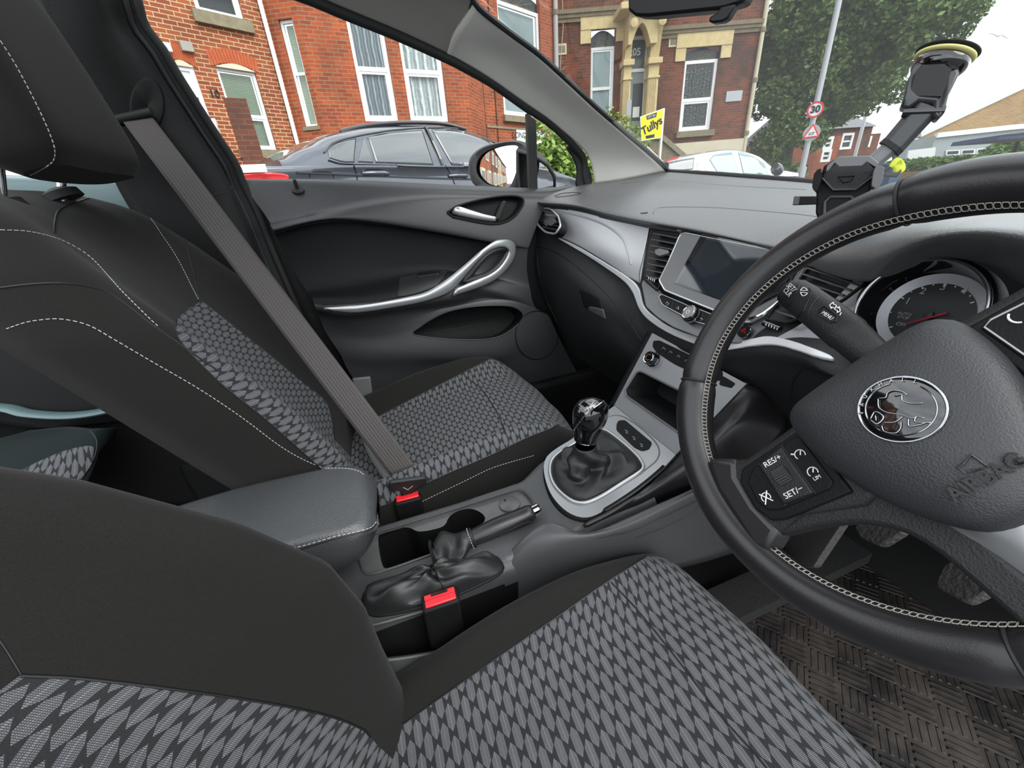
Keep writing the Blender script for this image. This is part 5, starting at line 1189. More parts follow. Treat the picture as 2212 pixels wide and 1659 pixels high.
# spokes
def spoke(name, pts, mat, h0, h1, bev=.003, parent=sw): return obj(name, MB().prism([Wl(a, b, h1) for a, b in pts], -WNv * (h1 - h0)), mat, parent, bev=bev, seg=3)
for s in (-1, 1):
    f = lambda L: [(OX + s * (a - 0), b) for a, b in L]
    spoke('side_spoke', f([(.040, .018), (.075, .015), (.120, .012), (.152, .026), (.160, .0), (.158, -.045), (.132, -.060), (.105, -.054), (.060, -.066), (.040, -.06)]), 'plastic', -.012, .012, .006)
    spoke('spoke_leather', f([(.128, .016), (.158, .034), (.165, .0), (.160, -.062), (.150, -.070), (.128, -.058), (.136, -.030), (.137, .0)]), 'leather', -.014, .0140, .011)
    spoke('switch_housing', f([(.060, .008), (.128, .004), (.137, -.006), (.137, -.034), (.130, -.048), (.118, -.052), (.060, -.054)]), 'plastic_dark', .0, .0155, .002)
    panel = spoke('switch_panel', f([(.066, .002), (.072, .004), (.118, -.002), (.129, -.010), (.131, -.030), (.126, -.040), (.116, -.044), (.072, -.046), (.066, -.042)]), 'plastic_dark', .010, .0172, .0015)
    if s < 0:
        x = lambda a: OX - a
        spoke('scroll_housing', [(x(.083), .0015), (x(.110), -.002), (x(.110), -.042), (x(.083), -.044)], 'plastic', .012, .0200, .002, panel)
        obj('scroll_wheel', MB().lathe(Wl(x(.0895), -.021, .0155), -WA, [(.0075, 0), (.0085, .001), (.0085, .013), (.0075, .014)], 26), 'rubber', panel)
        mb = MB()
        for k in range(26):
            t = 2 * PI * k / 26; c = Wl(x(.0895), -.021, .0155) + (WB * math.cos(t) + WNv * math.sin(t)) * .0086; mb.tube([c - WA * .001, c - WA * .013], .0005, 4)
        obj('scroll_ridges', mb, 'plastic_mid', panel, smooth=False)
        for a, b in (((.083, .003), (.083, -.045)), ((.110, -.001), (.110, -.043))): obj('panel_gap', MB().tube([Wl(x(a[0]), a[1], .0174), Wl(x(b[0]), b[1], .0174)], .0007, 5), 'black', panel)
        text('switch_print', 'RES/+', Wl(x(.0965), -.0062, .0203), WA, WB, .0072, 'white', panel, .0002)
        text('switch_print', 'SET/−', Wl(x(.0965), -.0372, .0203), WA, WB, .0072, 'white', panel, .0002)
        def gauge(c, r, mbx, extra=0):
            mbx.tube([c + (WA * math.cos(t) + WB * math.sin(t)) * r for t in np.linspace(-.6, 3.7, 18)], .00045, 5); mbx.tube([c - WB * .0005, c + (WA * .6 + WB * .7) * r * .9], .0005, 5); return mbx
        obj('cruise_symbol', gauge(Wl(x(.0745), -.012, .0176), .0042, MB()).tube([Wl(x(.0805), -.008, .0176), Wl(x(.0785), -.0095, .0176)], .0007, 5), 'white', panel)
        obj('limit_symbol', gauge(Wl(x(.0745), -.029, .0176), .0040, MB()), 'white', panel)
        text('switch_print', 'LIM', Wl(x(.0745), -.0345, .0176), WA, WB, .0042, 'white', panel, .0002)
        obj('cancel_symbol', gauge(Wl(x(.121), -.030, .0176), .0042, MB()).tube([Wl(x(.125), -.035, .0176), Wl(x(.117), -.025, .0176)], .0006, 5).tube([Wl(x(.117), -.035, .0176), Wl(x(.125), -.025, .0176)], .0006, 5), 'white', panel)
    else:
        c = Wl(OX + .082, -.004, .0178)
        obj('phone_symbol', MB().tube([c + WA * math.cos(t) * .004 + WB * math.sin(t) * .0045 for t in np.linspace(2.0, 4.3, 10)], .0006, 6), 'white', panel)
        obj('voice_symbol', MB().tube([c + WA * (.009 + math.cos(t) * .003) + WB * math.sin(t) * .004 for t in np.linspace(-1.1, 1.1, 8)], .0005, 5).tube([c + WA * (.011 + math.cos(t) * .003) + WB * math.sin(t) * .005 for t in np.linspace(-1, 1, 8)], .0005, 5), 'white', panel)
        obj('panel_edge', MB().tube([Wl(OX + a, b, .0176) for a, b in ((.068, -.040), (.068, .001), (.073, .003), (.116, -.002))], .0006, 5), 'grey_print', panel)
# lower spoke, satin silver
lp_ = loft([[Wl(OX + a, b, h) for a, b, h in ((-.034, -.074, .010), (-.026, -.105, .006), (-.022, -.135, .0), (-.026, -.160, -.002))],
            [Wl(OX + a, b, h) for a, b, h in ((-.016, -.095, .022), (-.010, -.112, .014), (-.009, -.135, .008), (-.010, -.160, .006))],
            [Wl(OX + a, b, h) for a, b, h in ((.016, -.095, .022), (.010, -.112, .014), (.009, -.135, .008), (.010, -.160, .006))],
            [Wl(OX + a, b, h) for a, b, h in ((.034, -.074, .010), (.026, -.105, .006), (.022, -.135, .0), (.026, -.160, -.002))]], 30, 6)
obj('lower_spoke', MB().grid(lp_), 'silver', sw, smooth='all', thick=.006)
obj('lower_spoke_back', MB().prism([Wl(OX + a, b, .002) for a, b in ((-.042, -.06), (-.031, -.105), (-.026, -.160), (.026, -.160), (.031, -.105), (.042, -.06))], -WNv * .016), 'plastic', sw, bev=.004)
for s_ in (-1, 1):
    wb_ = [tuple(v)[:2] for v in spline([(-.135, -.060, 0), (-.095, -.067, 0), (-.066, -.078, 0), (-.046, -.100, 0), (-.034, -.155, 0)], 20)] + [(-.012, -.155), (-.020, -.09), (-.03, -.04), (-.06, -.02), (-.12, -.04)]
    obj('spoke_web', MB().prism([Wl(OX + (a if s_ < 0 else -a), b, .008) for a, b in wb_], -WNv * .020), 'plastic', sw, bev=.004, seg=3)
M['dchrome'] = simple('dark chrome', (.34, .35, .37), .14, 1)
# emblem: black glass roundel, chrome ring, griffin outline and lettering
ep_ = P(1944, 884, pl=(Wl(0, 0, .0455), WNv)) - WC; eC = (ep_.dot(WA), ep_.dot(WB))
ES = .70
def El(a, b, h=.0455): return Wl(eC[0] + a * ES, eC[1] + b * ES, h)
em = obj('emblem', MB().lathe(El(0, 0, .043), WNv, [(.0320 * ES, 0), (.0320 * ES, .0028), (.0285 * ES, .0036), (0, .0046)], 56), 'gloss', sw)
obj('emblem_ring', MB().tube([El(math.cos(t) * .0322, math.sin(t) * .0322, .0462) for t in np.linspace(0, 2 * PI, 60, endpoint=False)], .0008, 8, closed=True), 'dchrome', em)
obj('emblem_inner_ring', MB().tube([El(math.cos(t) * .0262, math.sin(t) * .0262, .0470) for t in np.linspace(1.2, 6.6, 50)], .0005, 6), 'dchrome', em)
for k, ch in enumerate('VAUXHALL'):
    t = math.radians(152 - k * 17.5); text('emblem_letter', ch, El(math.cos(t) * .0290, math.sin(t) * .0290, .0472), WA * math.sin(t) - WB * math.cos(t), WA * math.cos(t) + WB * math.sin(t), .0034, 'dchrome', em, .0003)
gr = MB(); hh = .0478; 
def gl_(L, r=.00045): gr.tube([El(a, b, hh) for a, b in [tuple(v)[:2] for v in spline([(a, b, 0) for a, b in L], max(6, len(L) * 5))]], [r * .5] + [r] * (max(6, len(L) * 5) - 2) + [r * .5], 6)
gl_([(-.006, .018), (-.001, .015), (.003, .018), (.008, .017), (.012, .012), (.013, .007)]); gl_([(.005, .012), (.010, .010), (.007, .005), (.010, -.001), (.017, -.006)])
gl_([(-.006, .018), (-.011, .010), (-.009, .002), (-.002, -.006), (.002, -.013), (.006, -.014), (.009, -.018)]); gl_([(-.018, -.004), (-.010, -.009), (-.002, -.008)], .0005)
gl_([(-.024, .004), (-.016, .008), (-.014, .000), (-.022, -.003), (-.024, .004)], .0006); gl_([(-.018, .005), (-.021, .000)], .0005); gl_([(-.020, -.006), (-.022, -.012), (-.016, -.018), (-.010, -.016), (-.006, -.011)]); gl_([(.0, -.012), (-.004, -.018), (.002, -.021), (.008, -.022)], .0006)
gl_([(.006, -.013), (.002, -.017), (.010, -.024)], .0006)
obj('griffin', gr, 'dchrome', em, smooth='all')
hA, hB_, hC_ = hit(thb, 2092, 1052), hit(thb, 2168, 1012), hit(thb, 2100, 1004)
hr_ = (hB_[0] - hA[0]).normalized(); hn_ = (hA[1] + hB_[1]).normalized(); text('airbag_word', 'AIRBAG', (hA[0] + hB_[0]) / 2 + hn_ * .0006, hr_, hn_.cross(hr_), .0115, 'plastic', sw, .0016, .0003)
obj('horn_symbol', MB().tube([hC_[0] + hn_ * .0006 + hr_ * a + hn_.cross(hr_) * b for a, b in ((-.006, .002), (-.002, .0025), (.004, .0045), (.004, -.0045), (-.002, -.0025), (-.006, -.002))], .0009, 6, closed=True), 'hub', sw)
obj('column', MB().lathe(WC - WNv * .03, -WNv, [(.052, 0), (.060, .03), (.075, .10), (.078, .20)], 32), 'plastic_dark', sw)
# ---- stalk
st = thing('indicator_stalk', 'black indicator stalk with white arrows and a MENU button', 'stalk', tuple(P(1900, 740, x=.07)))
sa = [P(1700, 625, x=.075), P(1740, 652, x=.070), P(1790, 690, x=.062), P(1840, 730, x=.055), P(1890, 775, x=.055), P(1940, 820, x=.07)]
sk = spline(sa, 50); sR = [.0145 if i < 3 else .0165 + .001 * math.sin(i / 50 * 3) if i < 30 else .0165 - .004 * (i - 30) / 20 for i in range(50)]; sR[0] = .012; 
stn = (CAM - sk[15]).normalized()
so1 = obj('stalk_body', MB().tube(sk, sR, 26, flat=(stn, .72)), 'plastic', st, smooth='all'); tst = bvh(so1)
seam('stalk_ring', tst, [(1722, 686), (1737, 668), (1752, 632), (1748, 622)], 'black', st, .0009); seam('stalk_ring', tst, [(1729, 650 - 40), (1716, 640), (1704, 662)], 'black', st, .0006)
seam('stalk_ring', tst, [(1768, 640), (1752, 660), (1742, 688)], 'black', st, .0009)
mb_ = onto(tst, [(1772, 668), (1782, 662), (1810, 684), (1806, 696), (1796, 697), (1766, 680)], None, .0006)
if len(mb_) == 6: obj('menu_button_edge', MB().tube(mb_, .0010, 6, closed=True), 'black', st)
def surftext(name, body, t, A_, B_, mat, parent, k=1.0):
    ha, hb_ = hit(t, *A_), hit(t, *B_)
    if not ha or not hb_: return
    a, b = ha[0], hb_[0]; n = (ha[1] + hb_[1]).normalized(); r = (b - a).normalized(); u = n.cross(r); me = textmesh(body, 1.0); w = max(v.co.x for v in me.vertices) - min(v.co.x for v in me.vertices)
    text(name, body, (a + b) / 2 + n * .0012, r, u, (b - a).length / w * k, mat, parent, .0002)
surftext('stalk_print', 'MENU', tst, (1778, 676), (1799, 690), 'white', st)
surftext('stalk_print', 'CLR', tst, (1696, 626), (1709, 639), 'white', st); surftext('stalk_print', 'SET/', tst, (1703, 616), (1717, 629), 'white', st)
for L in ([(1729, 628), (1736, 622), (1744, 628), (1729, 628)], [(1729, 632), (1744, 634), (1735, 640), (1729, 632)],
          [(1792, 660), (1800, 654), (1800, 658), (1806, 661), (1803, 667), (1797, 664), (1796, 668), (1792, 660)], [(1815, 673), (1808, 676), (1809, 672), (1803, 669), (1806, 664), (1811, 667), (1812, 663), (1815, 673)], [(1817, 676), (1814, 682)]):
    seam('stalk_symbol', tst, L, 'white', st, r=.0004, off=.0006, n=30)
# ================================================================== phone holder on the windscreen
ph = thing('phone_holder', 'empty black phone cradle on an arm with a large suction cup', 'phone holder', tuple(P(1830, 470, x=.30)))
px_ = .29
phn = (CAM - P(1820, 400, x=px_)); phn = Vector((phn.x, phn.y, 0)).normalized(); phn = (phn + Vector((0, 0, .12))).normalized(); PH = (P(1820, 400, x=px_), phn)
def H(h): return (PH[0] + phn * h, phn)
flatpoly('cradle_body', rnd([(1762, 460), (1764, 400), (1772, 384), (1780, 358), (1812, 338), (1880, 336), (1900, 352), (1893, 372), (1884, 398), (1878, 420), (1866, 440), (1830, 480), (1770, 480)], k=.12), H(-.004), 'plastic_dark', ph, .022, .003)
flatpoly('cradle_brow', [(1787, 357), (1812, 338), (1880, 336), (1900, 352), (1892, 362), (1872, 350), (1862, 359), (1812, 361), (1803, 352), (1786, 374), (1784, 366)], H(.003), simple('grey satin plastic', (.12, .125, .13), .35), ph, .010, .001)
flatpoly('grip_pad', [(1804, 354), (1812, 361), (1862, 359), (1872, 350), (1890, 366), (1882, 382), (1848, 408), (1802, 411), (1777, 387), (1778, 378)], H(.0035), 'rubber', ph, .006, .001)
obj('grip_pad_edge', MB().tube([P(a, b, pl=H(.0038)) for a, b in ((1776, 385), (1800, 410), (1848, 409), (1884, 382))], .0011, 6), 'plastic_mid', ph)
mbp = MB()
for i in range(22): mbp.tube([P(1784 + i * 4.3, 366 + abs(i - 9) * 0 + 2, pl=H(.0039)), P(1790 + i * 4.3, 400 - max(0, i - 13) * 4.2, pl=H(.0039))], .00045, 4)
obj('pad_ribs', mbp, 'plastic_mid', ph, smooth=False)
obj('pad_emblem', MB().tube([P(a, b, pl=H(.0045)) for a, b in ((1810, 382), (1846, 380), (1838, 391), (1822, 394))], .0010, 6, closed=True), 'plastic_dark', ph)
flatpoly('left_clamp', rnd([(1766, 366), (1774, 364), (1776, 380), (1770, 400), (1764, 415), (1754, 404), (1758, 376)]), H(.016), 'plastic_dark', ph, .026, .003)
flatpoly('right_clamp', rnd([(1893, 356), (1911, 360), (1906, 392), (1896, 410), (1882, 402), (1886, 372)]), H(.016), simple('worn grey clamp', (.10, .10, .105), .4), ph, .026, .003)
flatpoly('foot_bar', rnd([(1715, 424), (1764, 424), (1764, 441), (1712, 443)], k=.15), H(.004), 'plastic_dark', ph, .008, .001); flatpoly('foot_tip', rnd([(1715, 425), (1728, 425), (1725, 442), (1712, 443)], k=.1), H(.0045), 'plastic_mid', ph, .009, .001)
obj('lower_chevron', MB().tube([P(a, b, pl=H(-.002)) for a, b in ((1780, 478), (1782, 436), (1794, 425), (1838, 425), (1850, 437))], .0018, 6), 'plastic_mid', ph)
# arm: sleeve and inner bar
def bar(name, A_, B_, w0, w1, th, mat, h0=-.02, h1=-.02):
    a, b = P(*A_, pl=H(h0)), P(*B_, pl=H(h1)); d = (b - a).normalized(); s = phn.cross(d).normalized()
    sec = lambda c, w: [c + s * w + phn * -th, c + s * w, c + s * (w * .6) + phn * th * .6, c - s * (w * .6) + phn * th * .6, c - s * w, c - s * w - phn * th]
    return obj(name, MB().grid([sec(a, w0), sec(b, w1)], closed=True).add(sec(a, w0), [tuple(range(6))]).add(sec(b, w1), [tuple(range(6))]), mat, ph, smooth=False, bev=.0015)
M['armgrey'] = simple('grey satin arm', (.16, .165, .17), .32, .2); M['armdark'] = simple('dark satin arm', (.045, .047, .05), .3, .1)
bar('inner_arm', (1886, 350), (1945, 300), .0105, .0105, .009, 'armgrey'); bar('outer_arm', (1928, 316), (2004, 230), .0145, .0155, .012, 'armdark', -.018, -.018)
bar('sleeve_collar', (1921, 321), (1931, 312), .0150, .0150, .0125, 'rubber', -.018, -.018)
# hinge head leading up to the cup
cupc = P(2040, 122, pl=H(-.045)); cupn = (P(2048, 105, pl=H(-.055)) - P(2030, 150, pl=H(-.03))).normalized()
hk = [P(1945, 232, pl=H(-.01)), P(1952, 214, pl=H(-.008)), P(1962, 170, pl=H(-.008)), P(1977, 140, pl=H(-.015)), P(1990, 128, pl=H(-.03)), P(2060, 128, pl=H(-.03)), P(2075, 155, pl=H(-.02)), P(2050, 205, pl=H(-.01)), P(2046, 222, pl=H(-.01)), P(2044, 240, pl=H(-.01)), P(2026, 260, pl=H(-.01)), P(2014, 250, pl=H(-.01)), P(2016, 222, pl=H(-.01)), P(1984, 219, pl=H(-.01)), P(1962, 235, pl=H(-.012))]
obj('hinge_head', MB().prism(hk, -phn * .024), 'armdark', ph, bev=.003)
obj('hinge_hollow', MB().prism([P(a, b, pl=H(-.0095)) for a, b in ((1980, 152), (1990, 140), (2040, 138), (2056, 150), (2046, 180), (2034, 208), (1968, 206), (1970, 185))], -phn * .004), 'black', ph)
hx = P(1950, 243, pl=H(-.015)); hy = P(2040, 240, pl=H(-.015)); obj('hinge_pin', MB().tube([hx, hy], .0055, 14), 'gloss', ph)
M['yellow'] = simple('pale yellow seal', (.75, .70, .28), .5)
cupax = (Vector((.35, -.10, .93))).normalized()
cupc = P(2022, 153, pl=H(-.040))
obj('cup_base', MB().lathe(cupc, cupax, [(.021, -.010), (.0275, .002), (.0285, .009), (.026, .012)], 44), 'gloss', ph, smooth='all')
obj('cup_seal', MB().lathe(cupc + cupax * .012, cupax, [(.0290, 0), (.0305, .0015), (.0305, .003), (.0285, .0035)], 44), 'yellow', ph, smooth='all')
obj('suction_cup', MB().lathe(cupc + cupax * .0165, cupax, [(.020, 0), (.0315, .001), (.0322, .0025), (.0, .003)], 44), 'rubber', ph, smooth='all')
# ================================================================== interior mirror
im = thing('rear_view_mirror', 'black back of the rear-view mirror at the top edge of the windscreen', 'mirror', tuple(P(1480, -20, x=.12)))
mpl = (P(1480, 0, x=.10), Vector((-.85, -.5, -.1)).normalized())
flatpoly('mirror_housing', rnd([(1355, -90), (1356, 22), (1372, 35), (1400, 36), (1560, 20), (1606, 6), (1630, -40), (1640, -90)], k=.2), mpl, 'black', im, .035, .008)
obj('mirror_stem', MB().prism([P(a, b, pl=(mpl[0] + mpl[1] * .002, mpl[1])) for a, b in ((1556, 15), (1590, 8), (1572, 40), (1560, 47), (1538, 50), (1530, 46), (1532, 36), (1548, 28))], -mpl[1] * .02), 'black', im, bev=.005)
# ================================================================== footwell: mats and pedals
def matmat(name, col, dirt):
    m, nt, b = newmat(name); b.inputs['Roughness'].default_value = .42
    t = nd(nt, 'TexCoord').outputs['Object']; s = nd(nt, 'SeparateXYZ'); nt.links.new(t, s.inputs[0])
    rot = mth(nt, 'ADD', mth(nt, 'MULTIPLY', s.outputs[0], .8), mth(nt, 'MULTIPLY', s.outputs[1], .6)); rt2 = mth(nt, 'SUBTRACT', mth(nt, 'MULTIPLY', s.outputs[1], .8), mth(nt, 'MULTIPLY', s.outputs[0], .6))
    a = mth(nt, 'DIVIDE', rot, .042); c = mth(nt, 'DIVIDE', rt2, .042)
    chk = mth(nt, 'FLOORED_MODULO', mth(nt, 'ADD', mth(nt, 'FLOOR', a), mth(nt, 'FLOOR', c)), 2.0)
    fa, fc = mth(nt, 'FRACT', a), mth(nt, 'FRACT', c)
    def bars(u, v):
        r = mth(nt, 'SINE', mth(nt, 'MULTIPLY', u, 2 * PI * 4)); w = ramp(nt, mth(nt, 'ABSOLUTE', mth(nt, 'SUBTRACT', v, .5)), .46, .40); w2 = ramp(nt, mth(nt, 'ABSOLUTE', mth(nt, 'SUBTRACT', u, .5)), .5, .46)
        return mth(nt, 'MULTIPLY', mth(nt, 'MULTIPLY', ramp(nt, r, .0, .6), w), w2)
    h = mth(nt, 'ADD', mth(nt, 'MULTIPLY', bars(fa, fc), chk), mth(nt, 'MULTIPLY', bars(fc, fa), mth(nt, 'SUBTRACT', 1.0, chk)))
    n = noise(nt, t, 9, 6, .65); n2 = noise(nt, t, 60, 4)
    f = mth(nt, 'MULTIPLY', ramp(nt, n, .42, .66), mth(nt, 'ADD', mth(nt, 'MULTIPLY', n2, .9), .2))
    nt.links.new(mixc(nt, f, col, dirt), b.inputs['Base Color']); nt.links.new(mth(nt, 'ADD', mth(nt, 'MULTIPLY', f, .5), .32), b.inputs['Roughness'])
    bump(nt, b, h, 1.0, .004); return m
M['mat'] = matmat('patterned rubber mat', (.012, .0115, .012), (.060, .045, .034))
fm = tag(obj('floor_mat', MB().box((.17, -.42, .277), (.75, .50, .012)), 'mat', bev=.004), "muddy patterned rubber mat under the driver's pedals", 'floor mat', 'rubber footwell mats')
fm2 = tag(obj('floor_mat', MB().box((.28, .38, .277), (.60, .46, .012)), 'mat', bev=.004), 'patterned rubber mat in the dark passenger footwell', 'floor mat', 'rubber footwell mats')
M['pedal'] = simple('worn pedal rubber', (.045, .042, .042), .7, grain=1, gsc=160, gd=.004)
fr_ = tag(obj('foot_rest', MB().prism([P(1690, 1225, y=-.17), P(1700, 1145, y=-.18), P(1820, 1128, y=-.30), P(1755, 1225, y=-.30)], (.02, 0, -.012)), 'pedal', bev=.003), 'ribbed rest for the left foot beside the console', 'foot rest')
def pedal(name, px, d, label, up):
    pts = [P(a, b, x=d + (b - px[0][1]) * up) for a, b in rnd(px, k=.25)]
    n = (pts[0] - pts[8]).cross(pts[4] - pts[12]).normalized(); n = n if n.dot(CAM - pts[0]) > 0 else -n
    t = thing(name, label, 'pedal', tuple(sum(pts, Vector()) / len(pts)))
    obj('pedal_pad', MB().prism(pts, -n * .014), 'pedal', t, bev=.003)
    c = sum(pts, Vector()) / len(pts); obj('pedal_arm', MB().tube([c - n * .012, c - n * .05 + Vector((.03, 0, .05)), c + Vector((.14, .01, .22))], .009, 8), 'black', t)
pedal('clutch_pedal', [(1850, 1122), (1940, 1128), (1950, 1150), (1900, 1181), (1855, 1160), (1846, 1140)], .33, 'dark clutch pedal half hidden under the wheel spoke', -.0004)
pedal('brake_pedal', [(2040, 1215), (2070, 1210), (2138, 1250), (2130, 1280), (2085, 1303), (2020, 1268), (2022, 1250)], .33, 'rough brown-black brake pedal above the muddy mat', -.0004)
obj('floor_carpet', MB().box((.30, -.17, .30), (.50, .07, .03)), simple('black carpet', (.012, .012, .012), 1, grain=1, gsc=500, gd=.003), None)
struct(bpy.data.objects['floor_carpet']); bpy.data.objects['floor_carpet'].name = 'trim_11'
struct(obj('trim_12', MB().box((.62, 0, .55), (.03, 1.36, .60), (0, -.5, 0)), 'rubber', smooth=False))
# ================================================================== the street outside
def Wd(az): a = math.radians(az); return Vector((math.cos(a), math.sin(a), 0))
GZ = .0
ground = obj('floor', MB().box((30, 30, -.06), (200, 200, .1)), 'asphalt', smooth=False); struct(ground); ground.name = 'ground'
def wallray(A, az, px, py):
    """point on the vertical plane through A running at azimuth az that is seen at a pixel"""
    u = Wd(az); return P(px, py, pl=(A, Vector((-u.y, u.x, 0))))
class Wall:
    def __init__(s, A, B):
        s.A = Vector((A.x, A.y, 0)); s.B = Vector((B.x, B.y, 0)); s.u = (s.B - s.A).normalized(); s.n = Vector((s.u.y, -s.u.x, 0)); s.L = (s.B - s.A).length
        if s.n.dot(CAM - s.A) < 0: s.n = -s.n
    def sz(s, px, py): p = P(px, py, pl=(s.A, s.n)); return (p - s.A).dot(s.u), p.z
    def pt(s, a, z, h=0): return s.A + s.u * a + Vector((0, 0, z)) + s.n * h
    def build(s, name, mat, holes, parent, z0=-.02, z1=9.5, rev=.14, th=.3):
        xs = sorted(set([0, s.L] + [v for h in holes for v in h[:2] if 0 < v < s.L])); zs = sorted(set([z0, z1] + [v for h in holes for v in h[2:4]])); m = MB()
        uvf = lambda a, z: (a, z)
        for i in range(len(xs) - 1):
            for j in range(len(zs) - 1):
                cx_, cz_ = (xs[i] + xs[i + 1]) / 2, (zs[j] + zs[j + 1]) / 2
                if any(h[0] < cx_ < h[1] and h[2] < cz_ < h[3] for h in holes): continue
                q = [(xs[i], zs[j]), (xs[i + 1], zs[j]), (xs[i + 1], zs[j + 1]), (xs[i], zs[j + 1])]
                m.add([s.pt(a, z) for a, z in q], [(0, 1, 2, 3)], q)
        for a0, a1, b0, b1 in [h[:4] for h in holes]:
            for (p, q, e) in (((a0, b0), (a0, b1), 0), ((a1, b1), (a1, b0), 0), ((a0, b1), (a1, b1), 0), ((a1, b0), (a0, b0), 0)):
                m.add([s.pt(*p), s.pt(*q), s.pt(*q, -rev), s.pt(*p, -rev)], [(0, 1, 2, 3)], [(p[1] + p[0], 0), (q[1] + q[0], 0), (q[1] + q[0], rev), (p[1] + p[0], rev)])
        o = obj(name, m, mat, parent, smooth=False, fix=False); return o
    def bx(s, name, a0, a1, z0, z1, h0, h1, mat, parent, bev=0):
        return obj(name, MB().prism([s.pt(a0, z0, h0), s.pt(a1, z0, h0), s.pt(a1, z1, h0), s.pt(a0, z1, h0)], s.n * (h1 - h0)), mat, parent, smooth=False, bev=bev)
    def frame(s, name, a0, a1, z0, z1, w, h0, h1, mat, parent):
        m = MB()
        for q in ((a0, a1, z0, z0 + w), (a0, a1, z1 - w, z1), (a0, a0 + w, z0 + w, z1 - w), (a1 - w, a1, z0 + w, z1 - w)):
            m.prism([s.pt(q[0], q[2], h0), s.pt(q[1], q[2], h0), s.pt(q[1], q[3], h0), s.pt(q[0], q[3], h0)], s.n * (h1 - h0))
        return obj(name, m, mat, parent, smooth=False)
def curtmat(name, col, fold=60, pat=0):
    m, nt, b = newmat(name); b.inputs['Roughness'].default_value = .8; b.inputs['Base Color'].default_value = (*col, 1)
    uv = nd(nt, 'UVMap').outputs[0]; s = nd(nt, 'SeparateXYZ'); nt.links.new(uv, s.inputs[0]); n = noise(nt, uv, 4, 3)
    h = mth(nt, 'SINE', mth(nt, 'ADD', mth(nt, 'MULTIPLY', s.outputs[0], fold), mth(nt, 'MULTIPLY', n, 2.5)))
    bump(nt, b, h, 1, .06); nt.links.new(mixc(nt, ramp(nt, h, -1, 1), tuple(c * .55 for c in col), col), b.inputs['Base Color'])
    if pat:
        f = ramp(nt, noise(nt, uv, 24, 2), .52, .60); nt.links.new(mixc(nt, f, tuple(c * .25 for c in col), col), b.inputs['Base Color'])
    return m
def blindmat():
    m, nt, b = newmat('pale green venetian blind'); b.inputs['Roughness'].default_value = .5
    uv = nd(nt, 'UVMap').outputs[0]; s = nd(nt, 'SeparateXYZ'); nt.links.new(uv, s.inputs[0]); h = mth(nt, 'SINE', mth(nt, 'MULTIPLY', s.outputs[1], 2 * PI / .028))
    nt.links.new(mixc(nt, ramp(nt, h, -1, 1), (.20, .25, .16), (.42, .47, .36)), b.inputs['Base Color']); bump(nt, b, h, .8, .006); return m
M['curtain'] = curtmat('pale blue grey curtain', (.62, .68, .72), 42); M['curtain_w'] = curtmat('white net curtain', (.62, .65, .64), 30)
M['lace'] = curtmat('patterned lace curtain', (.36, .38, .36), 26, 1); M['blind'] = blindmat(); M['frost'] = simple('frosted grey glass', (.42, .47, .47), .35, var=.15, vsc=3)
M['pane'] = glassmat('house window glass', (.95, 1, 1), 1.0); M['dark'] = simple('dark interior', (.02, .022, .022), .8)
M['fan'] = simple('dark leaded fanlight', (.03, .035, .04), .3)
def window(wl, hole, parent, fill, mid=.5, top=0, sash=True, fr=.06, label=None, name='window'):
    a0, a1, z0, z1 = hole[:4]; H_ = .14; zt = z1 - top
    f = wl.frame(name, a0, a1, z0, zt, fr, -H_, -H_ + .07, 'upvc', parent)
    zm = z0 + (zt - z0) * mid
    wl.bx('transom', a0 + fr, a1 - fr, zm - fr * .55, zm + fr * .55, -H_ + .005, -H_ + .06, 'upvc', f)
    if sash: wl.frame('sash', a0 + fr, a1 - fr, z0 + fr, zm - fr * .5, fr * .7, -H_ + .01, -H_ + .045, 'upvc', f)
    q = [(a0 + fr, z0 + fr), (a1 - fr, z0 + fr), (a1 - fr, zt - fr), (a0 + fr, zt - fr)]
    obj('pane', MB().add([wl.pt(a, z, -H_ + .02) for a, z in q], [(0, 1, 2, 3)]), 'pane', f, smooth=False)
    obj('window_backing', MB().add([wl.pt(a, z, -H_ - .06) for a, z in q], [(0, 1, 2, 3)], q), fill, f, smooth=False, fix=False)
    if top:
        obj('fanlight', MB().prism([wl.pt(a, z, -H_) for a, z in [(a0, zt), (a1, zt), (a1, zt + top * .55)] + [(a0 + (a1 - a0) * (1 - t), zt + top * (.55 + .42 * math.sin(PI * t))) for t in np.linspace(.1, .9, 8)] + [(a0, zt + top * .55)]], wl.n * .03), 'fan', f, smooth=False)
        mm = MB(); cx_ = (a0 + a1) / 2
        for t in np.linspace(.15, PI - .15, 7): mm.tube([wl.pt(cx_, zt + .02, -H_ + .035), wl.pt(cx_ + math.cos(t) * (a1 - a0) * .42, zt + math.sin(t) * top * .8, -H_ + .035)], .008, 4)
        mm.tube([wl.pt(cx_ + math.cos(t) * (a1 - a0) * .25, zt + math.sin(t) * top * .5, -H_ + .035) for t in np.linspace(0, PI, 12)], .008, 4)
        obj('leading', mm, 'stone_grey', f, smooth=False)
    return f
def hol(wl, L): s = [wl.sz(*q) for q in L]; return [min(a for a, z in s[:]), max(a for a, z in s), min(z for a, z in s), max(z for a, z in s)]
# -------- corner positions along the terrace, read from the verticals
W10 = (CAM + Vector((-math.sin(math.radians(28.4)), math.cos(math.radians(28.4)), 0)) * 11.0, 28.4)
A_ = wallray(W10[0], 28.4, 250, 200); B_ = wallray(W10[0], 28.4, 606, 150)
C_ = wallray(B_, -24, 673, 156); D_ = wallray(C_, 6, 1012, 200); E_ = wallray(D_, 52, 1046, 210); F_ = wallray(E_, 24, 1199, 100); G_ = wallray(F_, -17.9, 1650, 20)
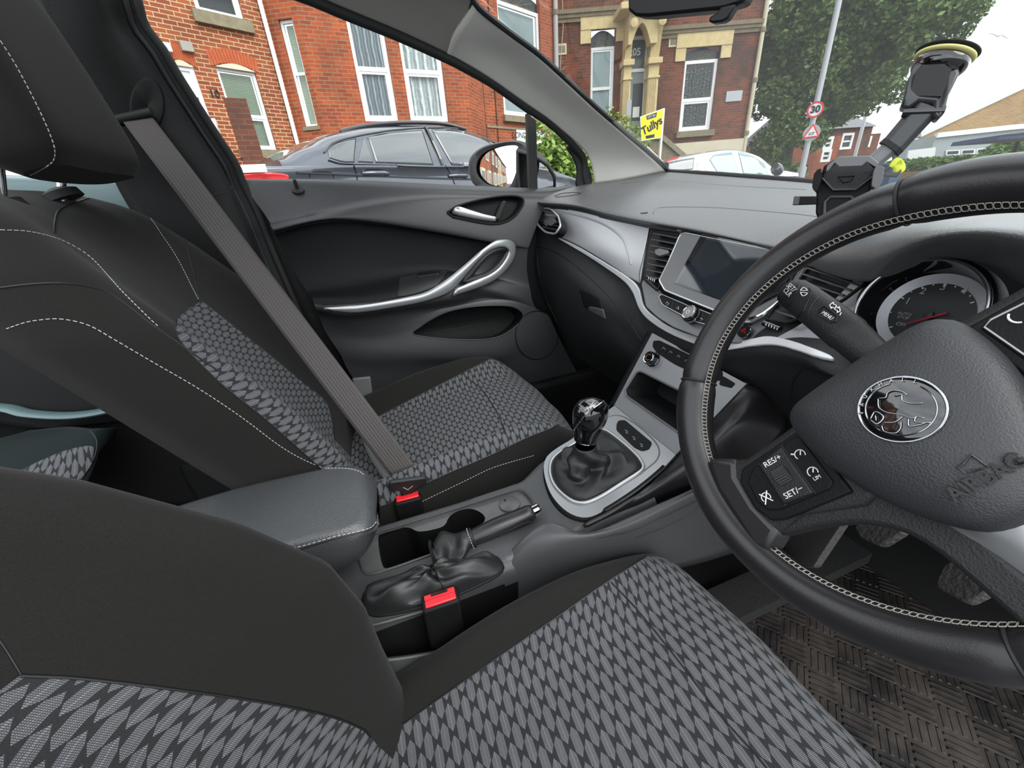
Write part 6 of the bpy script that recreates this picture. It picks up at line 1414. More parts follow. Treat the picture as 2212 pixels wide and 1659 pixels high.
# ---- house number ten
h10 = thing('house', 'orange brick terraced house number 10 with a white door and blinds', 'house', (A_.x, A_.y, 0))
w1 = Wall(A_, B_)
hw1 = hol(w1, [(466, 149), (558, 155), (602, 328), (534, 323)]); hw1 = [w1.sz(470, 160)[0], w1.sz(600, 325)[0], w1.sz(534, 323)[1], w1.sz(510, 148)[1]]
hd1 = [w1.sz(367, 140)[0], w1.sz(470, 300)[0], .3, w1.sz(405, 142)[1]]; hu1 = [w1.sz(424, 20)[0], w1.sz(528, 40)[0], w1.sz(480, 35)[1], w1.sz(480, 35)[1] + 1.6]
w1.build('front_wall', 'brickA', [hw1, hd1, hu1], h10)
window(w1, hw1, h10, 'blind', .44); window(w1, hu1, h10, 'dark', .28)
def arch(wl, a0, a1, z, parent, mat='brickA', h=.24, rise=.10):
    m = MB(); n = 15; cx_ = (a0 + a1) / 2; w = (a1 - a0) / 2 + .06
    for i in range(n):
        t0, t1 = -1 + 2 * (i + .06) / n, -1 + 2 * (i + .94) / n
        f = lambda t, hh: wl.pt(cx_ + t * w * (1 + hh * .35), z - .02 + rise * (1 - t * t) + hh, .0)
        m.prism([f(t0, 0), f(t1, 0), f(t1, h), f(t0, h)], wl.n * .012)
    return obj('brick_arch', m, simple('soldier brick', (.42, .095, .035), .9, var=.25, vsc=9), parent, smooth=False)
arch(w1, hw1[0], hw1[1], hw1[3], h10); arch(w1, hd1[0], hd1[1], hd1[3], h10)
for q in (hw1, hd1):
    obj('cream_spandrel', MB().prism([w1.pt(a, z, .004) for a, z in [(q[0], q[3] - .02)] + [(q[0] + (q[1] - q[0]) * t, q[3] - .02 + .095 * math.sin(PI * t)) for t in np.linspace(.05, .95, 10)] + [(q[1], q[3] - .02)]], w1.n * .012), 'cream', h10, smooth=False)
w1.bx('window_sill', hw1[0] - .08, hw1[1] + .08, hw1[2] - .17, hw1[2], -.1, .10, 'stone_grey', h10); w1.bx('window_sill', hu1[0] - .10, hu1[1] + .10, hu1[2] - .20, hu1[2], -.1, .10, 'stone_grey', h10)
fd = w1.frame('door_frame', hd1[0], hd1[1], hd1[2], hd1[3], .08, -.12, -.03, 'upvc', h10)
dl = w1.bx('front_door', hd1[0] + .08, hd1[1] - .08, hd1[2], hd1[3] - .08, -.12, -.07, 'upvc', h10)
w1.frame('door_moulding', hd1[0] + .16, hd1[1] - .16, hd1[2] + .9, hd1[3] - .2, .04, -.07, -.055, 'upvc', dl); w1.bx('door_glass', hd1[0] + .30, hd1[1] - .30, hd1[2] + 1.0, hd1[3] - .5, -.07, -.06, 'fan', dl)
s10 = w1.sz(463, 203); 
text('house_number', '10', w1.pt(s10[0], s10[1], .015), w1.u, (0, 0, 1), .19, 'black', h10, .01, .002)
lt = w1.sz(402, 103); tag(w1.bx('wall_light', lt[0] - .10, lt[0] + .10, lt[1] - .08, lt[1] + .08, .0, .10, simple('dull metal box', (.30, .28, .24), .5), None, .01), 'small dull metal box on the brick wall above the white door', 'wall lamp')
lt = w1.sz(359, 104); tag(w1.bx('security_sensor', lt[0] - .05, lt[0] + .07, lt[1] - .07, lt[1] + .07, .0, .10, 'upvc', None, .015), 'small white sensor on the brick wall above the white door', 'sensor')
# low brick garden wall with white rail in front of number ten
dpl = w1.sz(606, 100)
dp_ = tag(obj('downpipe', MB().tube([w1.pt(w1.L - .10, -.02, .09), w1.pt(w1.L - .10, 9.4, .09)], .045, 12), 'upvc'), 'straight white downpipe between number 10 and the bay-windowed building', 'drainpipe')
gwA, gwB = P(480, 262, pl=(w1.A + w1.n * 2.6, w1.n)), P(530, 372, pl=(w1.A + w1.n * 2.6, w1.n))
gw = thing('garden_wall', 'narrow brick boundary wall below the blind-covered window, with white handrail', 'garden wall', (gwB.x, gwB.y, 0))
def uvbox(m, a, b, z0, z1, t):
    d = (b - a).normalized(); n = Vector((-d.y, d.x, 0)) * t / 2; L = (b - a).length
    for s in (1, -1): m.add([a + n * s + Vector((0, 0, z0)), b + n * s + Vector((0, 0, z0)), b + n * s + Vector((0, 0, z1)), a + n * s + Vector((0, 0, z1))], [(0, 1, 2, 3)], [(0, z0), (L, z0), (L, z1), (0, z1)])
    for e in (a, b): m.add([e + n + Vector((0, 0, z0)), e - n + Vector((0, 0, z0)), e - n + Vector((0, 0, z1)), e + n + Vector((0, 0, z1))], [(0, 1, 2, 3)], [(0, z0), (t, z0), (t, z1), (0, z1)])
    m.add([a + n + Vector((0, 0, z1)), b + n + Vector((0, 0, z1)), b - n + Vector((0, 0, z1)), a - n + Vector((0, 0, z1))], [(0, 1, 2, 3)], [(0, 0), (L, 0), (L, t), (0, t)]); return m
ga = w1.pt(w1.sz(474, 252)[0], 0, 1.2); tc_2 = CAM - ga; tc_2.z = 0; tc_2.normalize(); gb = ga + tc_2 * 1.6; gzt = P(478, 254, pl=(ga, w1.n)).z
obj('wall_body', uvbox(MB(), ga, gb, -.02, gzt, .32), 'brickC', gw, smooth=False, fix=False)
hp0 = P(460, 256, pl=(ga, w1.n)); obj('handrail', MB().tube([Vector((hp0.x, hp0.y, 0)), hp0], .035, 8), 'upvc', gw)
# ---- bay building, with the corner house 205 as one tall house
h5 = thing('house', 'sooty red brick corner house 205 with a stone porch and bay windows', 'house', (G_.x, G_.y, 0))
wa, wb, wc, wd, we = Wall(B_, C_), Wall(C_, D_), Wall(D_, E_), Wall(E_, F_), Wall(F_, G_)
b1 = [wa.sz(627, 150)[0], wa.sz(657, 150)[0], wa.sz(680, 272)[1], wa.sz(620, 40)[1]]
wa.build('bay_side_wall', 'brickB', [b1], h5); window(wa, b1, h5, 'blind', .52, sash=False, fr=.05)
b2 = [wb.sz(790, 262)[0], wb.sz(862, 262)[0], wb.sz(820, 262)[1], wb.sz(820, 262)[1] + 2.9]; b3 = [wb.sz(888, 262)[0], wb.sz(970, 262)[0], b2[2], b2[3]]
tz = wb.sz(820, 148)[1]
wb.build('bay_front_wall', 'brickB', [b2, b3], h5)
for q in (b2, b3): f = window(wb, q, h5, 'curtain' if q is b2 else 'curtain_w', (tz - b2[2]) / (b2[3] - b2[2]), fr=.08)
wa.bx('bay_sill', b1[0] - .05, b1[1] + .05, b1[2] - .08, b1[2], -.1, .03, 'stone_grey', h5)
wc.build('bay_return_wall', 'brickB', [], h5)
b4 = [wd.sz(1090, 255)[0], wd.sz(1168, 100)[0], wd.sz(1115, 252)[1], wd.sz(1110, 252)[1] + 3.1]
b4[1] = min(b4[1], wd.L - .25)
wd.build('corner_wall', 'brickB', [b4], h5); zt4 = wd.sz(1110, 8)[1]; window(wd, b4, h5, 'frost', .42, top=max(.2, b4[3] - zt4), fr=.09)
wd.bx('window_sill', b4[0] - .08, b4[1] + .08, b4[2] - .16, b4[2], -.1, .12, 'stone_grey', h5)
for X in (1043, 1068):
    p0, p1 = wd.sz(X, 200), wd.sz(X + 3, 280); obj('wall_cable', MB().tube([wd.pt(p0[0], p0[1] + 3, .02), wd.pt(p0[0], .3, .02)], .012, 6), 'black', h5)
zs = wd.sz(1100, 277)[1]; wd.bx('string_course', 0, wd.L, zs - .03, zs + .03, 0, .03, 'stone_grey', h5)
sg0, sg1 = wd.sz(1114, 280), wd.sz(1200, 318)
sgn = thing('street_sign', 'white street name plate with black capitals on the brick wall', 'street sign', tuple(wd.pt(sg0[0] + .3, sg1[1], .03)))
sw_ = (sg0[1] - wd.sz(1116, 310)[1]); wd.bx('sign_plate', sg0[0], sg0[0] + 1.35, sg0[1] - sw_, sg0[1], .005, .03, 'upvc', sgn, .004)
text('street_name', 'LONDON ROAD', wd.pt(sg0[0] + .68, sg0[1] - sw_ * .42, .033), wd.u, (0, 0, 1), sw_ * .62, 'black', sgn, .003)
# 205 facade
k0, k1 = we.sz(1275, 230), we.sz(1326, 60)
f1 = [we.sz(1275, 240)[0], we.sz(1325, 200)[0], we.sz(1290, 252)[1], we.sz(1300, 62)[1]]
f2 = [we.sz(1466, 280)[0], we.sz(1548, 170)[0], we.sz(1500, 283)[1], we.sz(1520, 100)[1]]
dr_ = [we.sz(1352, 250)[0], we.sz(1401, 120)[0], we.sz(1360, 300)[1] - .4, we.sz(1395, 75)[1]]
f1 = [f1[0], f1[1], f1[2], f1[3]]; 
we.build('front_wall', 'brickC', [f1, f2, dr_], h5, z1=10)
window(we, f1, h5, 'frost', .42, top=f1[3] - we.sz(1300, 100)[1], fr=.08, sash=False); window(we, f2, h5, 'lace', .46, top=f2[3] - we.sz(1515, 128)[1], fr=.09)
# stone hood over window heads
for q in (f1, f2):
    we.bx('stone_lintel', q[0] - .35, q[1] + .35, q[3] - .02, q[3] + .42, .0, .07, 'stone', h5, .01); we.bx('lintel_drop', q[0] - .35, q[0] - .02, q[3] - .35, q[3], 0, .05, 'stone', h5); we.bx('lintel_drop', q[1] + .02, q[1] + .35, q[3] - .35, q[3], 0, .05, 'stone', h5)
we.bx('window_sill', f2[0] - .1, f2[1] + .1, f2[2] - .18, f2[2], -.1, .14, 'stone_grey', h5)
zc1 = we.sz(1250, 35)[1]; zc2 = we.sz(1540, 64)[1]
a_c = we.sz(1405, 40)[0]
m = MB()
for (a0, a1, z) in ((we.sz(1204, 30)[0], we.sz(1365, 30)[0], zc1), (a_c, we.L, zc2)):
    for dz, h in ((0, .10), (-.10, .06), (.09, .14)): m.prism([we.pt(a0, z + dz - .05, 0), we.pt(a1, z + dz - .05, 0), we.pt(a1, z + dz + .05, 0), we.pt(a0, z + dz + .05, 0)], we.n * h)
obj('cornice', m, simple('grimy cornice', (.20, .16, .10), .9, var=.4, vsc=7), h5, smooth=False)
we.bx('plinth', we.sz(1395, 320)[0], we.L + .02, -.02, we.sz(1520, 306)[1], .0, .10, 'cream', h5)
ash = lambda px, py, h: (P(px, py, pl=(we.A + we.n * h, we.n)) - we.A).dot(we.u)
# porch: two fluted pilasters on consoles, arch and door
pc0, pc1 = we.sz(1344, 240)[0], we.sz(1411, 240)[0]
zcap = we.sz(1385, 45)[1]; zimp = we.sz(1360, 145)[1]; zb = we.sz(1360, 300)[1] - 1.0
for (a, w) in ((ash(1345, 220, .35), ash(1361, 220, .35) - ash(1345, 220, .35)), (ash(1397, 220, .35), ash(1419, 220, .35) - ash(1397, 220, .35))):
    pl_ = we.bx('porch_pilaster', a, a + w, zb, zimp, 0, .35, 'stone', h5, .01)
    mm = MB()
    for i in range(5): mm.prism([we.pt(a + .04 + i * (w - .08) / 5, zb + .1, .35), we.pt(a + .04 + (i + .55) * (w - .08) / 5, zb + .1, .35), we.pt(a + .04 + (i + .55) * (w - .08) / 5, zimp - .35, .35), we.pt(a + .04 + i * (w - .08) / 5, zimp - .35, .35)], we.n * .025)
    obj('fluting', mm, 'stone', pl_, smooth=False)
    we.bx('pilaster_cap', a - .06, a + w + .06, zimp - .06, zimp + .10, 0, .46, 'stone', pl_, .02); we.bx('pilaster_cap', a - .03, a + w + .03, zimp - .42, zimp - .36, 0, .40, 'stone', pl_, .01)
    prof = [(.30, 0), (.36, .25), (.42, .6), (.58, 1.0), (.78, 1.25), (.80, zcap - zimp)]
    q = [we.pt(a + .02, zimp + .1 + z * (zcap - zimp - .1) / (zcap - zimp), h) for h, z in prof]; q = [we.pt(a + .02, zimp + .1, 0)] + q + [we.pt(a + .02, zcap, 0)]
    obj('porch_console', MB().prism(q, we.u * (w - .04)), 'stone', h5, smooth=False, bev=.01)
    obj('rosette', MB().lathe(we.pt(a + w / 2, zcap - .28, .80), we.n, [(0, 0), (.12, 0), (.12, .03), (.06, .05), (0, .06)], 10), 'stone', h5)
ax0, ax1 = ash(1361, 90, .5), ash(1402, 90, .5); pc0, pc1 = ash(1345, 60, .5), ash(1410, 60, .5)
mm = MB(); n = 18
top_ = zcap + .05
q = [(ax0 - .1, top_), (ax1 + .2, top_), (ax1 + .2, zcap - .75)] + [(ax1 - (ax1 - ax0) * (i / n), zcap - .75 + .5 * math.sin(PI * i / n)) for i in range(n + 1)] + [(ax0 - .1, zcap - .75)]
obj('porch_arch', MB().prism([we.pt(a, z, .30) for a, z in q], we.n * .36), 'stone', h5, smooth=False)
we.bx('porch_cornice', pc0 - .2, pc1 + .7, zcap, zcap + .16, 0, .98, 'stone', h5, .02); we.bx('porch_cornice', pc0 - .1, pc1 + .6, zcap + .16, zcap + .30, 0, .80, 'stone_grey', h5, .02)
zdt = we.sz(1375, 155)[1]
dd = we.bx('front_door', dr_[0] + .1, dr_[1] - .1, dr_[2], zdt, -.14, -.08, simple('grey blue door', (.26, .30, .31), .5), h5)
we.bx('door_glass', dr_[0] + .22, dr_[0] + .60, zdt - 1.35, zdt - .30, -.08, -.07, 'fan', dd); we.bx('door_notice', dr_[0] + .25, dr_[0] + .48, zdt - 1.25, zdt - .95, -.07, -.065, 'upvc', dd)
we.frame('door_frame', dr_[0], dr_[1], dr_[2], dr_[3], .09, -.14, -.04, 'upvc', h5); we.bx('door_transom', dr_[0], dr_[1], zdt, zdt + .09, -.14, -.03, 'upvc', h5)
fl_ = we.bx('fanlight', dr_[0] + .09, dr_[1] - .09, zdt + .09, dr_[3] - .09, -.13, -.10, simple('grey fanlight', (.10, .12, .12), .15), h5)
text('house_number', '205', P(1371, 113, pl=(we.A - we.n * .09, we.n)), we.u, (0, 0, 1), .27, 'white', fl_, .005, .006)
we.bx('entry_panel', we.sz(1346, 235)[0], we.sz(1356, 235)[0], we.sz(1350, 255)[1], we.sz(1350, 222)[1], .35, .39, simple('steel entry panel', (.35, .36, .36), .4, .6), h5)
for X, Y in ((1455, 90), (1213, 107)): q = we.sz(X, Y); g_ = we.bx('air_brick', q[0] - .16, q[0] + .16, q[1] - .14, q[1] + .14, 0, .03, 'cream', h5); we.bx('air_brick_grille', q[0] - .11, q[0] + .11, q[1] - .09, q[1] + .09, .03, .035, 'stone_grey', g_)
q0, q1 = we.sz(1569, 198), we.sz(1600, 218); tag(we.bx('wall_plaque', q0[0], q1[0], q1[1], q0[1], .0, .04, simple('pale slate plaque', (.42, .44, .46), .5, var=.15, vsc=30), None), 'pale grey plaque on the brick beside the lace-curtained window', 'plaque')
gp = thing('downpipe', 'grey cast iron downpipe at the inner corner of the brick house', 'drainpipe', (F_.x, F_.y, 0))
a_ = we.sz(1200, 100)[0]; obj('pipe', MB().tube([we.pt(a_, -.02, .12), we.pt(a_, 9.8, .12)], .075, 12), simple('pale grey pipe', (.42, .42, .40), .5), gp)
for z in (2.6, 4.4, 6.2): obj('pipe_collar', MB().tube([we.pt(a_, z, .12), we.pt(a_, z + .12, .12)], .095, 12), 'stone_grey', gp)
cp = thing('downpipe', 'cream downpipe with brackets at the right-hand corner of the brick house', 'drainpipe', (G_.x, G_.y, 0))
obj('pipe', MB().tube([we.pt(we.L + .03, 1.8, .08), we.pt(we.L + .03, 9.8, .08)], .065, 12), simple('cream pipe', (.55, .50, .36), .6), cp)
for z in (2.6, 4.1, 5.4): obj('pipe_collar', MB().tube([we.pt(we.L + .03, z, .08), we.pt(we.L + .03, z + .12, .08)], .09, 12), 'stone_grey', cp)
obj('wire', MB().tube([we.pt(we.sz(1212, 0)[0], 9, .04), we.pt(we.sz(1216, 60)[0], we.sz(1216, 60)[1], .05), we.pt(we.sz(1210, 140)[0], we.sz(1210, 140)[1], .04), we.pt(we.sz(1208, 190)[0], 2.2, .04)], .010, 5), 'cream', h5)
# side walls and roof block give the house depth
sd_ = Wall(G_, G_ + we.n * -7); sd_.build('side_wall', 'brickC', [], h5, z1=10)
st_ = thing('garden_wall', 'stained stone stair wall with a coping in front of house 205', 'garden wall', tuple(we.pt(we.sz(1400, 320)[0], 0, 1.5)))
c1, c2, c3, c4 = [P(a, b, pl=(we.A + we.n * 1.6, we.n)) for a, b in ((1395, 296), (1430, 302), (1480, 345), (1395, 345))]
obj('wall_body', MB().prism([c1, c2, c3, Vector((c3.x, c3.y, 0)), Vector((c1.x, c1.y, 0))], -we.n * .3), 'stone_grey', st_, smooth=False)
obj('coping', MB().tube([c1 + Vector((0, 0, .05)), c2 + Vector((0, 0, .05)), c3 + Vector((0, 0, .05))], .10, 4), 'stone_grey', st_, smooth=False)
obj('white_rail', MB().tube([P(1390, 312, pl=(we.A + we.n * 2.2, we.n)), P(1428, 348, pl=(we.A + we.n * 2.2, we.n))], .035, 6), 'upvc', st_)
# ---- letting board
lb = thing('letting_board', 'yellow letting agent board on a white post by the corner house', 'sign', tuple(P(1424, 380, d=12)))
lc0 = P(1410, 270, d=12.0); ln = (CAM - lc0); ln = Vector((ln.x, ln.y, 0)).normalized(); ln = Matrix.Rotation(math.radians(32), 3, 'Z') @ ln
def LB(px, py, h=0): return P(px, py, pl=(lc0 + ln * h, ln))
L4 = [LB(1384, 253), LB(1433, 236), LB(1428, 296), LB(1387, 303)]; du = (L4[1] - L4[0]); du.z = 0; du.normalize(); wL = .74
sc_ = (L4[1] - L4[0]).length
bl = lambda u, v, h=0: (L4[0] * (1 - u) + L4[1] * u) * (1 - v) + (L4[3] * (1 - u) + L4[2] * u) * v + ln * h
obj('board', MB().prism([bl(0, 0), bl(1, 0), bl(1, 1), bl(0, 1)], -ln * .02), simple('yellow board', (.90, .76, .01), .5), lb, smooth=False)
obj('board_border', MB().prism([bl(-.02, -.03, -.003), bl(1.02, -.03, -.003), bl(1.02, 1.03, -.003), bl(-.02, 1.03, -.003)], -ln * .015), 'upvc', lb, smooth=False)
for v0, v1, u0, u1, s in ((.03, .20, .24, .72, 'LET BY'), (.84, .97, .18, .66, '')):
    obj('board_flash', MB().prism([bl(u0, v0, .002), bl(u1, v0, .002), bl(u1 - .03, v1, .002), bl(u0 + .03, v1, .002)], -ln * .002), simple('navy print', (.01, .015, .04), .5), lb, smooth=False)
rdir = (bl(1, .5) - bl(0, .5)).normalized()
text('board_print', 'LET BY', bl(.48, .115, .006), rdir, bl(.5, 0) - bl(.5, 1), sc_ * .115, 'white', lb, .002)
r2_ = (bl(.98, .36) - bl(.03, .66)).normalized(); text('board_name', 'Tullys', bl(.50, .50, .006), r2_, bl(.5, 0) - bl(.5, 1), sc_ * .40, 'black', lb, .002, .006)
pb0, pb1 = LB(1433, 234), LB(1423, 400); pb1.z = max(0, pb1.z) ; pb1 = Vector((pb0.x, pb0.y, 0)); obj('post', MB().box((pb0 + pb1) / 2 - ln * .04 + rdir * .03, (.05, .05, (pb0 - pb1).length)), 'upvc', lb, smooth=False)
# ================================================================== parked cars
def carbody(name, label, origin, az, prof, half, paintm, gp_, parts_only=False):
    pass
u_ = Wd(28.4); n_ = Vector((u_.y, -u_.x, 0)); n_ = n_ if n_.dot(CAM * 0 - Vector((0, 1, 0))) > 0 else -n_
def build_car(name, label, org, u, toward, side, roofc, belt, low, hood, paintm, z0, zt, W_, glassm, wins, lights=None):
    """side profile extruded with tumblehome; org on the near flank, u along the car (rear to front)"""
    n = toward; t = thing(name, label, 'car', tuple(org))
    def S(s, z, h=0): return org + u * s + Vector((0, 0, z)) + n * h
    # lower body: section shape along the length
    rows = []
    for (s, zb_, zl_, tk) in low:       # s, belt height, underside height, plan tuck-in
        sec = [(.10, zl_), (.02, zl_ + .12), (0, (zb_ + zl_) / 2), (.015, zb_ - .14), (.035, zb_ - .05), (.10, zb_)]
        rows.append([S(s, z, -(d + tk)) for d, z in sec] + [S(s, z, -(W_ - d - tk)) for d, z in sec[::-1]])
    lo_ = loft(rows, 46, 5); m = MB().grid(lo_); m.add(lo_[0], [tuple(range(46))]); m.add(lo_[-1], [tuple(range(46))])
    body = obj('body', m, paintm, t, smooth='all')
    rows = []
    for (s, zr, zb_, tk) in roofc:      # greenhouse: roof height per station
        k = (zr - zb_) ; sec = [(.06 + tk * .2, zb_ - .03), (.06 + .10 * k + tk * .5, zb_ + k * .3), (.06 + .32 * k + tk * .7, zb_ + k * .78), (.10 + .48 * k + tk, zb_ + k * .95), (.34 + .5 * k + tk, zb_ + k), (W_ / 2, zb_ + k * 1.02)]
        rows.append([S(s, z, -d) for d, z in sec] + [S(s, z, -(W_ - d)) for d, z in sec[-2::-1]])
    rf_ = loft(rows, 50, 6); gh = obj('roof', MB().grid(rf_).add(rf_[0], [tuple(range(50))]).add(rf_[-1], [tuple(range(50))]), paintm, t, smooth='all')
    return t, S, body, gh
M['bmw'] = simple('wet dark grey metallic paint', (.085, .092, .11), .16, .55, coat=1, var=.12, vsc=30)
M['tint'] = simple('reflective tinted car glass', (.05, .06, .065), .02, .0, coat=1, spec=1.0); M['tyre'] = simple('tyre', (.012, .012, .012), .8)
org = CAM + n_ * -3.8; org.z = .25;
road_ = [Vector((CAM.x, CAM.y, -.005)) + u_ * a - n_ * b for a, b in ((-45, 2.2), (16, 2.2), (16, 10.6), (-45, 10.6))]
struct(obj('road', MB().prism(road_, (0, 0, .255)), 'asphalt', smooth=False))
sR = 0; sR = 1.26
o1 = lambda px, py, h=0: P(px, py, pl=(org - n_ * h, n_))
s_of = lambda p: (p - org).dot(u_)
def cs(px, py, h=0): p = o1(px, py, h); return s_of(p), p.z - org.z
st0 = cs(528, 380, .05)[0]
belt_ = [(cs(560, 362)[0]), 0]
roofpx = [(585, 350), (640, 322), (705, 289), (770, 272), (830, 264), (905, 262), (965, 265), (1020, 280), (1062, 305), (1100, 330), (1150, 352)]
roofc = [(cs(a, b, .30)[0], cs(a, b, .30)[1], cs(a, 353, .10)[1] - .02, .05) for a, b in roofpx]
zbelt = cs(800, 356)[1]
lowr = [(st0 - .04, cs(540, 362)[1] - .08, .40, .16), (st0 + .02, cs(560, 360)[1], .30, .04), (st0 + .5, cs(620, 357)[1], .25, .0), (cs(770, 354)[0], zbelt, .22, 0), (cs(940, 357)[0], zbelt - .0, .22, 0), (cs(1060, 357)[0], cs(1060, 357)[1], .22, 0), (cs(1180, 362)[0], cs(1180, 364)[1], .22, .0), (cs(1262, 392)[0], cs(1262, 388)[1] - .02, .25, .06), (cs(1300, 395)[0] + .1, .85, .3, .25)]
bmw, S1, bb_, gh_ = build_car('car', 'dark grey SUV coupe filling the side window, rear lamp at left', org, u_, n_, None, roofc, None, lowr, None, M['bmw'], 0, 0, 1.95, None, None)
tgh = bvh(gh_, bb_)
def cpan(name, pts, mat, parent, th=.004, off=.006, n=12):
    """panel on the car between an upper and a lower pixel line"""
    A__, B__ = pts; return patch(name, tgh, A__, B__, mat, parent, 30, n, off, th)
wf = cpan('rear_quarter_glass', ([(708, 326), (730, 309), (768, 300)], [(712, 341), (740, 350), (765, 351)]), 'tint', bmw)
cpan('rear_door_vent_glass', ([(785, 299), (787, 297)], [(773, 350), (806, 352)]), 'tint', bmw)
cpan('rear_door_glass', ([(794, 296), (850, 286), (912, 281)], [(812, 352), (870, 354), (936, 357)]), 'tint', bmw)
cpan('front_door_glass', ([(932, 280), (985, 282), (1040, 298), (1068, 318), (1100, 345)], [(976, 357), (1010, 358), (1040, 358), (1070, 359), (1108, 358)]), 'tint', bmw)
for nm, L in (('window_trim', [(700, 330), (722, 308), (770, 294), (850, 281), (930, 276), (990, 279), (1045, 295), (1080, 318), (1110, 348)]), ('belt_trim', [(708, 346), (740, 354), (800, 356), (870, 358), (940, 360), (1010, 361), (1100, 361)])): seam(nm, tgh, L, 'gloss', bmw, .008, .006, 70)
for L in ([(768, 300), (764, 350), (770, 375), (772, 390)], [(962, 357), (975, 380), (982, 398)]): seam('door_gap', tgh, L, 'black', bmw, .006, .002)
seam('door_pillar', tgh, [(920, 278), (944, 330), (955, 357)], 'gloss', bmw, .022, .004)
obj('roof_rail', MB().tube(spline([P(a, b, pl=(org - n_ * .32, n_)) for a, b in ((735, 284), (790, 272), (850, 266), (910, 265), (960, 268), (1005, 279))], 40), .022, 10), 'gloss', bmw)
seam('shoulder_crease', tgh, [(640, 372), (740, 376), (860, 382), (960, 386), (1060, 388)], 'bmw', bmw, .012, .0, 60)
for (x, y) in ((812, 375), (990, 380)):
    h = hit(tgh, x, y)
    if h: obj('door_handle', MB().tube([h[0] - u_ * .14, h[0] + n_ * .045 - u_ * .08, h[0] + n_ * .05 + u_ * .06, h[0] + u_ * .14], .020, 10), 'bmw', bmw)
patch('tail_lamp', tgh, [(522, 375), (560, 372), (600, 373), (621, 377)], [(522, 388), (560, 387), (600, 386), (621, 384)], simple('red lamp lens', (.75, .03, .03), .1, coat=1, em=.15), bmw, 24, 8, .02, .02)
seam('fuel_flap', tgh, [(669, 386), (671, 373), (680, 370), (712, 371), (719, 376), (721, 388)], 'black', bmw, .004, .001)
for sx in (st0 + .95, st0 + 3.75): obj('wheel', MB().lathe(S1(sx, .36, -.02), -n_, [(0, 0), (.22, 0), (.24, .01), (.35, .0), (.36, .05), (.36, .24), (0, .24)], 36), 'tyre', bmw)
pk_ = o1(538, 364, .0); obj('number_plate', MB().box(P(549, 364, pl=(org + n_ * .0, n_)), (.17, .02, .055), Matrix(((u_ * .9 + n_ * .43).normalized(), (n_ * .9 - u_ * .43).normalized(), Vector((0, 0, 1)))).transposed()), 'upvc', bmw)
# ---- white hatchback beyond
uw = Wd(-12); nw = Vector((uw.y, -uw.x, 0)); nw = nw if nw.dot(CAM - P(1570, 330, d=9)) > 0 else -nw
org2 = P(1560, 372, d=8.2); org2.z = .25
M['whitecar'] = simple('silver white paint', (.62, .65, .68), .2, .3, coat=1)
def c2s(px, py, h=0): p = P(px, py, pl=(org2 - nw * h, nw)); return (p - org2).dot(uw), p.z - org2.z
rp = [(1438, 347), (1470, 338), (1520, 327), (1570, 320), (1605, 321), (1640, 335), (1680, 368), (1705, 390)]
roofc = [(c2s(a, b, .25)[0], max(c2s(a, b, .25)[1], c2s(a, 378, .1)[1] + .03), c2s(a, 378, .1)[1], .03) for a, b in rp]
lowr = [(c2s(1428, 385)[0], .78, .3, .25), (c2s(1438, 380)[0], c2s(1450, 378)[1], .25, .08), (c2s(1500, 377)[0], c2s(1500, 377)[1], .22, 0), (c2s(1600, 380)[0], c2s(1600, 380)[1], .22, 0), (c2s(1690, 392)[0], c2s(1690, 390)[1], .22, 0), (c2s(1740, 410)[0], c2s(1740, 408)[1], .25, .08), (c2s(1765, 420)[0], .60, .3, .3)]
wcar, S2, wb2, wgh = build_car('car', 'small silver-white hatchback parked beyond the base of the windscreen', org2, uw, nw, None, roofc, None, lowr, None, M['whitecar'], 0, 0, 1.70, None, None)
tgh = bvh(wgh, wb2)
M['wglass'] = simple('pale reflective car glass', (.22, .30, .29), .03, coat=1)
cpan('rear_side_glass', ([(1532, 345), (1545, 333), (1580, 326)], [(1550, 374), (1575, 377), (1597, 378)]), 'wglass', wcar)
cpan('front_side_glass', ([(1594, 327), (1620, 333), (1650, 352)], [(1606, 378), (1635, 380), (1662, 381)]), 'wglass', wcar)
cpan('rear_screen', ([(1434, 352), (1470, 345), (1500, 340)], [(1440, 366), (1470, 368), (1497, 366)]), 'tint', wcar)
cpan('tail_lamp', ([(1505, 352), (1510, 350)], [(1502, 370), (1512, 371)]), simple('clear red lamp', (.5, .25, .25), .1, coat=1), wcar)
cpan('brake_light', ([(1439, 346), (1464, 340)], [(1440, 349), (1465, 343)]), 'red', wcar)
h = P(1679, 366, pl=(org2 + nw * .12, nw)); obj('wing_mirror', MB().lathe(h, uw * -.8 + nw * .4, [(0, -.05), (.08, -.04), (.11, 0), (.10, .04), (0, .05)], 20, sy=.8), 'tint', wcar)
for sx in (.75, 3.1): obj('wheel', MB().lathe(S2(roofc[0][0] + sx, .31, -.02), -nw, [(0, 0), (.30, 0), (.31, .04), (.31, .2), (0, .2)], 28), 'tyre', wcar)
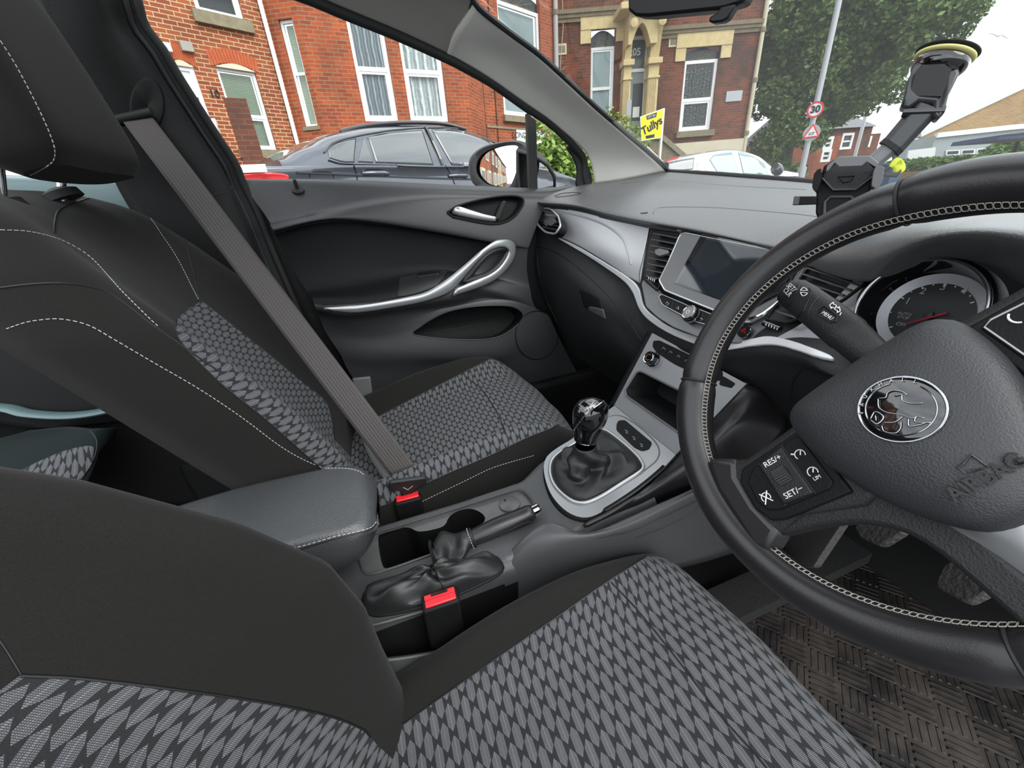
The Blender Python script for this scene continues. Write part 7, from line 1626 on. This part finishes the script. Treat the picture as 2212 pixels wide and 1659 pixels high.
# ================================================================== road signs and lamp column
sgp = P(1761, 237, d=16); sgn_ = (CAM - sgp); sgn_ = Vector((sgn_.x, sgn_.y, 0)).normalized(); SG = (sgp, sgn_); su = Vector((0, 0, 1)).cross(sgn_).normalized()
su = su if su.dot(P(1800, 237, pl=SG) - sgp) > 0 else -su
lcx = thing('lamp_post', 'tall grey lamp post rising in front of the tree', 'lamp post', tuple(P(1738, 395, pl=SG)))
b_ = sgp - sgn_ * .12; basep = Vector((b_.x, b_.y, 0)); obj('column', MB().tube([basep, basep + Vector((0, 0, 1.4))], .11, 12).tube([basep + Vector((0, 0, 1.4)), basep + Vector((0, 0, 10))], [.075, .06], 12), simple('galvanised column', (.42, .44, .46), .45, .3), lcx)
obj('luminaire', MB().box(basep + Vector((-.5, 0, 10)), (1.0, .25, .12)), 'plastic_mid', lcx)
r30 = (P(1779, 237, pl=SG) - sgp).length
sp30 = thing('road_sign', 'round 30 speed limit sign with a red rim', 'road sign', tuple(sgp))
obj('sign_plate', MB().lathe(sgp, sgn_, [(0, 0), (r30, 0), (r30, .02), (0, .02)], 40), 'upvc', sp30); obj('red_rim', MB().lathe(sgp + sgn_ * .021, sgn_, [(r30 * .76, 0), (r30 * 1.0, 0), (r30 * 1.0, .004), (r30 * .76, .004)], 40, ring=True), simple('sign red', (.62, .02, .04), .4), sp30)
text('limit', '30', sgp + sgn_ * .026, su, (0, 0, 1), r30 * 1.15, 'black', sp30, .002, .012)
tp_ = P(1752, 284, pl=SG); rt = (P(1772, 297, pl=SG) - tp_).length
tw_ = thing('road_sign', 'triangular two-way traffic warning sign below the round one', 'road sign', tuple(tp_))
tri = [P(1761, 263, pl=SG), P(1733, 297, pl=SG), P(1769, 298, pl=SG)]; tb_ = (tri[1] + tri[2]) / 2; wd2 = (tri[1] - tri[2]).length; tri = [tb_ + Vector((0, 0, wd2 * .86)), tb_ - su * wd2 / 2, tb_ + su * wd2 / 2]; tri = [Vector((p.x, p.y, min(tri[1].z, tri[2].z) if i else tri[0].z)) for i, p in enumerate(tri)]
tcn = sum(tri, Vector()) / 3
obj('backing_plate', MB().lathe(tcn - sgn_ * .02, sgn_, [(0, 0), (wd2 * .50, 0), (wd2 * .50, .01), (0, .01)], 30), simple('grey backing', (.40, .42, .42), .5), tw_)
obj('sign_plate', MB().prism([p + sgn_ * .0 for p in tri], sgn_ * .015), 'red', tw_, smooth=False); obj('white_face', MB().prism([p.lerp(tcn, .28) + sgn_ * .016 for p in tri], sgn_ * .004), 'upvc', tw_, smooth=False)
for dz, s in ((.05, 1), (-.05, -1)):
    c = tcn + Vector((0, 0, dz * wd2 - .04 * wd2)) + sgn_ * .022; a = su * wd2 * .16; obj('arrow', MB().tube([c - a * s, c + a * s], .012 * wd2 * 1.4, 6).tube([c + a * s * .5 + Vector((0, 0, .045 * wd2)), c + a * s, c + a * s * .5 - Vector((0, 0, .045 * wd2))], .012 * wd2, 5), 'black', tw_)
# ================================================================== trees, shrubs and hedge
M['leaf'] = simple('sycamore leaves', (.125, .205, .045), .55, var=.7, vsc=2.2); M['leaf2'] = simple('bright shrub leaves', (.20, .30, .055), .6, var=.5, vsc=4); M['leaf3'] = simple('hedge leaves', (.10, .19, .035), .7, var=.5, vsc=3); M['bark'] = simple('grey brown bark', (.09, .075, .06), .95, var=.4, vsc=5)
for k_ in ('leaf', 'leaf2', 'leaf3'):
    b = M[k_].node_tree.nodes['Principled BSDF']; b.inputs['Transmission Weight'].default_value = 0; b.inputs['Subsurface Weight'].default_value = 0
def leaves(name, blobs, n, sz, mat, parent, seed=1, flat=.0):
    """many small folded leaf blades spread through a set of ellipsoid clumps"""
    rg = np.random.RandomState(seed); w = np.array([b[1][0] * b[1][1] * b[1][2] for b in blobs]) ** .7; w /= w.sum(); idx = rg.choice(len(blobs), n, p=w)
    c = np.array([tuple(b[0]) for b in blobs])[idx]; r = np.array([b[1] for b in blobs])[idx]
    d = rg.normal(size=(n, 3)); d /= np.linalg.norm(d, axis=1)[:, None]; rad = rg.uniform(.55, 1.05, n) ** .6
    clump = rg.normal(size=(n, 3)) * .06
    p = c + d * r * rad[:, None] + clump * r.mean(axis=1)[:, None]
    a = rg.normal(size=(n, 3)); a[:, 2] *= .6; a /= np.linalg.norm(a, axis=1)[:, None]; b = np.cross(a, rg.normal(size=(n, 3))); b /= np.linalg.norm(b, axis=1)[:, None]
    s = (rg.uniform(.6, 1.3, n) * sz)[:, None]; v = np.stack([p - a * s, p + b * s * .55, p + a * s, p - b * s * .55], 1).reshape(-1, 3)
    me = bpy.data.meshes.new(name); me.vertices.add(4 * n); me.vertices.foreach_set('co', v.ravel()); me.loops.add(4 * n); me.loops.foreach_set('vertex_index', np.arange(4 * n)); me.polygons.add(n); me.polygons.foreach_set('loop_start', np.arange(n) * 4); me.polygons.foreach_set('loop_total', np.full(n, 4)); me.update(calc_edges=True)
    return obj(name, me, mat, parent, smooth=False, fix=False)
TD = 24
def tp(px, py, d): return P(px, py, d=d)
tree = thing('tree', 'large leafy green tree beside the corner house', 'tree', tuple(Vector((tp(1700, 300, TD).x, tp(1700, 300, TD).y, 0))))
rg = np.random.RandomState(3); bl_ = []
crown = [(1740, 40, 3.2), (1840, 60, 3.2), (1700, 130, 2.8), (1800, 140, 3.0), (1900, 110, 2.6), (1760, -60, 3.5), (1880, -40, 3.3), (1990, -20, 2.6), (1960, 60, 2.2), (2040, 20, 2.0), (2090, -10, 1.8), (1860, 190, 2.0), (1700, 220, 2.2), (1800, 230, 1.8), (1680, 300, 1.8), (1740, 290, 1.6), (1700, 360, 1.3), (1920, 170, 1.4), (1650, 200, 1.5), (1650, 60, 2.2), (1990, 110, 1.1), (2060, 60, 1.0)]
for x, y, r in crown:
    for k in range(4): bl_.append((tp(x + rg.uniform(-30, 30), y + rg.uniform(-28, 28), TD + rg.uniform(-1.5, 3)), tuple(rg.uniform(.22, .44, 3) * r)))
leaves('foliage', bl_, 70000, .10, 'leaf', tree, 4)
tb0 = tp(1700, 330, TD + .5); tb0.z = 0
obj('trunk', MB().tube(spline([tb0, tp(1702, 300, TD + .5), tp(1715, 200, TD + .5), tp(1750, 80, TD + .5)], 20), [.38 - .012 * i for i in range(20)], 12), 'bark', tree, smooth='all')
mb = MB()
for a in ((1800, 60), (1880, 20), (1690, 60), (1950, 40), (1760, 150), (1840, 150)): mb.tube(spline([tp(1712, 210, TD + .5), tp((1712 + a[0]) / 2, (160 + a[1]) / 2, TD + .7), tp(a[0], a[1], TD + .4)], 12), [.16 - .011 * i for i in range(12)], 8)
obj('branches', mb, 'bark', tree, smooth='all')
sh = thing('shrub', 'bright green shrub between the wing mirror and the brick wall', 'shrub', tuple(Vector((P(1200, 330, d=9.6).x, P(1200, 330, d=9.6).y, 0))))
leaves('foliage', [(P(1190 + a, 350 + b, d=9.6), (.50, .50, .46)) for a, b in ((0, 0), (25, -15), (45, 10), (-10, -30), (10, 25), (55, 30), (-20, 20))], 3200, .07, 'leaf2', sh, 6); obj('stems', MB().tube([Vector((P(1210, 380, d=9.6).x, P(1210, 380, d=9.6).y, 0)), P(1210, 350, d=9.6)], .03, 6), 'bark', sh)
sh2 = thing('shrub', 'loose white-flecked bush growing at the foot of the porch', 'shrub', tuple(Vector((P(1370, 300, d=13.2).x, P(1370, 300, d=13.2).y, 0))))
leaves('foliage', [(P(a, b, d=13.2), (.36, .36, .32)) for a, b in ((1315, 262), (1335, 275), (1350, 285), (1365, 300), (1380, 310), (1345, 310), (1370, 325), (1320, 290))], 1500, .05, 'leaf2', sh2, 8); obj('stems', MB().tube([Vector((P(1350, 330, d=13.2).x, P(1350, 330, d=13.2).y, 0)), P(1350, 300, d=13.2)], .03, 6), 'bark', sh2)
# far hedge and low wall across the road
hA, hB = P(1925, 368, d=26), P(2230, 330, d=22)
hg = thing('hedge', 'long clipped green hedge behind the low wall across the road', 'hedge', (hA.x, hA.y, 0))
bl_ = []
away = Vector((.85, .5, 0)) * 2.4
for t in np.linspace(0, 1, 26): c = hA.lerp(hB, t) + away; c.z = P(1930 + 280 * t, 364 - 14 * t, d=27).z; bl_.append((c, (.5, .5, .34)))
bl_ += [(P(2160, 333, d=27), (.8, .5, .45)), (P(2178, 328, d=27), (.6, .5, .5))]
leaves('foliage', bl_, 14000, .09, 'leaf3', hg, 11); zb_ = hA.z
m = MB(); d_ = (hB - hA); d_.z = 0; m.prism([Vector((hA.x, hA.y, 0)) + away, Vector((hB.x, hB.y, 0)) + away, Vector((hB.x, hB.y, hB.z + .0)) + away, Vector((hA.x, hA.y, hA.z - .1)) + away], Vector((d_.y, -d_.x, 0)).normalized() * -.4); obj('branches', m, 'leaf3', hg, smooth=False)
lw = tag(obj('low_wall', uvbox(MB(), Vector((P(1935, 375, d=24).x, P(1935, 375, d=24).y, 0)), Vector((P(2240, 350, d=20).x, P(2240, 350, d=20).y, 0)), 0, P(1990, 372, d=23).z + .05, .25), 'brickD', None, smooth=False, fix=False), 'low brown wall under the clipped hedge across the road', 'wall')
# ---- terrace at the far end
def block(name, label, A__, B__, mat, zt, depth=8, wins=(), roof=True, z0=0, cat='house', chim=()):
    w = Wall(A__, B__); t = thing(name, label, cat, (w.A.x, w.A.y, 0)); hs = []
    for (x0, y0, x1, y1) in wins: a0, zz1 = w.sz(x0, y0); a1, zz0 = w.sz(x1, y1); hs.append([min(a0, a1), max(a0, a1), zz0, zz1])
    w.build('front_wall', mat, hs, t, z0=z0, z1=zt, rev=.1)
    for q in hs: f = w.frame('window', q[0] - .08, q[1] + .08, q[2] - .12, q[3] + .12, .16, -.1, .03, 'upvc', t); w.bx('pane', q[0], q[1], q[2], q[3], -.09, -.07, 'fan', f); w.bx('transom', q[0], q[1], (q[2] + q[3]) / 2 - .05, (q[2] + q[3]) / 2 + .05, -.08, -.03, 'upvc', f)
    s1 = Wall(w.A, w.A - w.n * depth); s1.build('side_wall', mat, [], t, z0=z0, z1=zt); s2 = Wall(w.B, w.B - w.n * depth); s2.build('side_wall', mat, [], t, z0=z0, z1=zt)
    if roof:
        r0, r1 = w.pt(0, zt, .3), w.pt(w.L, zt, .3); r2_, r3_ = w.pt(w.L, zt + 2.2, -depth / 2), w.pt(0, zt + 2.2, -depth / 2); r4_, r5_ = w.pt(w.L, zt, -depth - .3), w.pt(0, zt, -depth - .3)
        obj('roof', MB().add([r0, r1, r2_, r3_, r4_, r5_], [(0, 1, 2, 3), (3, 2, 4, 5), (0, 3, 5), (1, 4, 2)]), 'slate', t, smooth=False)
    for a, zc in chim: w.bx('chimney', a - .5, a + .5, zt, zt + zc, -depth * .45, -depth * .45 - .8, mat, t)
    return t, w
B3 = P(1830, 330, d=42); bA = P(1755, 350, d=42); u3 = Wd(-10)
t3, w3 = block('house', 'distant brick terrace end with white sash windows beyond the tree', P(1768, 350, pl=(B3, Vector((u3.y, -u3.x, 0)))), P(1868, 340, pl=(B3, Vector((u3.y, -u3.x, 0)))), 'brickC', P(1830, 278, d=42).z, 9, [(1822, 292, 1836, 318)], True, chim=((4.6, 2.6),))
B4 = P(1775, 340, d=36); t4, w4 = block('house', 'bright red brick house with white bay half hidden by the lower tree', P(1758, 350, pl=(B4, Vector((u3.y, -u3.x, 0)))), P(1806, 345, pl=(B4, Vector((u3.y, -u3.x, 0)))), 'brickB', P(1780, 296, d=36).z, 3, [(1783, 300, 1794, 318), (1778, 328, 1790, 345)], False)
B5 = P(1880, 340, d=48); t5, w5 = block('house', 'small far brick house with one arched window', P(1862, 345, pl=(B5, Vector((u3.y, -u3.x, 0)))), P(1888, 342, pl=(B5, Vector((u3.y, -u3.x, 0)))), 'brickC', P(1880, 290, d=48).z, 6, [(1870, 298, 1877, 314)], False)
# ---- tan brick gabled hall and grey flat-roofed block on the right
un = Wd(-30); nn_ = Vector((un.y, -un.x, 0)); B6 = P(2100, 300, d=34)
hall = thing('hall', 'tan brick gabled hall with a white verge rising to the right edge', 'building', (B6.x, B6.y, 0)); PG6 = (B6, nn_)
g4 = [P(a, b, pl=PG6) for a, b in ((1985, 296), (2212, 190), (2420, 90), (2600, 200))]; gb_ = [Vector((g4[3].x, g4[3].y, 0)), Vector((g4[0].x, g4[0].y, 0))]
w6 = (g4[2] - g4[0]); w6.z = 0; w6.normalize(); uvh = lambda p: ((p - g4[0]).dot(w6), p.z)
obj('gable_wall', MB().add(g4 + gb_, [(0, 1, 2, 3, 4, 5)], [uvh(p) for p in g4 + gb_]), 'brickD', hall, smooth=False, fix=False)
bk6 = nn_ * (-.5 if nn_.dot(CAM - B6) > 0 else .5)
obj('verge', MB().tube([g4[0] + Vector((0, 0, .1)), g4[1] + Vector((0, 0, .12)), g4[2] + Vector((0, 0, .12))], .16, 4), 'upvc', hall, smooth=False); obj('roof', MB().add([g4[0], g4[2], g4[2] + bk6, g4[0] + bk6], [(0, 1, 2, 3)]), 'slate', hall, smooth=False, thick=.05)
B7 = P(2100, 320, d=30); PG7 = (B7, nn_)
fb = thing('flat_roof_block', 'pale grey rendered single-storey block with a strip of windows', 'building', (B7.x, B7.y, 0))
q7 = [P(a, b, pl=PG7) for a, b in ((2022, 293), (2180, 276), (2420, 255))]; q7b = [Vector((p.x, p.y, 0)) for p in q7[::-1]]
bk7 = nn_ * (-2.5 if nn_.dot(CAM - B7) > 0 else 2.5); obj('front_wall', MB().prism(q7 + q7b, bk7), 'render', fb, smooth=False)
obj('parapet', MB().tube([q7[0], q7[1], q7[2]], .14, 4), 'upvc', fb, smooth=False)
fw = -bk7.normalized() * .05
for i in range(5):
    a = 2044 + i * 33; f = obj('window', MB().prism([P(x, y, pl=(B7 + fw, nn_)) for x, y in ((a, 325 - i * 1.8), (a + 31, 323.4 - i * 1.8), (a + 30, 334.5 - i * 1.8), (a - 1, 336 - i * 1.8))], -fw), 'upvc', fb, smooth=False)
    obj('pane', MB().prism([P(x, y, pl=(B7 + fw * 1.3, nn_)) for x, y in ((a + 4, 327 - i * 1.8), (a + 27, 325.8 - i * 1.8), (a + 26, 332 - i * 1.8), (a + 3, 333.4 - i * 1.8))], -fw * .4), 'fan', f, smooth=False)
bbd = tag(obj('banner', MB().prism([P(x, y, pl=(B7 - bk7 * .2, nn_)) for x, y in ((1963, 325), (2022, 318), (2019, 338), (1959, 345))], bk7 * .03), 'upvc', None, smooth=False), 'blank-looking white banner board in front of the grey block', 'banner')
tg3, wg3 = block('house', 'low orange-roofed cottage between the phone arm and grey block', P(1958, 345, d=40), P(2024, 340, d=38), 'brickD', P(1990, 316, d=39).z, 5, [], False)
cp_ = thing('bus_shelter', 'dark blue flat canopy on a thin post at the right edge', 'shelter', tuple(Vector((P(2200, 350, d=14).x, P(2200, 350, d=14).y, 0))))
PCn = (P(2190, 300, d=14), Vector((.5, .86, 0)).normalized())
obj('canopy', MB().prism([P(a, b, pl=PCn) for a, b in ((2163, 292), (2300, 284), (2300, 292), (2156, 302))], PCn[1] * 1.2), simple('navy canopy', (.03, .05, .11), .4), cp_, smooth=False)
obj('canopy_top', MB().prism([P(a, b, pl=PCn) for a, b in ((2166, 291), (2300, 276), (2300, 283), (2163, 296))], PCn[1] * 1.0), 'plastic_mid', cp_, smooth=False)
q = P(2200, 305, pl=PCn); obj('post', MB().tube([q, P(2184, 350, pl=PCn), Vector((P(2184, 350, pl=PCn).x, P(2184, 350, pl=PCn).y, 0))], .035, 8), 'plastic_dark', cp_)
bn = P(1919, 372, d=22); wbn = thing('wheelie_bin', 'blue wheelie bin beside the low wall', 'bin', (bn.x, bn.y, 0))
hb_z = P(1919, 358, d=22).z; obj('bin_body', MB().box((bn.x, bn.y, hb_z / 2), (.55, .55, hb_z)), simple('blue bin plastic', (.04, .09, .17), .5), wbn, bev=.03); obj('bin_lid', MB().box((bn.x, bn.y, hb_z + .03), (.62, .62, .07), (.05, .05, 0)), simple('blue bin lid', (.05, .12, .22), .5), wbn, bev=.02)
# seated person in a hi-vis top on the low wall
pp = P(1943, 372, d=19.5); person = thing('person', 'person in a yellow hi-vis top sitting hunched by the low wall', 'person', (pp.x, pp.y, 0))
fx = Vector((-.2, .98, 0)); fx = (P(1900, 372, d=19.5) - pp); fx.z = 0; fx.normalize(); up1 = Vector((0, 0, 1)); pz = P(1943, 377, d=19.5).z; hp_ = Vector((pp.x, pp.y, pz))
def fig(name, verts, edges, rads, mat, parent, sub=2):
    me = bpy.data.meshes.new(name); me.from_pydata([tuple(v) for v in verts], edges, []); me.materials.append(M[mat] if isinstance(mat, str) else mat); o = bpy.data.objects.new(name, me); COL.objects.link(o)
    sk_ = o.modifiers.new('skin', 'SKIN'); o.modifiers.new('s', 'SUBSURF').levels = 1
    for i, r in enumerate(rads): me.skin_vertices[0].data[i].radius = (r, r)
    me.skin_vertices[0].data[0].use_root = True
    if parent: o.parent = parent; o.matrix_parent_inverse = world(parent).inverted()
    return o
sd3 = up1.cross(fx)
hipz = hp_; V3 = [hipz, hipz + up1 * .22 + fx * .05, hipz + up1 * .46 + fx * .16, hipz + up1 * .55 + fx * .24, hipz + up1 * .66 + fx * .30,
      hipz + up1 * .44 + fx * .16 + sd3 * .17, hipz + up1 * .22 + fx * .28 + sd3 * .18, hipz + up1 * .14 + fx * .48 + sd3 * .08, hipz + up1 * .44 + fx * .16 - sd3 * .17, hipz + up1 * .22 + fx * .28 - sd3 * .18, hipz + up1 * .14 + fx * .48 - sd3 * .08,
      hipz + sd3 * .09 + fx * .05, hipz + sd3 * .12 + fx * .42 + up1 * .04, hipz + sd3 * .12 + fx * .46 - up1 * .38, hipz + sd3 * .12 + fx * .60 - up1 * .42, hipz - sd3 * .09 + fx * .05, hipz - sd3 * .12 + fx * .42 + up1 * .04, hipz - sd3 * .12 + fx * .46 - up1 * .38, hipz - sd3 * .12 + fx * .60 - up1 * .42]
E3 = [(0, 1), (1, 2), (2, 3), (3, 4), (2, 5), (5, 6), (6, 7), (2, 8), (8, 9), (9, 10), (0, 11), (11, 12), (12, 13), (13, 14), (0, 15), (15, 16), (16, 17), (17, 18)]
fig('body', V3, E3, [.15, .15, .14, .06, .10, .08, .055, .04, .08, .055, .04, .09, .075, .055, .04, .09, .075, .055, .04], simple('dark trousers and skin', (.05, .045, .045), .8), person)
fig('hi_vis_top', V3[:3] + V3[5:7] + V3[8:10], [(0, 1), (1, 2), (2, 3), (3, 4), (2, 5), (5, 6)], [.17, .185, .17, .10, .07, .10, .07], simple('fluorescent yellow cloth', (.85, .95, .02), .6), person)
# second lamp column and a gull
l2 = P(1870, 250, d=34); l2b = Vector((l2.x, l2.y, 0)); tag(obj('lamp_post', MB().tube([l2b, Vector((l2.x, l2.y, P(1880, 210, d=34).z))], .09, 8), simple('pale column', (.5, .5, .5), .5)), 'thin pale lamp post in front of the distant terrace', 'lamp post')
gc = P(2154, 78, d=60); gs = (P(2165, 80, d=60) - gc).normalized(); gu = (P(2154, 70, d=60) - gc).normalized(); gull = thing('bird', 'gull gliding in the white sky near the suction cup', 'bird', tuple(gc))
obj('gull_body', MB().tube([gc - gs * .1 - gu * .05, gc, gc + gs * .15], [.02, .08, .02], 8), 'upvc', gull)
for s in (-1, 1): obj('wing', MB().tube(spline([gc, gc + gs * s * .4 + gu * .10, gc + gs * s * .85 - gu * (.15 if s > 0 else .0)], 10), [.07, .07, .06, .06, .05, .05, .04, .03, .02, .01], 6, flat=((0, 0, 1), .25)), 'stone_grey', gull)

# ================================================================== the street behind, seen in the door mirror
rt_ = []
for i in range(5):
    A2 = Vector((-11 - i * 9.0, 6.2, 0)); t_, w_ = block('terraced_house', 'x', A2, A2 + Vector((-8.9, 0, 0)), ('brickB', 'brickC', 'brickD', 'brickC', 'brickB')[i], 6.0, 7, [], True, chim=((4.4, 3.2),), cat='house')
    t_['label'] = ('nearest bright red terraced house in the street behind', 'second terraced house behind, dark red brick', 'tan terraced house midway along the street behind', 'fourth terraced house behind, dark red brick', 'farthest red terraced house in the street behind')[i] + ', seen in the door mirror'; t_['group'] = 'terrace behind the car'
    for a in (1.3, 5.4):
        for z in (1.0, 3.9): f = w_.bx('bay_surround', a, a + 2.0, z - .2, z + 1.6, 0, .5 if z < 2 else .06, 'cream', t_); w_.bx('pane', a + .25, a + 1.75, z, z + 1.35, .5 if z < 2 else .06, .52 if z < 2 else .08, 'fan', f)
for (x, y, r_, nm) in ((-13.5, 2.6, 0, 'white car parked first in line behind, seen in the door mirror'), (-20.5, .6, 0, 'white car parked second in line behind, seen in the door mirror')):
    c = copy_tree(wcar); rot = Matrix.Translation(Vector((x, y, 0))) @ Matrix.Rotation(math.radians(12), 4, 'Z') @ Matrix.Translation(-org2 * 1.0 + Vector((0, 0, .25))); c.matrix_basis = rot @ c.matrix_basis
    c['label'] = nm; c['group'] = 'cars parked behind'
